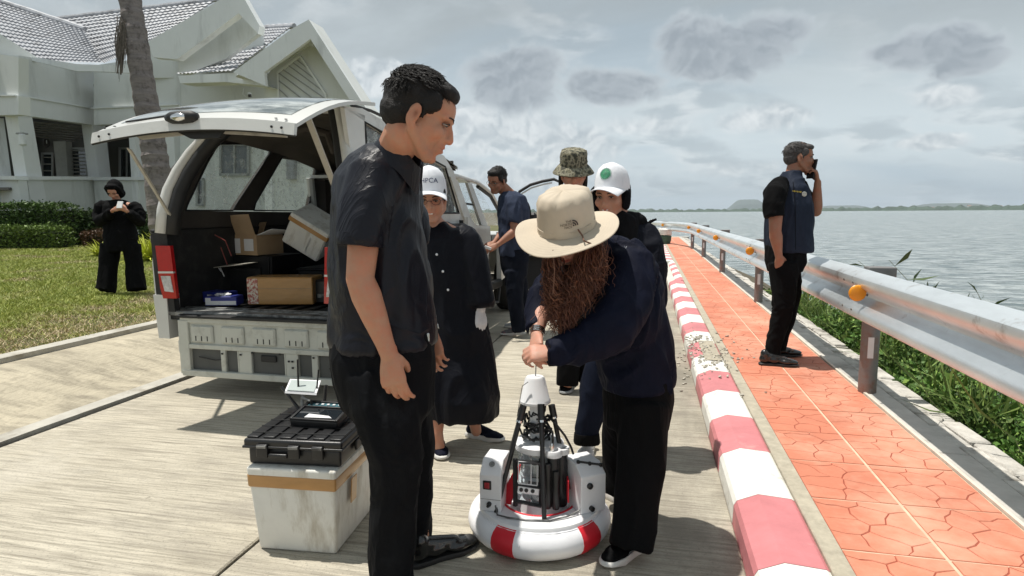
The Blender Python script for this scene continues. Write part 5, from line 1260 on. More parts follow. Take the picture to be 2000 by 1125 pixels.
def folds(amp=.005, sc=(9, 9, 5), seed=0., limbs=(), bias=0.):
    """cloth folds; limbs = list of (joint, axis, radius, amp): compression rings near a bent joint"""
    sc = np.array(sc, dtype=float)
    def f(co, no):
        d = np.empty(len(co))
        for i, p in enumerate(co):
            q = Vector((p[0]*sc[0]+seed, p[1]*sc[1], p[2]*sc[2])); w = noise.noise(q*.6)*1.6
            a = noise.noise(q+Vector((w, w*.7, -w))); b = noise.noise(q*2.1+Vector((w*1.5, 3, w)))
            d[i] = (1-abs(a)*3.6)*.75+.3*b+bias
        d = np.clip(d, -1, 1)*amp
        for (j, ax, r, a) in limbs:
            j = np.array(j); ax = np.array(Vector(ax).normalized()); v = co-j; h = v@ax; rr = np.linalg.norm(v, axis=1); g = np.exp(-(rr/r)**2)
            ph = np.array([noise.noise(Vector(p*9)) for p in co]) if len(co) < 900000 else 0
            d += g*a*.8*np.sin(h*105+ph*16)*np.clip(.5+ph*1.6, 0, 1)
        return co+no*d[:, None]
    return f

class Head:
    """head in its own axes: x to the person's left.. right (mirror symmetric), y out of the face, z up; unit = metre before scale"""
    def __init__(s, c, face, up=(0, 0, 1), size=1., roll=0.):
        y = Vector(face).normalized(); x = y.cross(Vector(up)).normalized(); z = x.cross(y)
        s.M = Matrix((x, y, z)).transposed().to_4x4() @ Matrix.Rotation(roll, 4, 'Y') @ Matrix.Scale(size, 4); s.M.translation = Vector(c); s.I = s.M.inverted(); s.size = size
        s.Ms = s.M
    def P(s, x, y, z): return s.M @ Vector((x, y, z))
    def D(s, x, y, z): return (s.M.to_3x3() @ Vector((x, y, z))).normalized()
    def clay(s, k, neck=None, nr=.056, female=False, ears=True, fat=1.0):
        M = s.M; f = fat
        k.ell((0, -.012, .036), (.075, .096, .082), M=M); k.ell((0, .024, -.022), (.064*f, .066, .078), M=M); k.ell((0, .046, -.078), (.034*f, .036, .028), M=M)
        k.ell((0, .036, .035), (.064, .056, .058), M=M)
        for t in (-1, 1):
            k.cap((t*.060*f, -.002, -.042), (t*.022, .056, -.092), .018, .018, M=M); k.ell((t*.040*f, .058, -.024), (.024, .024, .024), M=M)
            k.cap((t*.012, .084, .022), (t*.050, .066, .022), .011, .010, M=M)
            k.ell((t*.012, .092, -.032), (.008, .010, .008), M=M)
            if ears: k.add(ellv((t*.079, -.010, -.008), (.008, .019, .033), rotm(R(-12), 0, t*R(-22))), M); k.add(ellv((t*.078, -.004, -.035), (.007, .010, .012)), M)
        k.chain([((0, .083, .016), .0075), ((0, .095, -.006), .0085), ((0, .100, -.028), .0125)], M=M)
        k.ell((0, .076, -.058), (.028, .018, .020), M=M)
        k.cap((-.021, .082, -.0535), (0, .0925, -.052), .0048, .0062, M=M); k.cap((.021, .082, -.0535), (0, .0925, -.052), .0048, .0062, M=M)
        k.cap((-.018, .082, -.0625), (0, .0905, -.0645), .005, .0070, M=M); k.cap((.018, .082, -.0625), (0, .0905, -.0645), .005, .0070, M=M)
        k.ell((0, .070, -.094), (.018, .016, .014), M=M)
        if neck is not None:
            a = s.P(0, -.022, -.06); k.cap(a, neck, nr*s.size, nr*1.06)
            k.cap(s.P(0, -.02, -.02), neck, nr*.9*s.size, nr)
    def sculpt(s, extra=None, smile=0.):
        I = np.array(s.I); Mi = np.array(s.M)
        def f(co, no):
            h = np.c_[co, np.ones(len(co))]@I.T; h = h[:, :3]; d = np.zeros((len(co), 3))
            near = (np.abs(h) < .16).all(axis=1)
            for t in (-1, 1):
                for c, sg, v in (((t*.031, .082, .004), (.017, .02, .010), (0, -.009, 0)), ((t*.074, .02, -.01), (.01, .02, .03), (-t*.003, 0, 0)),
                                 ((t*.082, -.008, -.004), (.006, .009, .016), (-t*.009, .0, 0)), ((t*.017, .095, -.036), (.004, .006, .003), (0, -.002, .002)),
                                 ((t*.030, .075, -.045), (.006, .02, .02), (0, -.003, 0)), ((t*.026, .08, -.058), (.006, .02, .006), (t*.001, -.003, .004*smile))):
                    g = np.exp(-(((h-np.array(c))/np.array(sg))**2).sum(1)/1.2); d += g[:, None]*np.array(v)
            g = np.exp(-(((h-np.array((0, .092, -.0582)))/np.array((.022, .02, .0028)))**2).sum(1)); d += g[:, None]*np.array((0, -.0045, 0))
            d[~near] = 0; R3 = Mi[:3, :3]; co = co+d@R3.T
            return extra(co, no) if extra else co
        return f
    def tint(s, stubble=0., lips=(1.0, .62, .60), cheeks=.08):
        I = np.array(s.I)
        def f(co, no):
            h = np.c_[co, np.ones(len(co))]@I.T; h = h[:, :3]; c = np.ones((len(co), 3))
            near = (np.abs(h) < .15).all(axis=1)
            g = np.exp(-(((h-np.array((0, .090, -.058)))/np.array((.020, .02, .0075)))**4).sum(1))*near; c = c*(1-g[:, None])+np.array(lips)*g[:, None]
            for t in (-1, 1):
                g = np.exp(-(((h-np.array((t*.045, .06, -.025)))/np.array((.022, .03, .02)))**2).sum(1))*near*cheeks; c *= 1-g[:, None]*np.array((0, .5, .5))
                g = np.exp(-(((h-np.array((t*.031, .078, .004)))/np.array((.019, .02, .012)))**2).sum(1))*near; c *= 1-g[:, None]*.20
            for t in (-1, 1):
                g = np.exp(-(((h-np.array((t*.086, -.005, -.004)))/np.array((.014, .008, .013)))**2).sum(1))*near; c *= 1-g[:, None]*np.array((.5, .65, .7))  # ear hollow: shade painted into the skin tint
            if stubble:
                g = np.exp(-(((h-np.array((0, .07, -.075)))/np.array((.05, .05, .030)))**4).sum(1))*near*stubble*(1-np.exp(-(((h-np.array((0, .090, -.058)))/np.array((.022, .03, .009)))**4).sum(1))); c *= 1-g[:, None]*np.array((.55, .5, .45))
            g = np.exp(-(((h-np.array((0, .092, -.0582)))/np.array((.021, .02, .0022)))**2).sum(1))*near; c *= 1-.4*g[:, None]  # mouth groove darkened in the tint, as shade in a crease
            return c
        return f
    def features(s, root, org, eyes=True, brow=1., glasses=False, smile=False, closed=False, hairc=None, squint=False):
        org = Vector(org)
        for t in (-1, 1):
            if eyes:
                if not closed:
                    v, f = ellv((t*.031, .0735, .004), (.0125, .0088, .0048 if not (smile or squint) else .0030)); e = MB(org).add([s.M @ p for p in v], f).build('eye', EYEW, root, smooth=True)
                    v, f = ellv((t*.031, .0795, .003), (.0056, .0042, .0046 if not (smile or squint) else .0032)); MB(org).add([s.M @ p for p in v], f).build('iris', EYEB, e, smooth=True)
                pts = [(t*.018, .083, .006), (t*.025, .0865, .0105 if not closed else .004), (t*.034, .0845, .0105 if not closed else .002), (t*.044, .076, .005)]
                MB(org).tube([s.P(*p) for p in pts], [.0010*s.size, .0016*s.size, .0017*s.size, .0009*s.size], 5).build('eyelashes', HAIRB, root)
            pts = [(t*.014, .0925, .0215), (t*.026, .092, .0265), (t*.040, .083, .0265), (t*.052, .069, .020)]
            MB(org).tube([s.P(*p) for p in pts], [.0022*s.size*brow, .0030*s.size*brow, .0026*s.size*brow, .0010*s.size], 6).build('eyebrow', hairc or HAIRB, root)
        if smile:
            v, f = loftv([((0, .0885+.0*i, -.0585+dz), (.0165-.002*i, 0, 0), (0, .0045, 0)) for i, dz in ((0, .0035), (1, -.003))], 12); MB(org).add([s.M @ p for p in v], f).build('teeth', TEETH, root, smooth=True)
        if glasses:
            mb = MB(org)
            for t in (-1, 1):
                mb.tube([s.P(t*.033+.022*math.cos(a), .098-abs(math.cos(a))*.002-(.008 if t*math.cos(a) > 0 else 0)*abs(math.cos(a)), .002+.016*math.sin(a)) for a in np.linspace(0, 6.283, 15)[:-1]], .0013*s.size, 5, closed=True)
                mb.tube([s.P(t*.055, .090, .006), s.P(t*.074, .03, .006), s.P(t*.080, -.01, .002)], .0013*s.size, 5)
            mb.tube([s.P(-.011, .099, .004), s.P(0, .102, .006), s.P(.011, .099, .004)], .0013*s.size, 5); mb.build('glasses', PBLK, root)

def hand(k, wrist, fwd, dorsal, side, size=1., curl=(.5, .5, .55, .6), thumb=(.35, .4), spread=.06, grip=None):
    """hand shells: fwd = wrist to knuckles, dorsal = back of the hand, side=+1 when the thumb lies at fwd x dorsal"""
    y = Vector(fwd).normalized(); z = Vector(dorsal); z = (z-y*z.dot(y)).normalized(); x = y.cross(z)*side
    M = Matrix((x, y, z)).transposed().to_4x4() @ Matrix.Scale(size, 4); M.translation = Vector(wrist)
    k.add(loftv([((0, -.02, 0), (.026, 0, 0), (0, 0, .020)), ((0, .01, 0), (.027, 0, 0), (0, 0, .018)), ((0, .04, .001), (.036, 0, 0), (0, 0, .0165)), ((0, .075, .002), (.041, 0, 0), (0, 0, .0145)), ((0, .095, .000), (.039, 0, 0), (0, 0, .0115))], 18, 2.6), M)
    k.ell((.022, .03, -.008), (.017, .030, .014), M=M)
    for i, (bx_, by, L_) in enumerate(((.0295, .090, .074), (.0102, .094, .082), (-.0095, .092, .076), (-.028, .085, .060))):
        p = Vector((bx_, by, 0)); a = 0.; c = curl[i]; sp_ = (1.5-i)*spread; r = .0092-.0004*i-(.0008 if i == 3 else 0)
        for j, fr_ in enumerate((.46, .30, .24)):
            a += c*(1.0, 1.15, .8)[j]; d = Vector((math.sin(sp_)*math.cos(a), math.cos(a)*math.cos(sp_), -math.sin(a))); q = p+d*L_*fr_
            k.cap(p, q, r, r*.90, M=M); r *= .90; p = q
    a, b = thumb
    p = Vector((.026, .018, -.006)); d = Vector((math.sin(.75-a*.4), math.cos(.75-a*.4), -.25-a)).normalized(); q = p+d*.040; k.cap(p, q, .0135, .0115, M=M)
    d = Vector((math.sin(.35-b), math.cos(.35-b), -.25-a-b*.4)).normalized(); p2 = q+d*.032; k.cap(q, p2, .0110, .0100, M=M); d = Vector((math.sin(.15-b*1.3), math.cos(.15), -.25-a-b*.8)).normalized(); k.cap(p2, p2+d*.024, .0100, .0078, M=M)
    return M
def arm(k, sh, el, wr, r=1.):
    sh, el, wr = Vector(sh), Vector(el), Vector(wr)
    k.chain([(sh, .050*r), (sh.lerp(el, .35), .050*r), (sh.lerp(el, .75), .043*r), (el, .039*r), (el.lerp(wr, .22), .043*r), (el.lerp(wr, .5), .037*r), (el.lerp(wr, .85), .027*r), (wr, .0255*r)])
def tubesec(pts, rs, flat=1., ref=None):
    """sections for a round loft along points"""
    out = []; pts = [Vector(p) for p in pts]; u = None
    for i, p in enumerate(pts):
        t = (pts[min(i+1, len(pts)-1)]-pts[max(i-1, 0)]).normalized()
        if u is None: u = (Vector(ref) if ref is not None else t.orthogonal())
        u = (u-t*u.dot(t)).normalized(); w = t.cross(u); r = rs[i]; a, b = (r if isinstance(r, tuple) else (r, r*flat)); out.append((p, u*a, w*b))
    return out
def shoe(root, org, heel, toe, kind='sneaker', width=.092, L_=None, cm=None, sm=None, height=.085, name='shoe', laces=False):
    """heel and toe: ground points"""
    heel = Vector(heel); toe = Vector(toe); y = (toe-heel); L_ = L_ or y.length; y.normalize(); up_ = Vector((0, 0, 1)); x = y.cross(up_).normalized(); z = x.cross(y)
    M = Matrix((x, y, z)).transposed().to_4x4(); M.translation = heel; s = L_/.27; w = width/.092
    k = Clay(org); st = .022 if kind == 'sneaker' else .014
    S = Matrix.Diagonal((w, s, s, 1)); A = M @ S
    k.add(loftv([((0, .02, .055), (.030, 0, 0), (0, .018, .0)), ], 8) if False else ellv((0, .035, .045), (.034, .036, .034)), A)
    k.ell((0, .10, .043), (.035, .055, .032), M=A); k.ell((.002, .185, .034), (.043, .060, .024), M=A); k.ell((.0, .222, .030), (.036, .042, .019), M=A)
    k.cap((0, .040, .045), (0, .038, height), .033, .032, M=A); k.cap((0, .07, .065), (0, .17, .042), .028, .026, M=A)
    def flat(co, no):
        co = co.copy(); co[:, 2] = np.maximum(co[:, 2], heel.z+st*.6); return co
    o = k.fuse(name, cm, root, .006, 3, sculpt=flat)
    out_ = [(0, .0), (.022, .003), (.033, .02), (.034, .06), (.032, .10), (.038, .15), (.044, .19), (.042, .225), (.030, .252), (.012, .266), (0, .268)]
    ol = out_+[(-a, b) for a, b in out_[-2:0:-1]]
    V_ = []; n = len(ol)
    for zz, e in ((0.0, .97), (.006, 1.03), (st, 1.02), (st+.006, .95)): V_ += [A @ Vector((a*e, .134+(b-.134)*e, zz/s+(.008 if b > .22 and zz < .01 else 0))) for a, b in ol]
    F_ = []
    for i in range(3):
        for j in range(n): F_.append((i*n+j, i*n+(j+1) % n, (i+1)*n+(j+1) % n, (i+1)*n+j))
    F_ += [tuple(range(n))[::-1], tuple(3*n+j for j in range(n))]
    MB(org).add(V_, F_).build('sole', sm, o, smooth='auto')
    if laces:
        mb = MB(org)
        for i in range(5):
            yy = .09+.022*i; zz = .080-.0085*i
            mb.tube([A @ Vector((-.020, yy, zz-.008)), A @ Vector((0, yy+.004, zz+.004)), A @ Vector((.020, yy, zz-.008))], .0022, 5)
        mb.build('laces', sm, o)
    return o

def skin(name, c, **k): return mat(name, c, .52, tint=True, var=.07, vs=30, bump=.0005, bs=200, spec=.32, sss=.10, dirt=tuple(min(1, q*f) for q, f in zip(c, (1.12, .80, .72))), ds=22, dth=(.42, .75), **k)
SK1 = skin('skin_warm_brown', (.47, .245, .155)); SK2 = skin('skin_light', (.50, .275, .19)); SK3 = skin('skin_tan', (.33, .165, .105)); SK4 = skin('skin_pink', (.54, .30, .22))
HAIRB = mat('black_hair', (.010, .008, .007), .55, var=.4, vs=60, bump=.004, bs=60, spec=.3, bstretch=(6, 1.5, 6)); EYEW = mat('eye_white', (.36, .33, .31), .35); EYEB = mat('eye_iris', (.012, .008, .006), .1); TEETH = mat('teeth', (.75, .72, .66), .3)
def cloth(name, c, rough=.85, bump=.0006, bs=260, var=.15, vs=14, **k): return mat(name, c, rough, var=var, vs=vs, bump=bump, bs=bs, spec=k.pop('spec', .10), crease=k.pop('crease', .012), cs=k.pop('cs', 5.), **k)
POLO = cloth('black_polo_cloth', (.0055, .006, .011), .42, spec=.26); JEAN = cloth('black_jeans', (.0055, .006, .0075), .8, bump=.001, dirt=(.022, .023, .026), ds=5, dth=(.55, .85)); BLK = cloth('black_cloth', (.0045, .0045, .005), .88); NAVY = cloth('navy_cloth', (.006, .0075, .018), .7)
NVT = cloth('navy_vest_cloth', (.018, .024, .040), .7); DNV = cloth('dusk_blue_cloth', (.035, .045, .075), .8); WHC = cloth('white_cap_cloth', (.74, .75, .78), .75, var=.04, crease=.002, cs=14); LEA = mat('black_leather', (.010, .010, .010), .22, var=.2, vs=20, coat=.5)
WSOL = mat('white_shoe_sole', (.62, .61, .58), .6, var=.1, vs=20); BSOL = mat('black_shoe_sole', (.015, .015, .015), .6); GRYS = mat('grey_sneaker', (.30, .31, .32), .7, var=.3, vs=40); WSN = mat('white_sneaker', (.66, .66, .66), .7, var=.15, vs=40)
STEEL = mat('watch_steel', (.55, .54, .52), .2, 1.)

def shorthair(H, root, org, m=HAIRB, top=.02, seed=1, front=.0, sides=1., rough_=.004, part=None, cover=1.0, strands=0, strc=None):
    """cap of short hair hugging the skull, open at face and ears"""
    k = Clay(org); M = H.M
    k.ell((0, -.020, .042+top*.3), (.0795*sides, .098, .082+top), M=M); k.ell((0, -.045, .0), (.070*sides, .068, .062), M=M); k.ell((0, .036+front, .082+top*.7), (.060, .048, .030+top*.6), M=M)
    for t in (-1, 1): k.ell((t*.068*sides, .022, .042), (.014, .030, .030), M=M); k.cap((t*.0755, .010, .028), (t*.0765, .012, -.004), .0075, .005, M=M)
    I = np.array(H.I)
    def sc(co, no):
        h = (np.c_[co, np.ones(len(co))]@I.T)[:, :3]; d = np.array([noise.noise(Vector((p[0]*45+seed, p[1]*18, p[2]*45)))*.7+.6*noise.noise(Vector((p[0]*110, p[1]*40+seed, p[2]*110))) for p in h])
        return co+no*(d*rough_*H.size)[:, None]
    o = k.fuse('hair', m, root, .0055, 2, sculpt=sc)
    if strands:
        mb = MB(org); rn = random.Random(seed)
        for i in range(strands):
            v = Vector((rn.gauss(0, 1), rn.uniform(-1.2, 1.0), abs(rn.gauss(0, .8))+.05)).normalized()
            if v.z < .35 and v.y > -.2: v.z += .4; v.normalize()
            sx, sy, sz = .0800*sides, .098, .082+top; p = Vector((v.x*sx, -.020+v.y*sy, .042+top*.3+v.z*sz)); nn = Vector((v.x/sx, v.y/sy, v.z/sz)).normalized()
            f_ = Vector((rn.uniform(-.5, .5), 1.0 if v.z > .3 else .25, -.25 if v.z > .3 else -1)); t = (f_-nn*f_.dot(nn)).normalized(); l = rn.uniform(.014, .034)
            mb.tube([M @ (p-nn*.004), M @ (p+t*l*.5+nn*rn.uniform(.0015, .005)), M @ (p+t*l+nn*rn.uniform(-.002, .006))], [.0013*H.size, .0012*H.size, .0003*H.size], 4)
        mb.build('hair_strands', m, o, kind='stuff')
    return o
# ================================================================== PERSON 1: tall man in black polo, seen from behind his right side
def man_polo():
    c = G(790, 1120, 0); org = Vector((c.x, c.y, 0)); r = thing('person', org, 'tall man in a black polo shirt and black jeans looking down at the buoy', 'person')
    d0 = 2.10
    H = Head(W(819, 229, 1.93), cv(.90, -.38, .10), (0, 0, 1), 1.13)
    # body skin: head, neck, arms and hands joined through a slim core
    sh_r = W(722, 352, 1.98); el_r = W(703, 545, 1.93); wr_r = W(760, 692, 1.93)
    sh_l = W(782, 348, 2.32); el_l = W(812, 520, 2.38); wr_l = W(842, 650, 2.30)
    k = Clay(org); H.clay(k, W(768, 300, 2.02), .056, fat=1.03); k.cap(W(768, 300, 2.02), W(745, 420, 2.1), .06, .08); k.cap(W(745, 420, 2.1), W(750, 640, 2.15), .08, .08); k.cap(W(750, 360, 2.1), sh_r, .05, .04); k.cap(W(750, 360, 2.1), sh_l, .05, .04)
    arm(k, sh_r, el_r, wr_r, 1.12); arm(k, sh_l, el_l, wr_l, 1.02)
    hand(k, wr_r, W(771, 755, 1.92)-wr_r, cv(-.15, .0, -1), -1, 1.06, curl=(.45, .50, .55, .6), thumb=(1.3, .9))
    hand(k, wr_l, W(852, 712, 2.26)-wr_l, cv(-.3, .0, -1), 1, 1.0, curl=(.5, .55, .6, .65), thumb=(.3, .3))
    for s_, a, b in ((1, W(745, 640, 2.08), W(772, 860, 2.05)), (1, W(772, 860, 2.05), W(765, 1120, 2.08)), (1, W(765, 640, 2.2), W(800, 860, 2.25)), (1, W(800, 860, 2.25), W(818, 1060, 2.32))): k.cap(a, b, .05, .045)
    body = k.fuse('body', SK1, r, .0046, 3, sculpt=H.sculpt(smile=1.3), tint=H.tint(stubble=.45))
    H.features(r, org, brow=.7, squint=True)
    # polo shirt
    X = _R; A = _FH; k = Clay(org)
    def S(x, y, d, hw, hd, tw=0.): 
        u = (X*math.cos(tw)+A*math.sin(tw)); v = (-X*math.sin(tw)+A*math.cos(tw)); return (W(x, y, d), u*hw, v*hd)
    def T(x, y, d, hw, hd, t=.5): return (W(x, y, d), (X*math.cos(t)-Vector((0, 0, 1))*math.sin(t))*hw, A*hd)
    k.loft([T(778, 303, 2.03, .066, .075, .75), T(768, 316, 2.05, .088, .115, .65), T(752, 335, 2.09, .120, .170, .45), T(740, 362, 2.11, .145, .192, .25), S(735, 400, 2.12, .150, .195), S(735, 440, 2.12, .152, .19), S(740, 520, 2.12, .163, .175), S(745, 590, 2.12, .171, .168), S(749, 640, 2.13, .178, .168), S(750, 668, 2.13, .180, .168), S(750, 676, 2.13, .172, .16)], 32, 2.25)
    k.ell(W(775, 400, 2.12), (.075, .15, .13)); k.ell(W(800, 570, 2.14), (.075, .13, .16)); k.ell(W(690, 400, 2.13), (.055, .15, .13))
    hem = W(703, 478, 1.935)
    k.loft(tubesec([W(738, 318, 2.03), W(726, 345, 1.99), W(716, 400, 1.955), W(709, 440, 1.94), hem], [.06, .085, .080, .074, .070], 1.05, ref=X), 24, 2.1)
    k.loft(tubesec([W(780, 325, 2.24), sh_l, W(796, 420, 2.36), W(806, 478, 2.38)], [.06, .078, .072, .068], 1., ref=X), 20, 2.1)
    fl = folds(.012, (7, 7, 3.0), 3.1, limbs=[(W(745, 640, 2.05), (0, 0, 1), .14, .004)])
    shirt = k.fuse('polo_shirt', POLO, r, .0075, 3, sculpt=fl)
    # sleeve hem band and collar
    hb = MB(org); ss_ = tubesec([W(705, 462, 1.938), W(703.4, 476, 1.935), W(703, 481, 1.935)], [.0735, .0735, .070], 1.05, ref=X); v, f = loftv(ss_, 28); hb.add(v, f).build('sleeve_hem', POLO, shirt, smooth='auto')
    nk = [(-150, 4), (-110, 10), (-60, 12), (-20, 4), (20, -10), (60, -22), (90, -30)]
    def collar(r0, r1, z0, z1, nm, th=.004):
        V_ = []; F_ = []; n = 40
        ctr = W(786, 300, 2.01); ax = (W(800, 225, 1.97)-W(772, 300, 2.03)).normalized(); u = cv(.9, -.2, 0); u = (u-ax*u.dot(ax)).normalized(); w = ax.cross(u)
        for i in range(n+1):
            a = R(12)+(2*math.pi-R(24))*i/n; cs = u*math.cos(a)+w*math.sin(a); dip = .055*max(0, math.cos(a))**1.5
            for (rr, zz) in ((r0, z0), (r1, z1), (r1+th, z1), (r0+th, z0)): V_.append(ctr+cs*rr+ax*(zz-dip*(1 if zz > .0 else 1.5)))
        for i in range(n):
            for j in range(4): F_.append((i*4+j, i*4+(j+1) % 4, (i+1)*4+(j+1) % 4, (i+1)*4+j))
        F_ += [(0, 3, 2, 1), (n*4, n*4+1, n*4+2, n*4+3)]
        return MB(org).add(V_, F_).build(nm, POLO, shirt, smooth='auto')
    collar(.074, .068, -.012, .042, 'collar_stand'); collar(.098, .0735, -.020, .040, 'collar')
    # trousers
    k = Clay(org)
    k.loft([S(748, 640, 2.13, .168, .160), S(748, 690, 2.13, .176, .165), S(752, 740, 2.14, .172, .160), S(760, 790, 2.14, .155, .150), S(764, 815, 2.14, .12, .13)], 28, 2.3)
    k.loft(tubesec([W(742, 730, 2.07), W(752, 790, 2.05), W(766, 850, 2.04), W(774, 900, 2.05), W(772, 960, 2.07), W(768, 1040, 2.09), W(764, 1110, 2.10), W(764, 1140, 2.10)], [(.118, .115), (.114, .108), (.098, .095), (.088, .085), (.085, .08), (.080, .078), (.076, .078), (.074, .076)], ref=X), 24, 2.15)
    k.loft(tubesec([W(768, 730, 2.22), W(785, 800, 2.24), W(800, 870, 2.26), W(803, 930, 2.29), W(805, 1000, 2.31), W(806, 1066, 2.33)], [(.11, .105), (.105, .1), (.090, .088), (.080, .076), (.074, .07), (.073, .074)], ref=X), 24, 2.15)
    fl = folds(.007, (8, 8, 5), 8.3, limbs=[(W(772, 905, 2.05), (.1, 0, 1), .15, .006), (W(803, 930, 2.29), (.1, 0, 1), .13, .005), (W(764, 1115, 2.1), (0, 0, 1), .12, .007), (W(806, 1060, 2.33), (0, 0, 1), .1, .007)])
    tr_ = k.fuse('jeans', JEAN, r, .0075, 3, sculpt=fl)
    pk = [W(664, 706, 2.02), W(702, 700, 1.955), W(712, 745, 1.95), W(702, 768, 1.955), W(672, 755, 2.02)]
    MB(org).box(W(828, 660, 2.06), (.04, .012, .03), rotm(0, 0, R(50)), .003).build('belt_buckle', STEEL, r)
    shoe(r, org, G(800, 1108, 0), G(884, 1080, 0), 'dress', .098, .29, LEA, BSOL, .085)
    shoe(r, org, G(738, 1165, 0)+Vector((0, 0, 0)), G(840, 1180, 0), 'dress', .098, .29, LEA, BSOL, .085)
    shorthair(H, r, org, top=.004, seed=4, front=.002, strands=1300, rough_=.0035, sides=1.01)
    # wrist watch on the far wrist
    wa = MB(org); wd_ = (wr_l-el_l).normalized(); wc = wr_l-wd_*.018; u = wd_.orthogonal().normalized(); w = wd_.cross(u)
    V_ = []; F_ = []
    for i in range(24):
        a = 2*math.pi*i/24; cs = u*math.cos(a)+w*math.sin(a)
        for rr, hh in ((.030, -.009), (.033, -.008), (.033, .008), (.030, .009)): V_.append(wc+cs*rr+wd_*hh)
    for i in range(24):
        for j in range(4): F_.append((i*4+j, i*4+(j+1) % 4, ((i+1) % 24)*4+(j+1) % 4, ((i+1) % 24)*4+j))
    wt = MB(org).add(V_, F_).build('watch', STEEL, r, smooth='auto'); fc = -_FH+_R*.3; fc = (fc-wd_*fc.dot(wd_)).normalized()
    MB(org).lathe([(.001, .006), (.016, .006), (.019, 0), (.001, -.004)], wc+fc*.034, 20, Matrix((wd_, fc.cross(wd_), fc)).transposed()).build('dial', PBLK, wt, smooth='auto')
man_polo()

# ================================================================== hats
def ballcap(H, root, org, m, text=None, tc=None, logo=None, tilt=0.):
    k = Clay(org); M = H.M @ Matrix.Rotation(tilt, 4, 'X')
    V_ = []; F_ = []; n = 32; rings = [(1.0, .018), (1.0, .035), (.985, .06), (.93, .092), (.80, .122), (.58, .142), (.30, .152), (.04, .155)]
    for (s_, z) in rings:
        for j in range(n):
            a = 2*math.pi*j/n; V_.append(M @ Vector((.088*s_*math.cos(a), -.010+.108*s_*math.sin(a), z+.008*math.sin(a))))
    for i in range(len(rings)-1):
        for j in range(n): F_.append((i*n+j, i*n+(j+1) % n, (i+1)*n+(j+1) % n, (i+1)*n+j))
    F_ += [tuple(range(n))[::-1], tuple((len(rings)-1)*n+j for j in range(n))]
    cap = MB(org).add(V_, F_).build('cap', m, root, smooth='auto')
    V_ = []; F_ = []; nu, nv = 18, 6
    for th in (0, -.0035):
        for j in range(nv+1):
            t = j/nv
            for i in range(nu+1):
                a = math.pi*(.08+.84*i/nu); x = .088*math.cos(a)*(1+.02*t); y0 = -.010+.108*math.sin(a); y1 = .105+.078*math.sin(a)**.8-.0*abs(math.cos(a))
                y = y0+(y1-y0)*t*(1 if math.sin(a) > .2 else math.sin(a)*5); z = .028-.020*t-.030*(x/.088)**2*(.3+.7*t)+th; V_.append(M @ Vector((x, y, z)))
    w = nu+1; K = (nv+1)*w
    for j in range(nv):
        for i in range(nu): a = j*w+i; F_ += [(a, a+1, a+1+w, a+w), (a+K, a+w+K, a+1+w+K, a+1+K)]
    for i in range(nu): F_.append((nv*w+i, nv*w+i+1, nv*w+i+1+K, nv*w+i+K))
    for j in range(nv): F_ += [(j*w, (j+1)*w, (j+1)*w+K, j*w+K), (j*w+nu, j*w+nu+K, (j+1)*w+nu+K, (j+1)*w+nu)]
    MB(org).add(V_, F_).build('peak', m, cap, smooth='auto')
    v, f = ellv((0, -.010, .156), (.006, .006, .003)); MB(org).add([M @ p for p in v], f).build('button', m, cap, smooth=True)
    def onfront(x, z):      # point on the crown front at width x, height z
        s_ = float(np.interp(z, [b for a, b in rings], [a for a, b in rings])); xx = max(-.95, min(.95, x/(.088*s_))); return M @ Vector((x, -.010+.108*s_*math.sqrt(1-xx*xx)+.0012, z+.008))
    mb = MB(org)
    for a0 in range(6):      # seams
        a = a0*math.pi/3+math.pi/2; mb.tube([M @ Vector((.0885*s_*math.cos(a), -.010+.1085*s_*math.sin(a), z+.008*math.sin(a))) for s_, z in rings[1:]], .0009, 4)
    mb.build('seams', m, cap)
    if text:
        t = text_obj('lettering', text, .034, tc, cap, (0, 0, 0), (1, 0, 0), (0, 1, 0), .0004, wrap=lambda co: onfront(-co.x, .070+co.y)-org)
    if logo:
        V_ = [onfront(.0, .085)]; n = 28
        for rr in (.013, .026):
            for j in range(n): a = 2*math.pi*j/n; V_.append(onfront(rr*math.cos(a), .085+rr*math.sin(a)))
        F_ = [(0, 1+j, 1+(j+1) % n) for j in range(n)]+[(1+j, 1+n+j, 1+n+(j+1) % n, 1+(j+1) % n) for j in range(n)]
        o = MB(org).add(V_, F_).build('emblem', logo[0], cap)
        mb = MB(org)
        for rr in (.029, .0215): mb.tube([onfront(rr*math.cos(a), .085+rr*math.sin(a)) for a in np.linspace(0, 6.283, 33)[:-1]], .0011, 4, closed=True)
        for a in np.linspace(0, 6.283, 9)[:-1]: mb.tube([onfront(.004*math.cos(a), .085+.004*math.sin(a)), onfront(.018*math.cos(a+.2), .085+.018*math.sin(a+.2))], .0012, 4)
        mb.build('emblem_lines', logo[1], cap)
    return cap
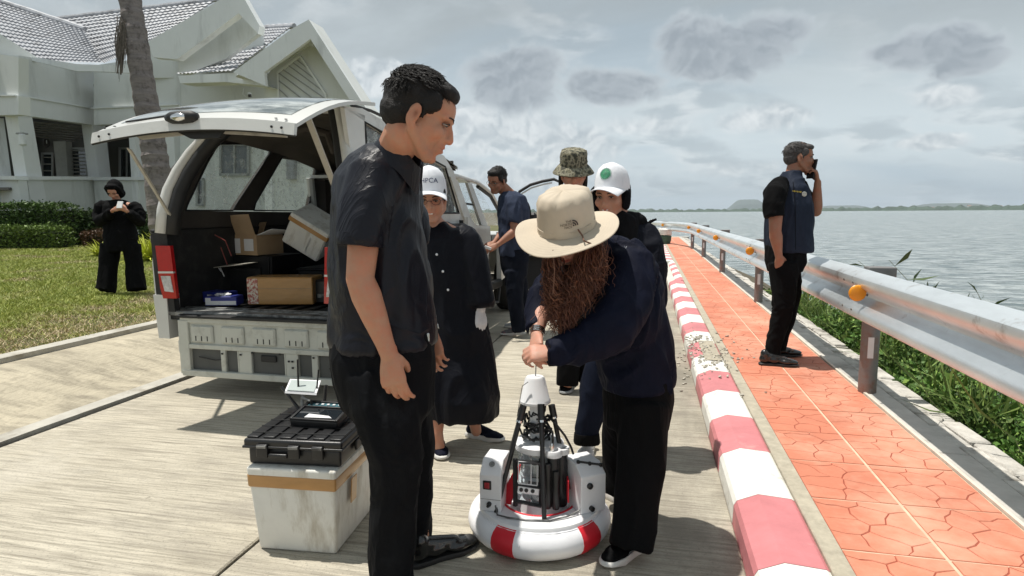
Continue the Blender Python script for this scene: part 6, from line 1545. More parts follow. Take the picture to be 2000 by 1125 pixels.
def buckethat(M, root, org, m, rx=.095, ry=.11, hgt=.12, brim=.09, droop=.035, wave=.02, rings=7, name='bucket_hat', seed=2, top=.82, stitch=True, band=None):
    n = 56; V_ = []; F_ = []
    P = [(1.02, .0), (1.0, .02), (.98, .05), (.95, hgt*.75), (top, hgt*.97), (top*.8, hgt*1.03), (top*.4, hgt*1.06), (.03, hgt*1.07)]
    for (s_, z) in P:
        for j in range(n):
            a = 2*math.pi*j/n; e = .004*noise.noise(Vector((math.cos(a)*3+seed, math.sin(a)*3, z*22)))*2.2; V_.append(M @ Vector(((rx*s_+e)*math.cos(a), (ry*s_+e)*math.sin(a), z+e*.5)))
    for i in range(len(P)-1):
        for j in range(n): F_.append((i*n+j, i*n+(j+1) % n, (i+1)*n+(j+1) % n, (i+1)*n+j))
    F_ += [tuple((len(P)-1)*n+j for j in range(n))]
    hat = MB(org).add(V_, F_).build(name, m, root, smooth=True)
    V_ = []; F_ = []; nv = rings*4
    for th in (0, -.003):
        for i in range(nv+1):
            t = i/nv
            for j in range(n):
                a = 2*math.pi*j/n; w_ = wave*t*(math.sin(2*a+seed)+.5*math.sin(3*a+1.3*seed)); st_ = .0007*(1 if i % 4 == 2 else 0) if stitch else 0
                V_.append(M @ Vector(((rx*1.02+brim*t)*math.cos(a), (ry*1.02+brim*t)*math.sin(a), -droop*t**1.3+w_+st_+th)))
    K = (nv+1)*n
    for i in range(nv):
        for j in range(n): a = i*n+j; b = i*n+(j+1) % n; F_ += [(a, b, b+n, a+n)][::1]; F_ += [(a+K, a+n+K, b+n+K, b+K)]
    for j in range(n): a = nv*n+j; b = nv*n+(j+1) % n; F_.append((a, b, b+K, a+K))
    MB(org).add(V_, F_).build('brim', m, hat, smooth=True)
    for nm, s_, z in (('hat_band', 1.026, .012),):
        MB(org).tube([M @ Vector((rx*1.012*math.cos(a), ry*1.012*math.sin(a), z+.010)) for a in np.linspace(0, 6.283, 41)[:-1]], .0016, 5, closed=True).build(nm, band or m, hat)
    return hat
# ================================================================== PEOPLE 2-8
def limb(k, pts, rs, flat=1., ref=None, n=20): k.loft(tubesec(pts, rs, flat, ref if ref is not None else _R), n, 2.15)
def sect(x, y, d, hw, hd, tw=0.):
    u = (_R*math.cos(tw)+_FH*math.sin(tw)); v = (-_R*math.sin(tw)+_FH*math.cos(tw)); return (W(x, y, d), u*hw, v*hd)

# ---- woman in a wide sun hat, bending over the buoy
def sunhat_woman():
    g = G(1220, 1095, 0); org = Vector((g.x, g.y, 0)); r = thing('person', org, 'woman in a wide beige sun hat and navy jacket bending over the buoy', 'person')
    H = Head(W(1112, 452, 2.22), cv(-.32, -.55, -.78), (0, 0, 1), 1.03)
    k = Clay(org); nb = W(1165, 485, 2.36); H.clay(k, nb, .05, female=True)
    shl = W(1235, 520, 2.30); ell_ = W(1190, 645, 2.16); wrl = W(1085, 689, 2.12)
    shr = W(1125, 515, 2.46); elr = W(1058, 590, 2.40); wrr = W(1048, 655, 2.26)
    k.cap(nb, W(1200, 560, 2.42), .06, .08); k.cap(W(1200, 560, 2.42), W(1245, 720, 2.5), .08, .08); k.cap(nb, shl, .05, .04); k.cap(nb, shr, .05, .04)
    arm(k, shl, ell_, wrl, .92); arm(k, shr, elr, wrr, .9)
    hand(k, wrl, W(1047, 690, 2.12)-wrl, cv(.1, .75, -.6), 1, .93, curl=(.75, .8, .85, .9), thumb=(.8, .5)); hand(k, wrr, W(1047, 690, 2.17)-wrr, cv(-.7, .3, -.6), 1, .93, curl=(.55, .7, .8, .85), thumb=(.8, .5))
    k.cap(W(1245, 720, 2.46), W(1230, 1040, 2.29), .05, .035); k.cap(W(1225, 720, 2.56), W(1205, 940, 2.72), .05, .04)
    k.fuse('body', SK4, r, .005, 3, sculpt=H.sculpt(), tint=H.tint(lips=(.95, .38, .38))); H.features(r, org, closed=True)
    # jacket
    k = Clay(org)
    k.loft([sect(1172, 462, 2.40, .075, .07), sect(1182, 478, 2.40, .11, .10), sect(1194, 500, 2.41, .150, .135), sect(1203, 540, 2.42, .175, .155), sect(1212, 590, 2.43, .168, .150), sect(1226, 640, 2.45, .160, .145), sect(1240, 700, 2.47, .150, .145), sect(1246, 750, 2.47, .140, .145), sect(1247, 760, 2.47, .13, .13)], 30, 2.3)
    limb(k, [W(1215, 492, 2.35), shl, W(1222, 590, 2.22), ell_, W(1150, 668, 2.14), W(1105, 686, 2.12), W(1072, 690, 2.115)], [.07, .095, .092, .086, .068, .054, .042]); 
    limb(k, [W(1140, 490, 2.43), shr, W(1085, 560, 2.44), elr, W(1050, 622, 2.34), W(1048, 645, 2.29)], [.07, .085, .074, .060, .050, .040])
    k.ell(W(1165, 478, 2.37), (.075, .07, .04)); k.ell(W(1245, 610, 2.36), (.09, .12, .16))
    fl = folds(.013, (7, 7, 5), 5.7, limbs=[(ell_, wrl-ell_, .12, .007), (wrl, wrl-ell_, .08, .005), (elr, (0, 0, 1), .08, .005)])
    k.fuse('jacket', NAVY, r, .0072, 3, sculpt=fl)
    mb = MB(org); p = W(1070, 690, 2.115); q = W(1080, 689, 2.118); v, f = loftv(tubesec([p, q], [.044, .045], ref=_R), 24); mb.add(v, f).build('cuff', BLK, r, smooth='auto')
    lw = text_obj('jacket_logo', 'V', .016, WHC, r, W(1222, 484, 2.235)-org, _R, (0, 0, 1), .0005)
    # trousers
    k = Clay(org); k.loft([sect(1246, 730, 2.47, .138, .14), sect(1246, 780, 2.47, .137, .14), sect(1243, 830, 2.46, .122, .13)], 24, 2.3)
    limb(k, [W(1256, 790, 2.40), W(1254, 860, 2.37), W(1250, 920, 2.35), W(1243, 990, 2.32), W(1236, 1045, 2.30), W(1233, 1070, 2.29)], [.098, .094, .088, .082, .080, .080])
    limb(k, [W(1222, 790, 2.55), W(1215, 850, 2.60), W(1214, 900, 2.65), W(1210, 945, 2.70), W(1208, 955, 2.71)], [.09, .085, .078, .074, .074])
    k.fuse('trousers', BLK, r, .0085, 3, sculpt=folds(.008, (7, 7, 3.5), 2.2))
    shoe(r, org, G(1262, 1062, 0), G(1182, 1108, 0), 'sneaker', .092, .26, BLK, WSOL, .09, laces=True); shoe(r, org, G(1222, 985, 0), G(1160, 955, 0), 'sneaker', .092, .26, BLK, WSOL, .09)
    # hat
    z = cv(-.14, .93, -.33); y = cv(-.38, -.45, -.80); x = y.cross(z).normalized(); y = z.cross(x)
    M = Matrix((x, y, z)).transposed().to_4x4(); M.translation = W(1107, 443, 2.20)
    HB = mat('beige_hat_cloth', (.52, .445, .345), .85, var=.07, vs=9, bump=.002, bs=22)
    hat = buckethat(M, r, org, HB, .100, .116, .128, .082, .012, .016, 8, 'sun_hat', seed=1.2, top=.84)
    I = M.inverted(); LG = mat('dark_hat_print', (.05, .035, .03), .7)
    vdir = (I.to_3x3() @ (CPOS-M.translation)).normalized(); a0 = math.atan2(vdir.y/.116, vdir.x/.100)
    def crown(u, h, off=.002):      # u metres round the crown to the viewer's right
        a = a0+(u/.108)*-1+.0; s_ = float(np.interp(h, [0, .02, .05, .096, .124], [1.02, 1.0, .98, .95, .84])); return M @ Vector(((.100*s_+off+.004)*math.cos(a), (.116*s_+off+.004)*math.sin(a), h))
    sgn = 1
    if ((crown(.02, .05)-crown(0, .05)).dot(_R)) < 0: sgn = -1
    for i, t in enumerate(('THE', 'NORTH', 'FACE')): text_obj('lettering', t, .0115, LG, hat, (0, 0, 0), (1, 0, 0), (0, 1, 0), .0003, align='RIGHT', wrap=lambda co, i=i: crown(sgn*(co.x+.018), .062-.010*i+co.y)-org)
    for rr in (.006, .013, .020):    # quartered half dome of three arcs
        V_ = []; F_ = []
        for j in range(9):
            a = R(90*j/8); 
            for q in (rr-.0045, rr): V_.append(crown(sgn*(.021+q*math.cos(R(90)-a)), .043+q*math.sin(R(90)-a)*1.15))
        for j in range(8): F_.append((2*j, 2*j+1, 2*j+3, 2*j+2))
        MB(org).add(V_, F_).build('emblem', LG, hat)
    cd = mat('hat_cord', (.16, .08, .05), .8)
    MB(org).tube([M @ Vector(p) for p in ((-.05, .05, -.03), (-.03, .06, -.15), (-.01, .05, -.24), (.02, .04, -.22))]+[W(1122, 560, 2.05)], .0022, 5).build('chin_cord', cd, hat)
    MB(org).tube([W(1080, 488, 2.07), W(1083, 530, 2.06), W(1080, 575, 2.08)], .0018, 5).build('chin_cord', cd, hat)
    MB(org).tube([crown(sgn*.035, .03, .006), crown(sgn*.045, .005, .012), W(1140, 470, 2.05), W(1160, 478, 2.06), W(1172, 476, 2.08)], .003, 5).build('cord_loop', cd, hat)
    # long curly hair
    CUR_ = mat('curly_brown_hair', (.105, .036, .020), .5, var=.5, vs=30, spec=.5); mb = MB(org); rn = random.Random(3); V2 = MB(org)
    for i in range(900):
        t0 = rn.random(); u = rn.gauss(0, 1)
        if i < 260: q = ((1078, 490, 7), (1076, 535, 8), (1088, 590, 12), (1092, 632, 14))
        elif i < 710: q = ((1150, 484, 9), (1146, 530, 11), (1118, 585, 16), (1100, 628, 20))
        else: q = ((1168, 474, 8), (1172, 510, 9), (1160, 550, 13), (1136, 590, 16))
        a, b, c, e = [W(x+u*w_*.9+rn.uniform(-5, 5), y+rn.uniform(-9, 9)+(rn.uniform(-50, 22) if k_ == 3 else 0), 2.15+(.05 if k_ == 0 else 0)+rn.uniform(-.05, .05)) for k_, (x, y, w_) in enumerate(q)]
        n = 28; ph = rn.uniform(0, 6.28); fr_ = rn.uniform(3.2, 6.5); am = rn.uniform(.004, .017); pts = []
        for j in range(n):
            t = j/(n-1); p = ((a*(1-t)+b*t)*(1-t)**2+(b*(1-t)+c*t)*2*t*(1-t)+(c*(1-t)+e*t)*t*t); w_ = am*min(1, t*2.2)
            pts.append(p+_R*(math.cos(ph+fr_*6.28*t)*w_)+_FH*(math.sin(ph+fr_*6.28*t)*w_)+Vector((0, 0, math.sin(ph*2+fr_*9*t)*w_*.6)))
        rr = rn.uniform(.0006, .0016); (mb if rn.random() < .6 else V2).tube(pts, [rr*(.5+.7*math.sin(math.pi*min(1, .15+.8*j/(n-1)))) for j in range(n)], 4)
    V2.build('curly_hair', mat('curly_auburn_hair', (.19, .075, .038), .5, var=.5, vs=30, spec=.5), r, smooth=True)
    ho_ = mb.build('curly_hair', CUR_, r, smooth=True)
    k = Clay(org); k.chain([(W(1150, 478, 2.26), .042), (W(1142, 530, 2.20), .036), (W(1116, 590, 2.18), .028), (W(1102, 625, 2.17), .018)]); k.chain([(W(1112, 520, 2.24), .028), (W(1108, 560, 2.21), .034)]); k.chain([(W(1160, 468, 2.30), .05), (W(1165, 520, 2.28), .035)]); k.chain([(W(1080, 480, 2.25), .018), (W(1078, 525, 2.21), .016)])
    k.fuse('hair', mat('dark_brown_hair', (.028, .012, .008), .6, var=.5, vs=40, bump=.004, bs=50), r, .007, 2)
    mb = MB(org)
    for i in range(3):
        c = wrr+(elr-wrr).normalized()*(.006+.010*i); ax = (elr-wrr).normalized(); u = ax.orthogonal().normalized(); w = ax.cross(u); mb.tube([c+(u*math.cos(a)+w*math.sin(a))*.0265 for a in np.linspace(0, 6.283, 19)[:-1]], .0032, 6, closed=True)
    mb.build('bracelets', STEEL, r)
sunhat_woman()

# ---- woman in a long black abaya and white cap
def abaya_woman():
    g = G(900, 868, 0); org = Vector((g.x, g.y, 0)); r = thing('person', org, 'smiling woman in a long black robe, white cap and white glove beside the truck', 'person')
    H = Head(W(839, 391, 3.30), cv(.12, -.12, -1), (0, 0, 1), 1.06); k = Clay(org); nb = W(848, 440, 3.36); H.clay(k, nb, .05, fat=1.12)
    sh = W(912, 470, 3.34); el = W(932, 560, 3.34); wr = W(938, 603, 3.30)
    k.cap(nb, W(870, 560, 3.4), .06, .08); k.cap(W(870, 560, 3.4), W(880, 720, 3.4), .08, .06); k.cap(nb, sh, .05, .04); arm(k, sh, el, wr, .95)
    fa, fb = W(853, 845, 3.30), W(925, 815, 3.45)
    k.chain([(W(880, 720, 3.4), .05), (W(855, 790, 3.33), .050), (fa, .034), (W(858, 872, 3.3), .030)]); k.chain([(W(895, 720, 3.4), .05), (W(915, 780, 3.45), .050), (fb, .034), (W(930, 842, 3.46), .030)])
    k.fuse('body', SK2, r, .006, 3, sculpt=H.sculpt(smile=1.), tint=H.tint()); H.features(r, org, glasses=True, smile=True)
    k = Clay(org)
    k.loft([sect(852, 436, 3.37, .06, .055), sect(864, 448, 3.38, .11, .09), sect(870, 466, 3.38, .155, .12), sect(874, 520, 3.38, .165, .13), sect(882, 600, 3.38, .175, .14), sect(893, 690, 3.38, .195, .16), sect(903, 770, 3.38, .200, .19), sect(903, 806, 3.38, .195, .18), sect(903, 810, 3.38, .19, .17)], 30, 2.3)
    limb(k, [W(895, 448, 3.36), sh, W(925, 515, 3.33), W(932, 560, 3.32), W(937, 594, 3.31), W(937, 598, 3.31)], [.05, .074, .076, .074, .074, .068]); limb(k, [W(850, 448, 3.36), W(828, 480, 3.36), W(818, 560, 3.34), W(822, 600, 3.3)], [.06, .085, .08, .07])
    k.ell(W(902, 462, 3.35), (.085, .09, .055)); k.fuse('robe', cloth('glossy_black_robe', (.007, .0075, .011), .46), r, .009, 3, sculpt=folds(.014, (7, 7, 2.0), 7.1))
    mb = MB(org)
    for x, y in ((853, 497), (865, 530), (875, 566)): mb.lathe([(.001, .004), (.006, .003), (.007, 0), (.001, -.003)], W(x, y, 3.225), 10, rotm(R(90), 0, 0))
    mb.build('buttons', WHC, r, smooth=True)
    k = Clay(org); hand(k, wr, W(940, 645, 3.28)-wr, cv(.6, .1, -.75), 1, .98, curl=(.3, .35, .4, .45)); k.cap(wr-Vector((0, 0, -.02)), wr, .031, .030); k.fuse('glove', cloth('white_knit_glove', (.66, .64, .64), .95, bump=.002, bs=160), r, .0055, 2)
    shoe(r, org, W(856, 872, 3.42)*0+G(853, 868, 0), G(864, 897, 0), 'sneaker', .094, .25, NAVY, WSOL, .06); shoe(r, org, G(912, 850, 0), G(985, 864, 0), 'sneaker', .092, .25, NAVY, WSOL, .06)
    shorthair(H, r, org, top=-.01, seed=8, front=-.01); H.M = H.M @ Matrix.Translation((0, 0, .012)); ballcap(H, r, org, WHC, 'HPCA', tilt=R(9), tc=mat('blue_cap_print', (.03, .045, .16), .6))
abaya_woman()

# ---- man at the open truck door
def door_man():
    g = G(1010, 650, 0); org = Vector((g.x, g.y, 0)); D = 6.5; r = thing('person', org, 'man with glasses in a dusky blue shirt turning round at the open truck door', 'person')
    H = Head(W(971, 354, D), cv(-.62, -.30, -.75), (0, 0, 1), 1.12, roll=R(-8)); k = Clay(org); nb = W(1000, 382, D+.05); H.clay(k, nb, .055)
    sh = W(1003, 402, D-.18); el = W(1005, 452, D-.22); wr = W(972, 478, D-.28); sh2 = W(1004, 400, D+.2); el2 = W(985, 450, D+.15); wr2 = W(965, 474, D-.05)
    k.cap(nb, W(1000, 500, D), .06, .08); k.cap(nb, sh, .05, .04); k.cap(nb, sh2, .05, .04); arm(k, sh, el, wr, 1.05); arm(k, sh2, el2, wr2, 1.)
    hand(k, wr, W(955, 487, D-.3)-wr, cv(0, .5, -.8), 1, 1.0, curl=(.5, .6, .6, .6)); hand(k, wr2, W(950, 480, D-.1)-wr2, cv(0, .8, -.5), 1, 1.0, curl=(.5, .6, .6, .6))
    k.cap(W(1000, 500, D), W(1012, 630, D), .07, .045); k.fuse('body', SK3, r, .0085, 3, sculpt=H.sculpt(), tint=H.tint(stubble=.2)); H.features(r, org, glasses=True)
    k = Clay(org); k.loft([sect(996, 374, D, .07, .08), sect(1000, 384, D, .13, .18, .3), sect(1003, 410, D, .165, .21, .3), sect(1003, 450, D, .150, .19, .3), sect(1003, 490, D, .145, .18, .3), sect(1004, 500, D, .145, .18, .3)], 26, 2.3)
    limb(k, [W(1002, 388, D-.14), sh, W(1005, 425, D-.21), W(1005, 436, D-.22)], [.07, .085, .078, .072]); limb(k, [W(1002, 388, D+.14), sh2, W(996, 425, D+.18)], [.07, .085, .075])
    k.fuse('shirt', DNV, r, .011, 3, sculpt=folds(.009, (7, 7, 4), 1.1))
    k = Clay(org); k.loft([sect(1004, 486, D, .145, .18, .3), sect(1006, 520, D, .145, .17, .3), sect(1007, 540, D, .12, .14, .3)], 24, 2.3)
    limb(k, [W(1003, 530, D-.08), W(1008, 590, D-.1), W(1014, 648, D-.08)], [.105, .085, .072]); limb(k, [W(1008, 530, D+.08), W(1020, 590, D+.12), W(1024, 636, D+.15)], [.105, .085, .072])
    k.fuse('trousers', cloth('navy_jeans', (.008, .010, .017), .9), r, .012, 3, sculpt=folds(.009, (6, 6, 4), 4.1))
    shoe(r, org, G(1026, 652, 0), G(984, 655, 0), 'sneaker', .10, .28, mat('grey_red_sneaker', (.12, .12, .13), .7, var=.5, vs=30, dirt=(.5, .06, .10), ds=22, dth=(.52, .58)), WSOL, .09); shoe(r, org, G(1030, 640, 0), G(1000, 640, 0), 'sneaker', .10, .27, GRYS, WSOL, .09)
    shorthair(H, r, org, top=.012, seed=12, front=.008, strands=300)
    k = Clay(org); k.ell(W(1025, 425, D+.05), (.07, .13, .19)); k.fuse('backpack', BLK, r, .012, 3)
    MB(org).box(W(953, 484, D-.32), (.07, .015, .03), rotm(0, R(20), 0), .004).build('phone', WPAP, r)
door_man()

# ---- person in a camouflage bucket hat, mostly hidden
def camo():
    m = bpy.data.materials.new('camouflage_cloth'); m.use_nodes = True; nt = m.node_tree; N = nt.nodes; L = nt.links; b = N['Principled BSDF']; b.inputs['Roughness'].default_value = .9
    tc = N.new('ShaderNodeTexCoord'); z = N.new('ShaderNodeTexNoise'); z.inputs['Scale'].default_value = 34; z.inputs['Detail'].default_value = 2; L.new(tc.outputs['Object'], z.inputs['Vector'])
    r = N.new('ShaderNodeValToRGB'); r.color_ramp.interpolation = 'CONSTANT'; e = r.color_ramp.elements; e[0].position = 0; e[0].color = (.05, .05, .035, 1); e[1].position = .44; e[1].color = (.17, .155, .10, 1)
    q = e.new(.53); q.color = (.27, .25, .18, 1); q = e.new(.62); q.color = (.09, .085, .06, 1); L.new(z.outputs[0], r.inputs[0]); L.new(r.outputs[0], b.inputs['Base Color']); return m
def camo_person():
    g = G(1120, 765, 0); org = Vector((g.x, g.y, 0)); D = 4.45; r = thing('person', org, 'person in a camouflage bucket hat and glasses standing behind the wide sun hat', 'person')
    H = Head(W(1120, 338, D), cv(-.02, -.22, -1), (0, 0, 1), 1.08); k = Clay(org); nb = W(1128, 385, D+.04); H.clay(k, nb, .055)
    k.cap(nb, W(1135, 540, D), .06, .08); k.cap(W(1130, 540, D), W(1108, 750, D), .07, .04); k.cap(W(1140, 540, D), W(1150, 740, D+.1), .07, .04)
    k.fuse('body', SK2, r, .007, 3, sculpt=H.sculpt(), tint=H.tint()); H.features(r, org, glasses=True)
    k = Clay(org); k.loft([sect(1128, 376, D+.03, .07, .07), sect(1134, 390, D+.03, .14, .11), sect(1140, 415, D+.03, .185, .12), sect(1140, 500, D+.03, .17, .12), sect(1138, 560, D+.03, .165, .12)], 24, 2.3)
    limb(k, [W(1105, 400, D), W(1096, 440, D), W(1094, 490, D-.05), W(1100, 540, D-.1)], [.06, .07, .06, .05]); k.fuse('shirt', BLK, r, .010, 3, sculpt=folds(.009, (6, 6, 4), 2.9))
    k = Clay(org); k.loft([sect(1138, 545, D+.03, .16, .12), sect(1136, 600, D+.03, .16, .12)], 20); limb(k, [W(1118, 590, D), W(1112, 680, D), W(1108, 752, D)], [.10, .085, .075]); limb(k, [W(1150, 590, D+.03), W(1150, 680, D+.06), W(1150, 745, D+.1)], [.10, .085, .075]); k.fuse('trousers', BLK, r, .011, 3, sculpt=folds(.008, (6, 6, 4), 6.))
    shoe(r, org, G(1112, 752, 0), G(1102, 772, 0)+Vector((0, -.05, 0)), 'sneaker', .10, .27, BLK, GRYS, .08); shoe(r, org, G(1152, 745, 0), G(1150, 762, 0), 'sneaker', .10, .27, BLK, GRYS, .08)
    k = Clay(org)
    for t in (-1, 1): k.chain([(H.P(t*.078, -.02, .03), .022), (H.P(t*.082, -.02, -.07), .020), (H.P(t*.08, -.01, -.13), .014)])
    k.ell(H.P(0, -.06, -.01), .07); k.fuse('hair', HAIRB, r, .008, 2)
    M = H.M.copy() @ Matrix.Rotation(R(-4), 4, 'X'); M.translation = H.P(0, -.006, .055)
    buckethat(M, r, org, camo(), .092, .108, .098, .045, .048, .004, 4, 'bucket_hat', seed=4.4, top=.88)
camo_person()

# ---- woman in a white cap with a green emblem and a black head scarf
def emblem_woman():
    g = G(1165, 885, 0); org = Vector((g.x, g.y, 0)); D = 3.22; r = thing('person', org, 'smiling woman in a white cap with a round green emblem and black jacket', 'person')
    H = Head(W(1194, 384, D), cv(-.50, -.12, -.85), (0, 0, 1), 1.02); k = Clay(org); nb = W(1215, 430, D+.05); H.clay(k, nb, .048, fat=1.06)
    k.cap(nb, W(1215, 600, D), .06, .07); k.cap(W(1200, 600, D), W(1148, 850, D), .06, .038); k.cap(W(1220, 600, D), W(1200, 840, D+.12), .06, .038)
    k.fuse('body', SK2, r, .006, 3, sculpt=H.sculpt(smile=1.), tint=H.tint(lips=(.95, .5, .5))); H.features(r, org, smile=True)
    k = Clay(org); k.loft([sect(1222, 424, D+.05, .08, .07), sect(1228, 442, D+.05, .13, .10), sect(1232, 475, D+.05, .165, .125), sect(1232, 540, D+.05, .168, .13), sect(1226, 600, D+.05, .165, .13), sect(1215, 670, D+.05, .160, .13)], 26, 2.3)
    limb(k, [W(1255, 448, D+.03), W(1268, 480, D), W(1276, 540, D-.03), W(1277, 590, D-.05), W(1268, 640, D-.12)], [.06, .078, .072, .062, .05]); limb(k, [W(1195, 455, D+.03), W(1178, 500, D-.05), W(1168, 560, D-.1)], [.06, .07, .055])
    k.fuse('jacket', cloth('black_jacket', (.007, .008, .013), .75), r, .009, 3, sculpt=folds(.009, (7, 7, 4), 9.9))
    k = Clay(org); k.loft([sect(1213, 650, D+.04, .15, .12), sect(1205, 720, D+.04, .14, .12)], 20); limb(k, [W(1185, 690, D), W(1160, 770, D), W(1147, 840, D), W(1146, 862, D)], [.095, .078, .062, .060]); limb(k, [W(1222, 690, D+.06), W(1210, 770, D+.1), W(1200, 845, D+.13)], [.095, .078, .062])
    k.fuse('trousers', cloth('dark_navy_trousers', (.008, .011, .022), .85), r, .009, 3, sculpt=folds(.008, (8, 8, 5), 3.3))
    limb2 = MB(org); v, f = loftv(tubesec([W(1146, 846, D), W(1146, 862, D), W(1146, 866, D)], [.066, .070, .066], ref=_R), 24); limb2.add(v, f).build('trouser_cuff', BLK, r, smooth='auto')
    shoe(r, org, G(1150, 872, 0), G(1142, 902, 0), 'sneaker', .10, .25, WSN, WSOL, .10, laces=True); shoe(r, org, G(1202, 862, 0), G(1196, 890, 0), 'sneaker', .096, .25, WSN, WSOL, .10, laces=True)
    k = Clay(org); k.ell(H.P(0, -.035, .02), (.092, .092, .098)); k.chain([(H.P(.075, .0, .02), .040), (H.P(.082, -.01, -.06), .048), (W(1225, 440, D-.03), .055), (W(1228, 490, D-.04), .048)]); k.chain([(H.P(-.085, .0, .01), .020), (H.P(-.085, .02, -.05), .018)]); k.ell(W(1232, 432, D+.03), (.085, .08, .05))
    k.cap(H.P(.06, .04, -.10), W(1225, 440, D-.02), .022, .04); k.cap(H.P(.078, .03, .03), H.P(.065, .06, -.08), .017, .020)
    k.fuse('head_scarf', cloth('black_scarf', (.008, .008, .009), .9), r, .007, 3, sculpt=folds(.006, (14, 14, 9), 2.))
    k = Clay(org); k.chain([(W(1240, 470, D+.1), .07), (W(1242, 520, D+.12), .075)]); k.fuse('backpack', BLK, r, .012, 3); MB(org).tube([W(1262, 440, D), W(1272, 432, D), W(1282, 428, D)], [.010, .009, .006], 6).build('strap', BLK, r)
    H.M = H.M @ Matrix.Translation((0, 0, .012)); ballcap(H, r, org, WHC, tilt=R(11), logo=(mat('green_emblem', (.03, .26, .12), .6, var=.3, vs=60), mat('emblem_edge', (.10, .30, .20), .6)))
emblem_woman()

# ---- man on the telephone on the red walkway
def phone_man():
    g = G(1520, 705, .128); org = Vector((g.x, g.y, .128)); D = 4.78; r = thing('person', org, 'grey haired man in a navy vest talking on a phone on the red walkway', 'person')
    H = Head(W(1561, 309, D), cv(.97, -.04, -.22), (0, 0, 1), 1.04); k = Clay(org); nb = W(1547, 350, D+.02); H.clay(k, nb, .058, fat=1.05)
    sh = W(1517, 375, D-.17); el = W(1514, 452, D-.2); wr = W(1521, 500, D-.16); sh2 = W(1563, 378, D+.16); el2 = W(1594, 413, D+.05); wr2 = W(1597, 356, D-.02)
    k.cap(nb, W(1540, 480, D), .06, .08); k.cap(nb, sh, .05, .04); k.cap(nb, sh2, .05, .04); arm(k, sh, el, wr, 1.1); arm(k, sh2, el2, wr2, 1.05)
    hand(k, wr, W(1524, 525, D-.14)-wr, cv(-.3, 0, -1), -1, .95, curl=(.3, .3, .3, .3)); hand(k, wr2, W(1592, 325, D-.05)-wr2, cv(.9, .1, -.4), 1, .98, curl=(.65, .8, .85, .85), thumb=(.7, .5))
    k.cap(W(1540, 480, D), W(1510, 690, D), .07, .04); k.fuse('body', SK3, r, .0062, 3, sculpt=H.sculpt(), tint=H.tint(stubble=.2)); H.features(r, org, hairc=GREYH)
    k = Clay(org); k.loft([sect(1546, 334, D, .063, .066), sect(1545, 352, D, .085, .12), sect(1541, 368, D, .125, .16), sect(1540, 400, D, .165, .18), sect(1540, 440, D, .172, .18), sect(1540, 470, D, .168, .175), sect(1541, 489, D, .166, .17), sect(1541, 492, D, .16, .16)], 28, 2.4); k.ell(W(1562, 420, D), (.09, .15, .17))
    vest = k.fuse('vest', NVT, r, .009, 3, sculpt=folds(.007, (7, 7, 3), 4.6))
    k = Clay(org); k2 = Clay(org); limb(k, [W(1526, 356, D-.10), W(1514, 378, D-.17), W(1511, 400, D-.19), W(1512, 424, D-.195)], [.06, .086, .078, .074]); limb(k2, [W(1560, 358, D+.1), sh2, W(1580, 398, D+.11)], [.06, .078, .070]); k2.fuse('shirt_sleeve', BLK, r, .008, 3); k.fuse('shirt_sleeve', BLK, r, .008, 3, sculpt=folds(.006, (9, 9, 5), 1.6))
    k = Clay(org); k.loft([sect(1536, 478, D, .150, .155), sect(1534, 510, D, .145, .15), sect(1533, 530, D, .12, .13)], 24, 2.3)
    limb(k, [W(1530, 515, D-.07), W(1532, 570, D-.09), W(1528, 610, D-.08), W(1514, 660, D-.06), W(1508, 698, D-.05)], [.108, .088, .072, .060, .054]); limb(k, [W(1538, 515, D+.07), W(1542, 570, D+.09), W(1538, 610, D+.1), W(1526, 655, D+.1), W(1520, 684, D+.12)], [.102, .084, .070, .058, .053])
    k.fuse('trousers', BLK, r, .0085, 3, sculpt=folds(.007, (8, 8, 5), 7.7, limbs=[(W(1528, 605, D-.08), (0, 0, 1), .12, .006)]))
    shoe(r, org, G(1482, 712, .128), G(1556, 716, .128), 'dress', .10, .285, LEA, BSOL, .085); shoe(r, org, G(1496, 695, .128), G(1560, 696, .128), 'dress', .10, .285, LEA, BSOL, .085)
    shorthair(H, r, org, m=GREYH, top=-.004, seed=21, front=.012, sides=.985, rough_=.0025, strands=500)
    ph = MB(org).box(W(1586, 330, D-.02), (.012, .075, .15), Matrix.Rotation(YAW, 3, 'Z') @ rotm(0, R(12), R(20)), .004).build('phone', PBLK, r)
    e = W(1571, 379, D-.168)
    MB(org).lathe([(.001, .003), (.018, .002), (.019, 0), (.001, -.002)], e+_R*.0, 20, Matrix((_R, Vector((0, 0, 1)), -_FH)).transposed()).build('badge', mat('round_badge', (.45, .45, .40), .5, var=.5, vs=60), r)
    ys_ = mat('yellow_stitching', (.45, .33, .04), .6); mb = MB(org)
    for i in range(6): q = W(1549+3*i, 373+.4*i, D-.176); mb.box(q, (.007, .003, .008+.004*(i % 2)), rotm(0, R(10*(i % 3)), YAW), 0)
    mb.build('yellow_stitching', ys_, r, kind='stuff')
    MB(org).tube([W(1549, 356, D-.16), W(1553, 400, D-.19), W(1554, 488, D-.19)], .0025, 4).build('zip', BLK, r)
GREYH = mat('grey_black_hair', (.055, .050, .048), .7, var=.7, vs=70, bump=.003, bs=120)
phone_man()

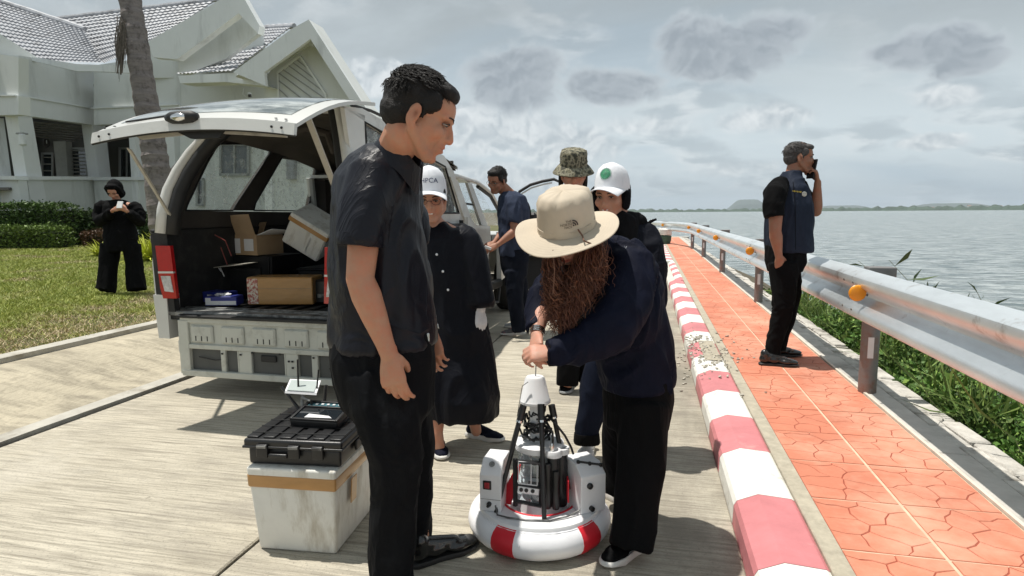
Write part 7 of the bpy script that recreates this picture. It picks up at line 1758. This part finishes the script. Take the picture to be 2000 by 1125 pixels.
# ---- person in black hooded clothes on the lawn
def lawn_person():
    g = G(236, 572, .2); org = Vector((g.x, g.y, .195)); D = 8.45; r = thing('person', org, 'person in black hooded top and wide black trousers looking at a phone on the lawn', 'person')
    H = Head(W(224, 374, D), cv(.05, -.55, -.85), (0, 0, 1), .98); k = Clay(org); nb = W(227, 396, D+.05); H.clay(k, nb, .05)
    sl, sr = W(263, 404, D), W(198, 404, D); el, er = W(272, 432, D-.05), W(196, 432, D-.05); wl, wr = W(246, 411, D-.3), W(222, 410, D-.3)
    k.cap(nb, W(236, 470, D), .06, .08); k.cap(nb, sl, .05, .04); k.cap(nb, sr, .05, .04); arm(k, sl, el, wl, .9); arm(k, sr, er, wr, .9)
    hand(k, wl, W(236, 405, D-.34)-wl, cv(.3, .2, -1), 1, .95, curl=(.7, .7, .7, .7)); hand(k, wr, W(232, 406, D-.34)-wr, cv(-.3, .2, -1), -1, .95, curl=(.7, .7, .7, .7))
    k.cap(W(225, 480, D), W(208, 560, D), .05, .04); k.cap(W(248, 480, D), W(268, 560, D), .05, .04)
    k.fuse('body', SK2, r, .008, 3, sculpt=H.sculpt(), tint=H.tint()); H.features(r, org, closed=True)
    k = Clay(org); k.loft([sect(227, 392, D, .09, .09), sect(229, 402, D, .17, .12), sect(231, 416, D, .205, .13), sect(234, 445, D, .205, .13), sect(236, 468, D, .225, .14)], 24, 2.4)
    limb(k, [W(258, 400, D), sl, W(272, 420, D), el, W(262, 424, D-.16), W(250, 414, D-.27)], [.07, .09, .085, .08, .065, .05]); limb(k, [W(205, 400, D), sr, W(194, 420, D), er, W(208, 424, D-.16), W(218, 413, D-.27)], [.07, .09, .085, .08, .065, .05])
    k.ell(W(226, 397, D+.04), (.19, .12, .055)); top_ = k.fuse('hooded_top', BLK, r, .011, 3, sculpt=folds(.010, (6, 6, 4), 8.8))
    k = Clay(org); k.ell(H.P(0, -.035, .035), (.105, .105, .125)); k.ell(H.P(0, -.04, -.05), (.11, .09, .08)); k.ell(H.P(0, .02, .085), (.088, .085, .045))
    for t in (-1, 1): k.cap(H.P(t*.085, .03, .07), H.P(t*.086, .0, -.05), .022, .024)
    k.fuse('hood', BLK, r, .009, 3)
    k = Clay(org); k.loft([sect(236, 450, D, .20, .14), sect(236, 480, D, .215, .15), sect(236, 490, D, .2, .14)], 22)
    limb(k, [W(216, 478, D), W(212, 520, D-.02), W(208, 556, D-.05), W(204, 568, D-.07)], [.118, .112, .120, .125]); limb(k, [W(256, 478, D), W(262, 520, D), W(266, 556, D-.02), W(267, 566, D-.03)], [.112, .105, .112, .118])
    k.fuse('trousers', BLK, r, .011, 3, sculpt=folds(.013, (6, 6, 1.6), 5.5))
    shoe(r, org, G(207, 566, .2), G(192, 576, .2), 'sneaker', .12, .28, WSN, WSOL, .08); shoe(r, org, G(266, 564, .2), G(276, 576, .2), 'sneaker', .12, .28, WSN, WSOL, .08)
    MB(org).box(W(234, 400, D-.40), (.075, .012, .10), Matrix.Rotation(YAW, 3, 'Z') @ rotm(R(-25), 0, 0), .004).build('phone', WPAP, r)
lawn_person()
# ================================================================== SENSOR BUOY
_b = W(1053, 900, 2.5); BF = Frame((_b.x, _b.y, 0), YAW)
by = thing('sensor_buoy', BF.loc, 'white and red life ring buoy with black tripod frame, cone top and instrument boxes', 'buoy', rz=YAW)
RW = mat('ring_white_cover', (.80, .80, .82), .5, var=.03, vs=10, bump=.002, bs=14, dirt=(.62, .62, .66), ds=8, dth=(.6, .8)); RRD = mat('ring_red_band', (.58, .012, .025), .5, var=.08, vs=10, bump=.001, bs=30)
WPL = mat('white_plastic', (.78, .78, .79), .35, var=.03, vs=8); CLP = glass_mat('clear_plastic', (.92, .95, .96), .05, (.8, .8, .8), .12, 20)
RR, rr_ = .205, .086
def ringmesh(a0, a1, extra=0., n=None, wr=True):
    n = n or max(3, int((a1-a0)/R(4))); m = 20; V_ = []; F_ = []
    for i in range(n+1):
        a = a0+(a1-a0)*i/n
        for j in range(m):
            b = 2*math.pi*j/m; q = rr_+extra; wob = .0022*noise.noise(Vector((a*9, b*1.2, 0))) if wr else 0; x = RR+(q+wob)*math.cos(b)*1.0; z = .066+(q+wob)*math.sin(b)*.76
            V_.append((x*math.cos(a), x*math.sin(a), max(z, .001)))
    for i in range(n):
        for j in range(m): F_.append((i*m+j, (i+1)*m+j, (i+1)*m+(j+1) % m, i*m+(j+1) % m))
    if a1-a0 < 6.28: F_ += [tuple(range(m)), tuple(n*m+j for j in range(m))[::-1]]
    return V_, F_
v, f = ringmesh(0, 2*math.pi-.0001, 0); ring = MB().add(v, f).build('life_ring', RW, by, smooth=True)
def ang(px): return math.asin(max(-1, min(1, (px-1053)/1200*2.25/(RR+.08))))
for c in (-92-30, -92+44): 
    for k in range(2):
        a = R(c+180*k); v, f = ringmesh(a-R(9.5), a+R(9.5), .0015, 6); MB().add(v, f).build('red_band', RRD, ring, smooth='auto')
for b in (.95, 2.2):     # welded seams
    MB().tube([((RR+(rr_+.0005)*math.cos(b))*math.cos(a), (RR+(rr_+.0005)*math.cos(b))*math.sin(a), .066+rr_*.76*math.sin(b)) for a in np.linspace(0, 6.283, 73)[:-1]], .0016, 5, closed=True).build('seam', RW, ring, smooth=True)
# white deck ring on top and red inner trim
MB().lathe([(.150, .112), (.152, .134), (.245, .134), (.250, .124), (.250, .112), (.15, .112)], (0, 0, 0), 56, closed=True).build('deck_ring', WPL, by, smooth='auto')
MB().tube([(.147*math.cos(a), .147*math.sin(a), .132) for a in np.linspace(0, 6.283, 57)[:-1]], .006, 8, closed=True).build('inner_trim', RRD, by, smooth=True)
tr_ = MB(); tr_.prism([(-.165, -.03, .135), (-.115, -.055, .135), (-.085, -.055, .25), (-.075, -.05, .30), (-.10, -.045, .275), (-.13, -.03, .21)], (0, .012, 0)); tr_.build('red_strap', RRD, by)
# base plate and clear housing
MB().lathe([(.001, .085), (.110, .085), (.118, .090), (.118, .105), (.102, .112), (.095, .150), (.001, .150)], (0, -.0, .0), 44).build('base_plate', WPL, by, smooth='auto')
hz0, hz1 = .15, .385
hs = MB().lathe([(.086, hz0), (.086, hz1-.03), (.088, hz1-.03), (.088, hz0)], (-.0, 0, 0), 40, closed=True).build('clear_housing', CLP, by, smooth='auto')
MB().lathe([(.001, hz1-.03), (.098, hz1-.03), (.100, hz1-.02), (.100, hz1-.006), (.092, hz1), (.001, hz1)], (0, 0, 0), 40).build('housing_cap', WPL, by, smooth='auto')
MB().box((-.01, .0, .27), (.10, .012, .16), None, .003).build('circuit_panel', mat('panel_grey', (.72, .73, .73), .5, var=.4, vs=60), by); MB().box((0, 0, .20), (.09, .07, .06), None, .01).build('battery_block', GRIM, by)
for z in (.18, .24, .30): MB().lathe([(.06, z), (.078, z), (.078, z+.006), (.06, z+.006)], (0, 0, 0), 28, closed=True).build('shelf_ring', WPL, by, smooth='auto')
for a in np.linspace(0, 6.283, 7)[:-1]: MB().tube([(.07*math.cos(a), .07*math.sin(a), hz0), (.07*math.cos(a), .07*math.sin(a), hz1-.03)], .0035, 6).build('steel_rod', CHR, by)
# black square window frames round the housing
for x0, x1 in ((-.098, .004), ):
    for p, q in (((x0, hz0+.02), (x1, hz0+.0)), ((x0, hz0+.09), (x1, hz0+.075)), ((x0, hz1-.05), (x1, hz1-.06))): MB().tube([(p[0], -.093, p[1]), (q[0], -.098, q[1])], .0085, 4).build('frame_bar', PBLK, by)
    for x in (x0, x1): MB().tube([(x, -.094, hz0-.0), (x, -.094, hz1-.04)], .0095, 4).build('frame_bar', PBLK, by)
MB().box((-.047, -.098, .215), (.085, .006, .028), rotm(0, R(8), 0), .002).build('lens_strip', WPL, by)
for x in (-.075, -.055, -.03): MB().lathe([(.001, .006), (.007, .005), (.008, 0), (.001, 0)], (x, -.1015, .217-(x+.05)*.14), 12, rotm(R(90), 0, 0)).build('lens', PBLK, by, smooth='auto')
for p, q in (((-.085, .245), (-.085, .335)), ((-.085, .335), (-.012, .328)), ((-.012, .328), (-.012, .236)), ((-.085, .245), (-.012, .236)), ((-.036, .24), (-.036, .33))): MB().tube([(p[0], -.0995, p[1]), (q[0], -.0995, q[1])], .0022, 6).build('window_frame', WPL, by)
# black sensor cylinders with a white bracket
for x, y, z0, z1, rad in ((.052, -.085, .15, .355, .024), (.085, -.045, .13, .35, .026), (.028, -.112, .15, .33, .014), (.06, -.11, .145, .30, .014)):
    MB().lathe([(.001, z0), (rad*.9, z0), (rad, z0+.006), (rad, z1-.006), (rad*.9, z1), (.001, z1)], (x, y, 0), 24).build('sensor_tube', PBLK, by, smooth='auto')
k_ = MB().lathe([(.02, .352), (.034, .352), (.036, .362), (.030, .376), (.02, .376)], (.052, -.085, 0), 24, closed=True).build('tube_collar', WPL, by, smooth='auto'); MB().lathe([(.02, .348), (.034, .348), (.034, .37), (.02, .37)], (.085, -.045, 0), 24, closed=True).build('tube_collar', WPL, by, smooth='auto')
MB().lathe([(.001, 0), (.009, 0), (.010, .02), (.006, .035), (.001, .036)], (.045, -.095, .372), 14).build('brass_fitting', CHR, by, smooth='auto')
MB().box((.108, -.10, .22), (.006, .05, .09), None, .002).build('red_marker', RRD, by)
# mast and cone top
MB().lathe([(.001, .385), (.030, .385), (.030, .56), (.001, .56)], (-.008, 0, 0), 28).build('mast', WPL, by, smooth='auto')
cone = MB().lathe([(.001, .540), (.058, .540), (.0625, .543), (.0625, .552), (.059, .556), (.040, .640), (.034, .648), (.001, .650)], (-.016, 0, 0), 44).build('cone_top', WPL, by, smooth='auto')
MB().tube([(-.014, 0, .65), (-.012, -.004, .70), (-.006, -.01, .735)], .0022, 6).build('lifting_line', GRIM, cone)
MB().tube([(-.045, -.045, .638), (-.068, -.04, .62), (-.078, -.04, .56), (-.088, -.035, .50), (-.084, -.03, .47)], .0016, 5).build('thin_cable', GRIM, cone)
# four legs and their clamps
for p, q in (((-.065, -.035, .53), (-.175, -.11, .128)), ((.005, -.062, .545), (.012, -.178, .12)), ((.050, -.02, .53), (.115, -.055, .20)), ((.0, .06, .53), (.0, .17, .17)), ((-.06, .03, .53), (-.15, .09, .17))):
    MB().tube([p, q], .0095, 10).build('leg', PBLK, by, smooth='auto'); MB().tube([Vector(p).lerp(Vector(q), -.02), Vector(p).lerp(Vector(q), .14)], .014, 10).build('leg_clamp', PBLK, by, smooth='auto')
    MB().tube([Vector(p).lerp(Vector(q), .12), Vector(p).lerp(Vector(q), .14)], .0145, 10).build('clamp_band', CHR, by, smooth='auto')
# cables wound round the mast, and down to the boxes
rn = random.Random(8)
for i in range(15):
    z = .39+.008*i; rad = rn.uniform(.045, .066)-.0015*i; a0 = rn.uniform(0, 6.28)
    MB().tube([(rad*math.cos(a)-.008, rad*math.sin(a)*.9, z+.012*math.sin(a*rn.choice((1, 2))+i)+.004*(a-a0)) for a in np.linspace(a0, a0+rn.uniform(3.5, 6.2), 22)], rn.uniform(.0028, .0055), 6).build('cable', PBLK, by, smooth=True)
for pts in ([(.03, -.03, .50), (.07, -.05, .46), (.10, -.05, .42), (.125, -.045, .37), (.135, -.04, .34)], [(-.05, -.03, .50), (-.085, -.03, .46), (-.07, -.03, .42), (-.02, -.06, .40)], [(.02, -.05, .49), (.05, -.07, .44), (.05, -.085, .40)]): MB().tube(pts, .0048, 7).build('cable', PBLK, by, smooth=True)
# instrument boxes left and right
def wedge(name, x, y, rz, w, l, h0, h1, m=WPL):
    o = bpy.data.objects.new(name, None)
    V_ = [(-w/2, -l/2, 0), (w/2, -l/2, 0), (w/2, l/2, 0), (-w/2, l/2, 0), (-w/2, -l/2, h0), (w/2, -l/2, h0), (w/2, -l*.18, h1), (-w/2, -l*.18, h1), (-w/2, l/2, h1), (w/2, l/2, h1)]
    F_ = [(0, 3, 2, 1), (0, 1, 5, 4), (4, 5, 6, 7), (7, 6, 9, 8), (8, 9, 2, 3), (1, 2, 9, 6), (1, 6, 5), (0, 4, 7), (0, 7, 8, 3)]
    o = MB().add(V_, F_).build(name, m, by); o.location = (x, y, .134); o.rotation_euler = (0, 0, rz)
    md = o.modifiers.new('b', 'BEVEL'); md.width = .004; md.segments = 3; return o
bl2 = wedge('battery_box', -.178, -.035, R(-14), .085, .15, .148, .196)
MB().box((-.012, -.077, .108), (.034, .005, .036), None, .002).build('switch_frame', PBLK, bl2); MB().box((-.012, -.0805, .108), (.020, .004, .024), None, .002).build('red_switch', mat('red_switch', (.35, .02, .03), .3), bl2)
MB().lathe([(.001, 0), (.0095, 0), (.0095, .010), (.006, .012), (.006, .024), (.001, .024)], (-.004, -.075, .032), 14, rotm(R(90), 0, 0)).build('socket', PBLK, bl2, smooth='auto')
MB().lathe([(.001, .0), (.010, 0), (.012, .003), (.001, .003)], (.0, -.045, .181), 14, rotm(R(48), 0, 0)).build('emblem', GRIM, bl2); MB().box((0, -.0755, .050), (.083, .0015, .001)).build('seam', GRIM, bl2)
br2 = wedge('battery_box', .178, -.050, R(22), .108, .15, .150, .186)
MB().lathe([(.001, 0), (.012, 0), (.012, .009), (.007, .012), (.001, .012)], (-.018, -.075, .112), 16, rotm(R(90), 0, 0)).build('knob', PBLK, br2, smooth='auto')
MB().lathe([(.001, 0), (.010, 0), (.010, .014), (.001, .016)], (-.010, -.075, .020), 14, rotm(R(90), 0, 0)).build('socket', PBLK, br2, smooth='auto')
MB().tube([(-.038, -.02, .192), (.045, -.052, .178)], .0045, 8).build('antenna_hinge', PBLK, br2)
for t in (0, .5, 1): MB().box((-.038+.083*t, -.02-.032*t, .190-.013*t), (.012, .012, .014), None, .002).build('clip', PBLK, br2)
MB().tube([(-.176, -.125, .167), (-.168, -.16, .147), (-.13, -.165, .139), (-.06, -.185, .139), (.03, -.192, .139), (.10, -.165, .141), (.15, -.135, .15), (.163, -.128, .158)], .0034, 7).build('deck_cable', GRIM, by, smooth=True)
tg = W(1012, 1050, 2.27)
MB().tube([BF.L(W(1028, 1018, 2.34)), BF.L(W(1018, 1045, 2.29)), BF.L(W(1012, 1070, 2.245))], .0022, 5).build('zip_tie', WPL, by)

# ================================================================== FOAM BOX, CASE, CONTROLLER
f0, f1, f2 = G(507, 1072, 0), G(657, 1084, 0), G(722, 992, 0)
ex = (f1-f0); ex.z = 0; wbx = ex.length; rzb = math.atan2(ex.y, ex.x); ex.normalize(); ey = Vector((-ex.y, ex.x, 0)); lbx = abs((f2-f1).dot(ey)); lbx = max(.30, min(lbx, .42))
cb_ = f0+ex*wbx/2+ey*lbx/2; BX = Frame((cb_.x, cb_.y, 0), rzb)
fb = thing('foam_box', BX.loc, 'large white foam box with brown tape round its lid standing on the road', 'foam box', rz=rzb)
hb_ = .345; tp = 1.13
def frus(z0, z1, s0, s1, w=wbx, l=lbx):
    V_ = [(sx*w/2*s, sy*l/2*s, z) for z, s in ((z0, s0), (z1, s1)) for sx, sy in ((-1, -1), (1, -1), (1, 1), (-1, 1))]
    return V_, [(0, 3, 2, 1), (4, 5, 6, 7), (0, 1, 5, 4), (1, 2, 6, 5), (2, 3, 7, 6), (3, 0, 4, 7)]
def bev(o, w=.008, s=3): md = o.modifiers.new('b', 'BEVEL'); md.width = w; md.segments = s; o.data.polygons.foreach_set('use_smooth', [True]*len(o.data.polygons)); return o
v, f = frus(0, .285, 1.0, 1.105); bev(MB().add(v, f).build('box', FOAM, fb), .012)
v, f = frus(.287, hb_, 1.12, 1.135); bev(MB().add(v, f).build('lid', FOAM, fb), .010)
v, f = frus(.262, .318, 1.128, 1.138); bev(MB().add(v, f).build('tape', TAPE, fb), .010)
MB().box((wbx/2*1.10+.012, -lbx*.18, .215), (.004, .05, .10), rotm(0, R(4), 0)).build('tape', TAPE, fb)
CS = thing('hard_case', BX.M @ Vector((.0, .0, hb_+.001)), 'black ribbed plastic equipment case on top of the foam box', 'case', rz=rzb+R(1.5))
cw_, cl2 = wbx*1.24, lbx*1.05
base_ = bev(MB().box((0, 0, .036), (cw_*.94, cl2*.94, .070)).build('base', PBLK, CS), .012)
lidc = bev(MB().box((0, 0, .088), (cw_, cl2, .034)).build('lid', PBLK, CS), .010)
bev(MB().box((0, 0, .0745), (cw_*1.02, cl2*1.02, .010)).build('rim', PBLK, CS), .004)
for i in range(6):
    x = -cw_*.42+cw_*.84*i/5
    if i in (2, 3): pass
    bev(MB().box((x, 0, .108), (cw_*.115, cl2*.93, .008)).build('lid_rib', PBLK, lidc), .003)
for i in range(5): MB().box((0, -cl2*.36+cl2*.72*i/4, .1128), (cw_*.96, .006, .0022)).build('cross_rib', RUB, lidc)
for x in (-.30, .02, .26):
    L_ = bev(MB().box((x*cw_, -cl2*.5-.004, .062), (.045, .014, .052)).build('latch', PBLK, base_), .004); MB().box((x*cw_, -cl2*.5-.0125, .080), (.038, .004, .010), None, .001).build('latch_edge', GRIM, L_)
bev(MB().box((-.14*cw_, -cl2*.5-.006, .045), (.075, .014, .018)).build('handle', PBLK, base_), .005)
bev(MB().box((cw_*.5+.001, -.02, .045), (.012, .10, .04)).build('side_handle', PBLK, base_), .004)
top_z = hb_+.001+.115
CT = thing('remote_controller', BX.M @ Vector((.035, .0, top_z)), 'black ground station controller with screen and antennas lying on the hard case', 'controller', rz=rzb-R(2))
cw3, cl3 = .205, .155
Rt_ = rotm(R(9), 0, 0)
cb0 = bev(MB().box((0, 0, .024), (cw3, cl3, .030), Rt_).build('body', PBLK, CT), .007)
zt = .040
for c, s in (((0, -cl3/2+.006, zt-.013), (cw3, .012, .014)), ((-cw3/2+.006, 0, zt), (.012, cl3, .014)), ((cw3/2-.006, 0, zt), (.012, cl3, .014)), ((0, cl3/2-.006, zt+.013), (cw3, .012, .014)), ((0, .032, zt+.006), (cw3, .009, .010))): bev(MB().box(c, s, Rt_).build('rim', PBLK, cb0), .002)
MB().box((0, -.030, zt-.0035), (cw3-.03, .085, .003), Rt_).build('screen', mat('dark_screen', (.015, .02, .025), .06, coat=1.), cb0)
MB().prism([(-.045, -.065, zt-.0055), (.07, -.06, zt-.005), (.05, -.045, zt-.002), (-.04, -.035, zt-.0005)], (0, 0, .001)).build('screen_image', WPAP, cb0)
MB().box((0, .052, zt+.008), (cw3-.03, .030, .004), Rt_).build('button_panel', mat('teal_panel', (.05, .14, .17), .4, var=.5, vs=60), cb0)
for i in range(5): MB().box((-.05+.025*i, .052, zt+.012), (.012, .010, .004), Rt_, .001).build('button', WPAP, cb0)
for x in (-.075, .075): MB().tube([(x, .05, zt+.008), (x, .048, zt+.03)], [.006, .004], 8).build('stick', PBLK, cb0)
def ctp(x, y, yl): F_ = Frame(CT.location, CT.rotation_euler[2]); return F_.Y(x, y, yl)
for a, b, rad in (((585, 800), (549, 755), .0075), ((632, 800), (637, 752), .0075), ((583, 765), (581, 702), .0042), ((618, 770), (622, 722), .0035)): MB().tube([ctp(*a, .075), ctp(*b, .09)], [rad, rad*.9], 8).build('antenna', PBLK, CT, smooth='auto')
tbp = [ctp(556, 768, .05), ctp(618, 772, .05), ctp(626, 748, .12), ctp(566, 745, .12)]
tb_ = MB().prism(tbp, (0, .004, .010)).build('raised_tablet', WPL, CT); MB().prism([p+Vector((0, -.0015, .0105)) for p in [tbp[0].lerp(tbp[2], .07), tbp[1].lerp(tbp[3], .07), tbp[2].lerp(tbp[0], .07), tbp[3].lerp(tbp[1], .07)]], (0, 0, .001)).build('tablet_screen', mat('pale_screen', (.45, .50, .48), .15), tb_)
MB().tube([ctp(592, 768, .08), ctp(590, 785, .07), ctp(592, 800, .06)], .008, 8).build('bracket', GRIM, CT); MB().tube([ctp(590, 776, .06), ctp(606, 783, .05)], .005, 6).build('bracket', GRIM, CT)
g = G(690, 862, 0); kb = thing('cardboard_box', g, 'small upright kraft cardboard box on the road behind the hard case', 'box', rz=YAW+R(6)); kw, kl, kh = .12, .10, (1.3-(768-420)/1200*px_d) if False else .39
for c, s in (((0, -kl/2, kh/2), (kw, .005, kh)), ((0, kl/2, kh/2), (kw, .005, kh)), ((-kw/2+.0025, 0, kh/2), (.005, kl-.006, kh)), ((kw/2-.0025, 0, kh/2), (.005, kl-.006, kh)), ((0, 0, kh+.003), (kw, kl, .005))): MB().box(c, s).build('side_panel', KR_, kb)
for o in list(bpy.data.objects):
    if o.name.startswith('far_house') and o.parent is None: pass
# ================================================================== AIR
def haze():
    x, y0, y1, z0, z1 = 11500, -300, 12500, -9, 240
    V_ = [(a, b, c) for a in (-x, x) for b in (y0, y1) for c in (z0, z1)]
    o = MB().add(V_, [(0, 1, 3, 2), (4, 6, 7, 5), (0, 4, 5, 1), (2, 3, 7, 6), (0, 2, 6, 4), (1, 5, 7, 3)]).build('haze', None, None, kind='stuff')
    m = bpy.data.materials.new('haze_air'); m.use_nodes = True; nt = m.node_tree; nt.nodes.clear()
    v = nt.nodes.new('ShaderNodeVolumePrincipled'); v.inputs['Color'].default_value = (.80, .90, 1.0, 1); v.inputs['Density'].default_value = 7e-5; v.inputs['Anisotropy'].default_value = .2
    ou = nt.nodes.new('ShaderNodeOutputMaterial'); nt.links.new(v.outputs[0], ou.inputs['Volume']); o.data.materials.append(m)
haze()
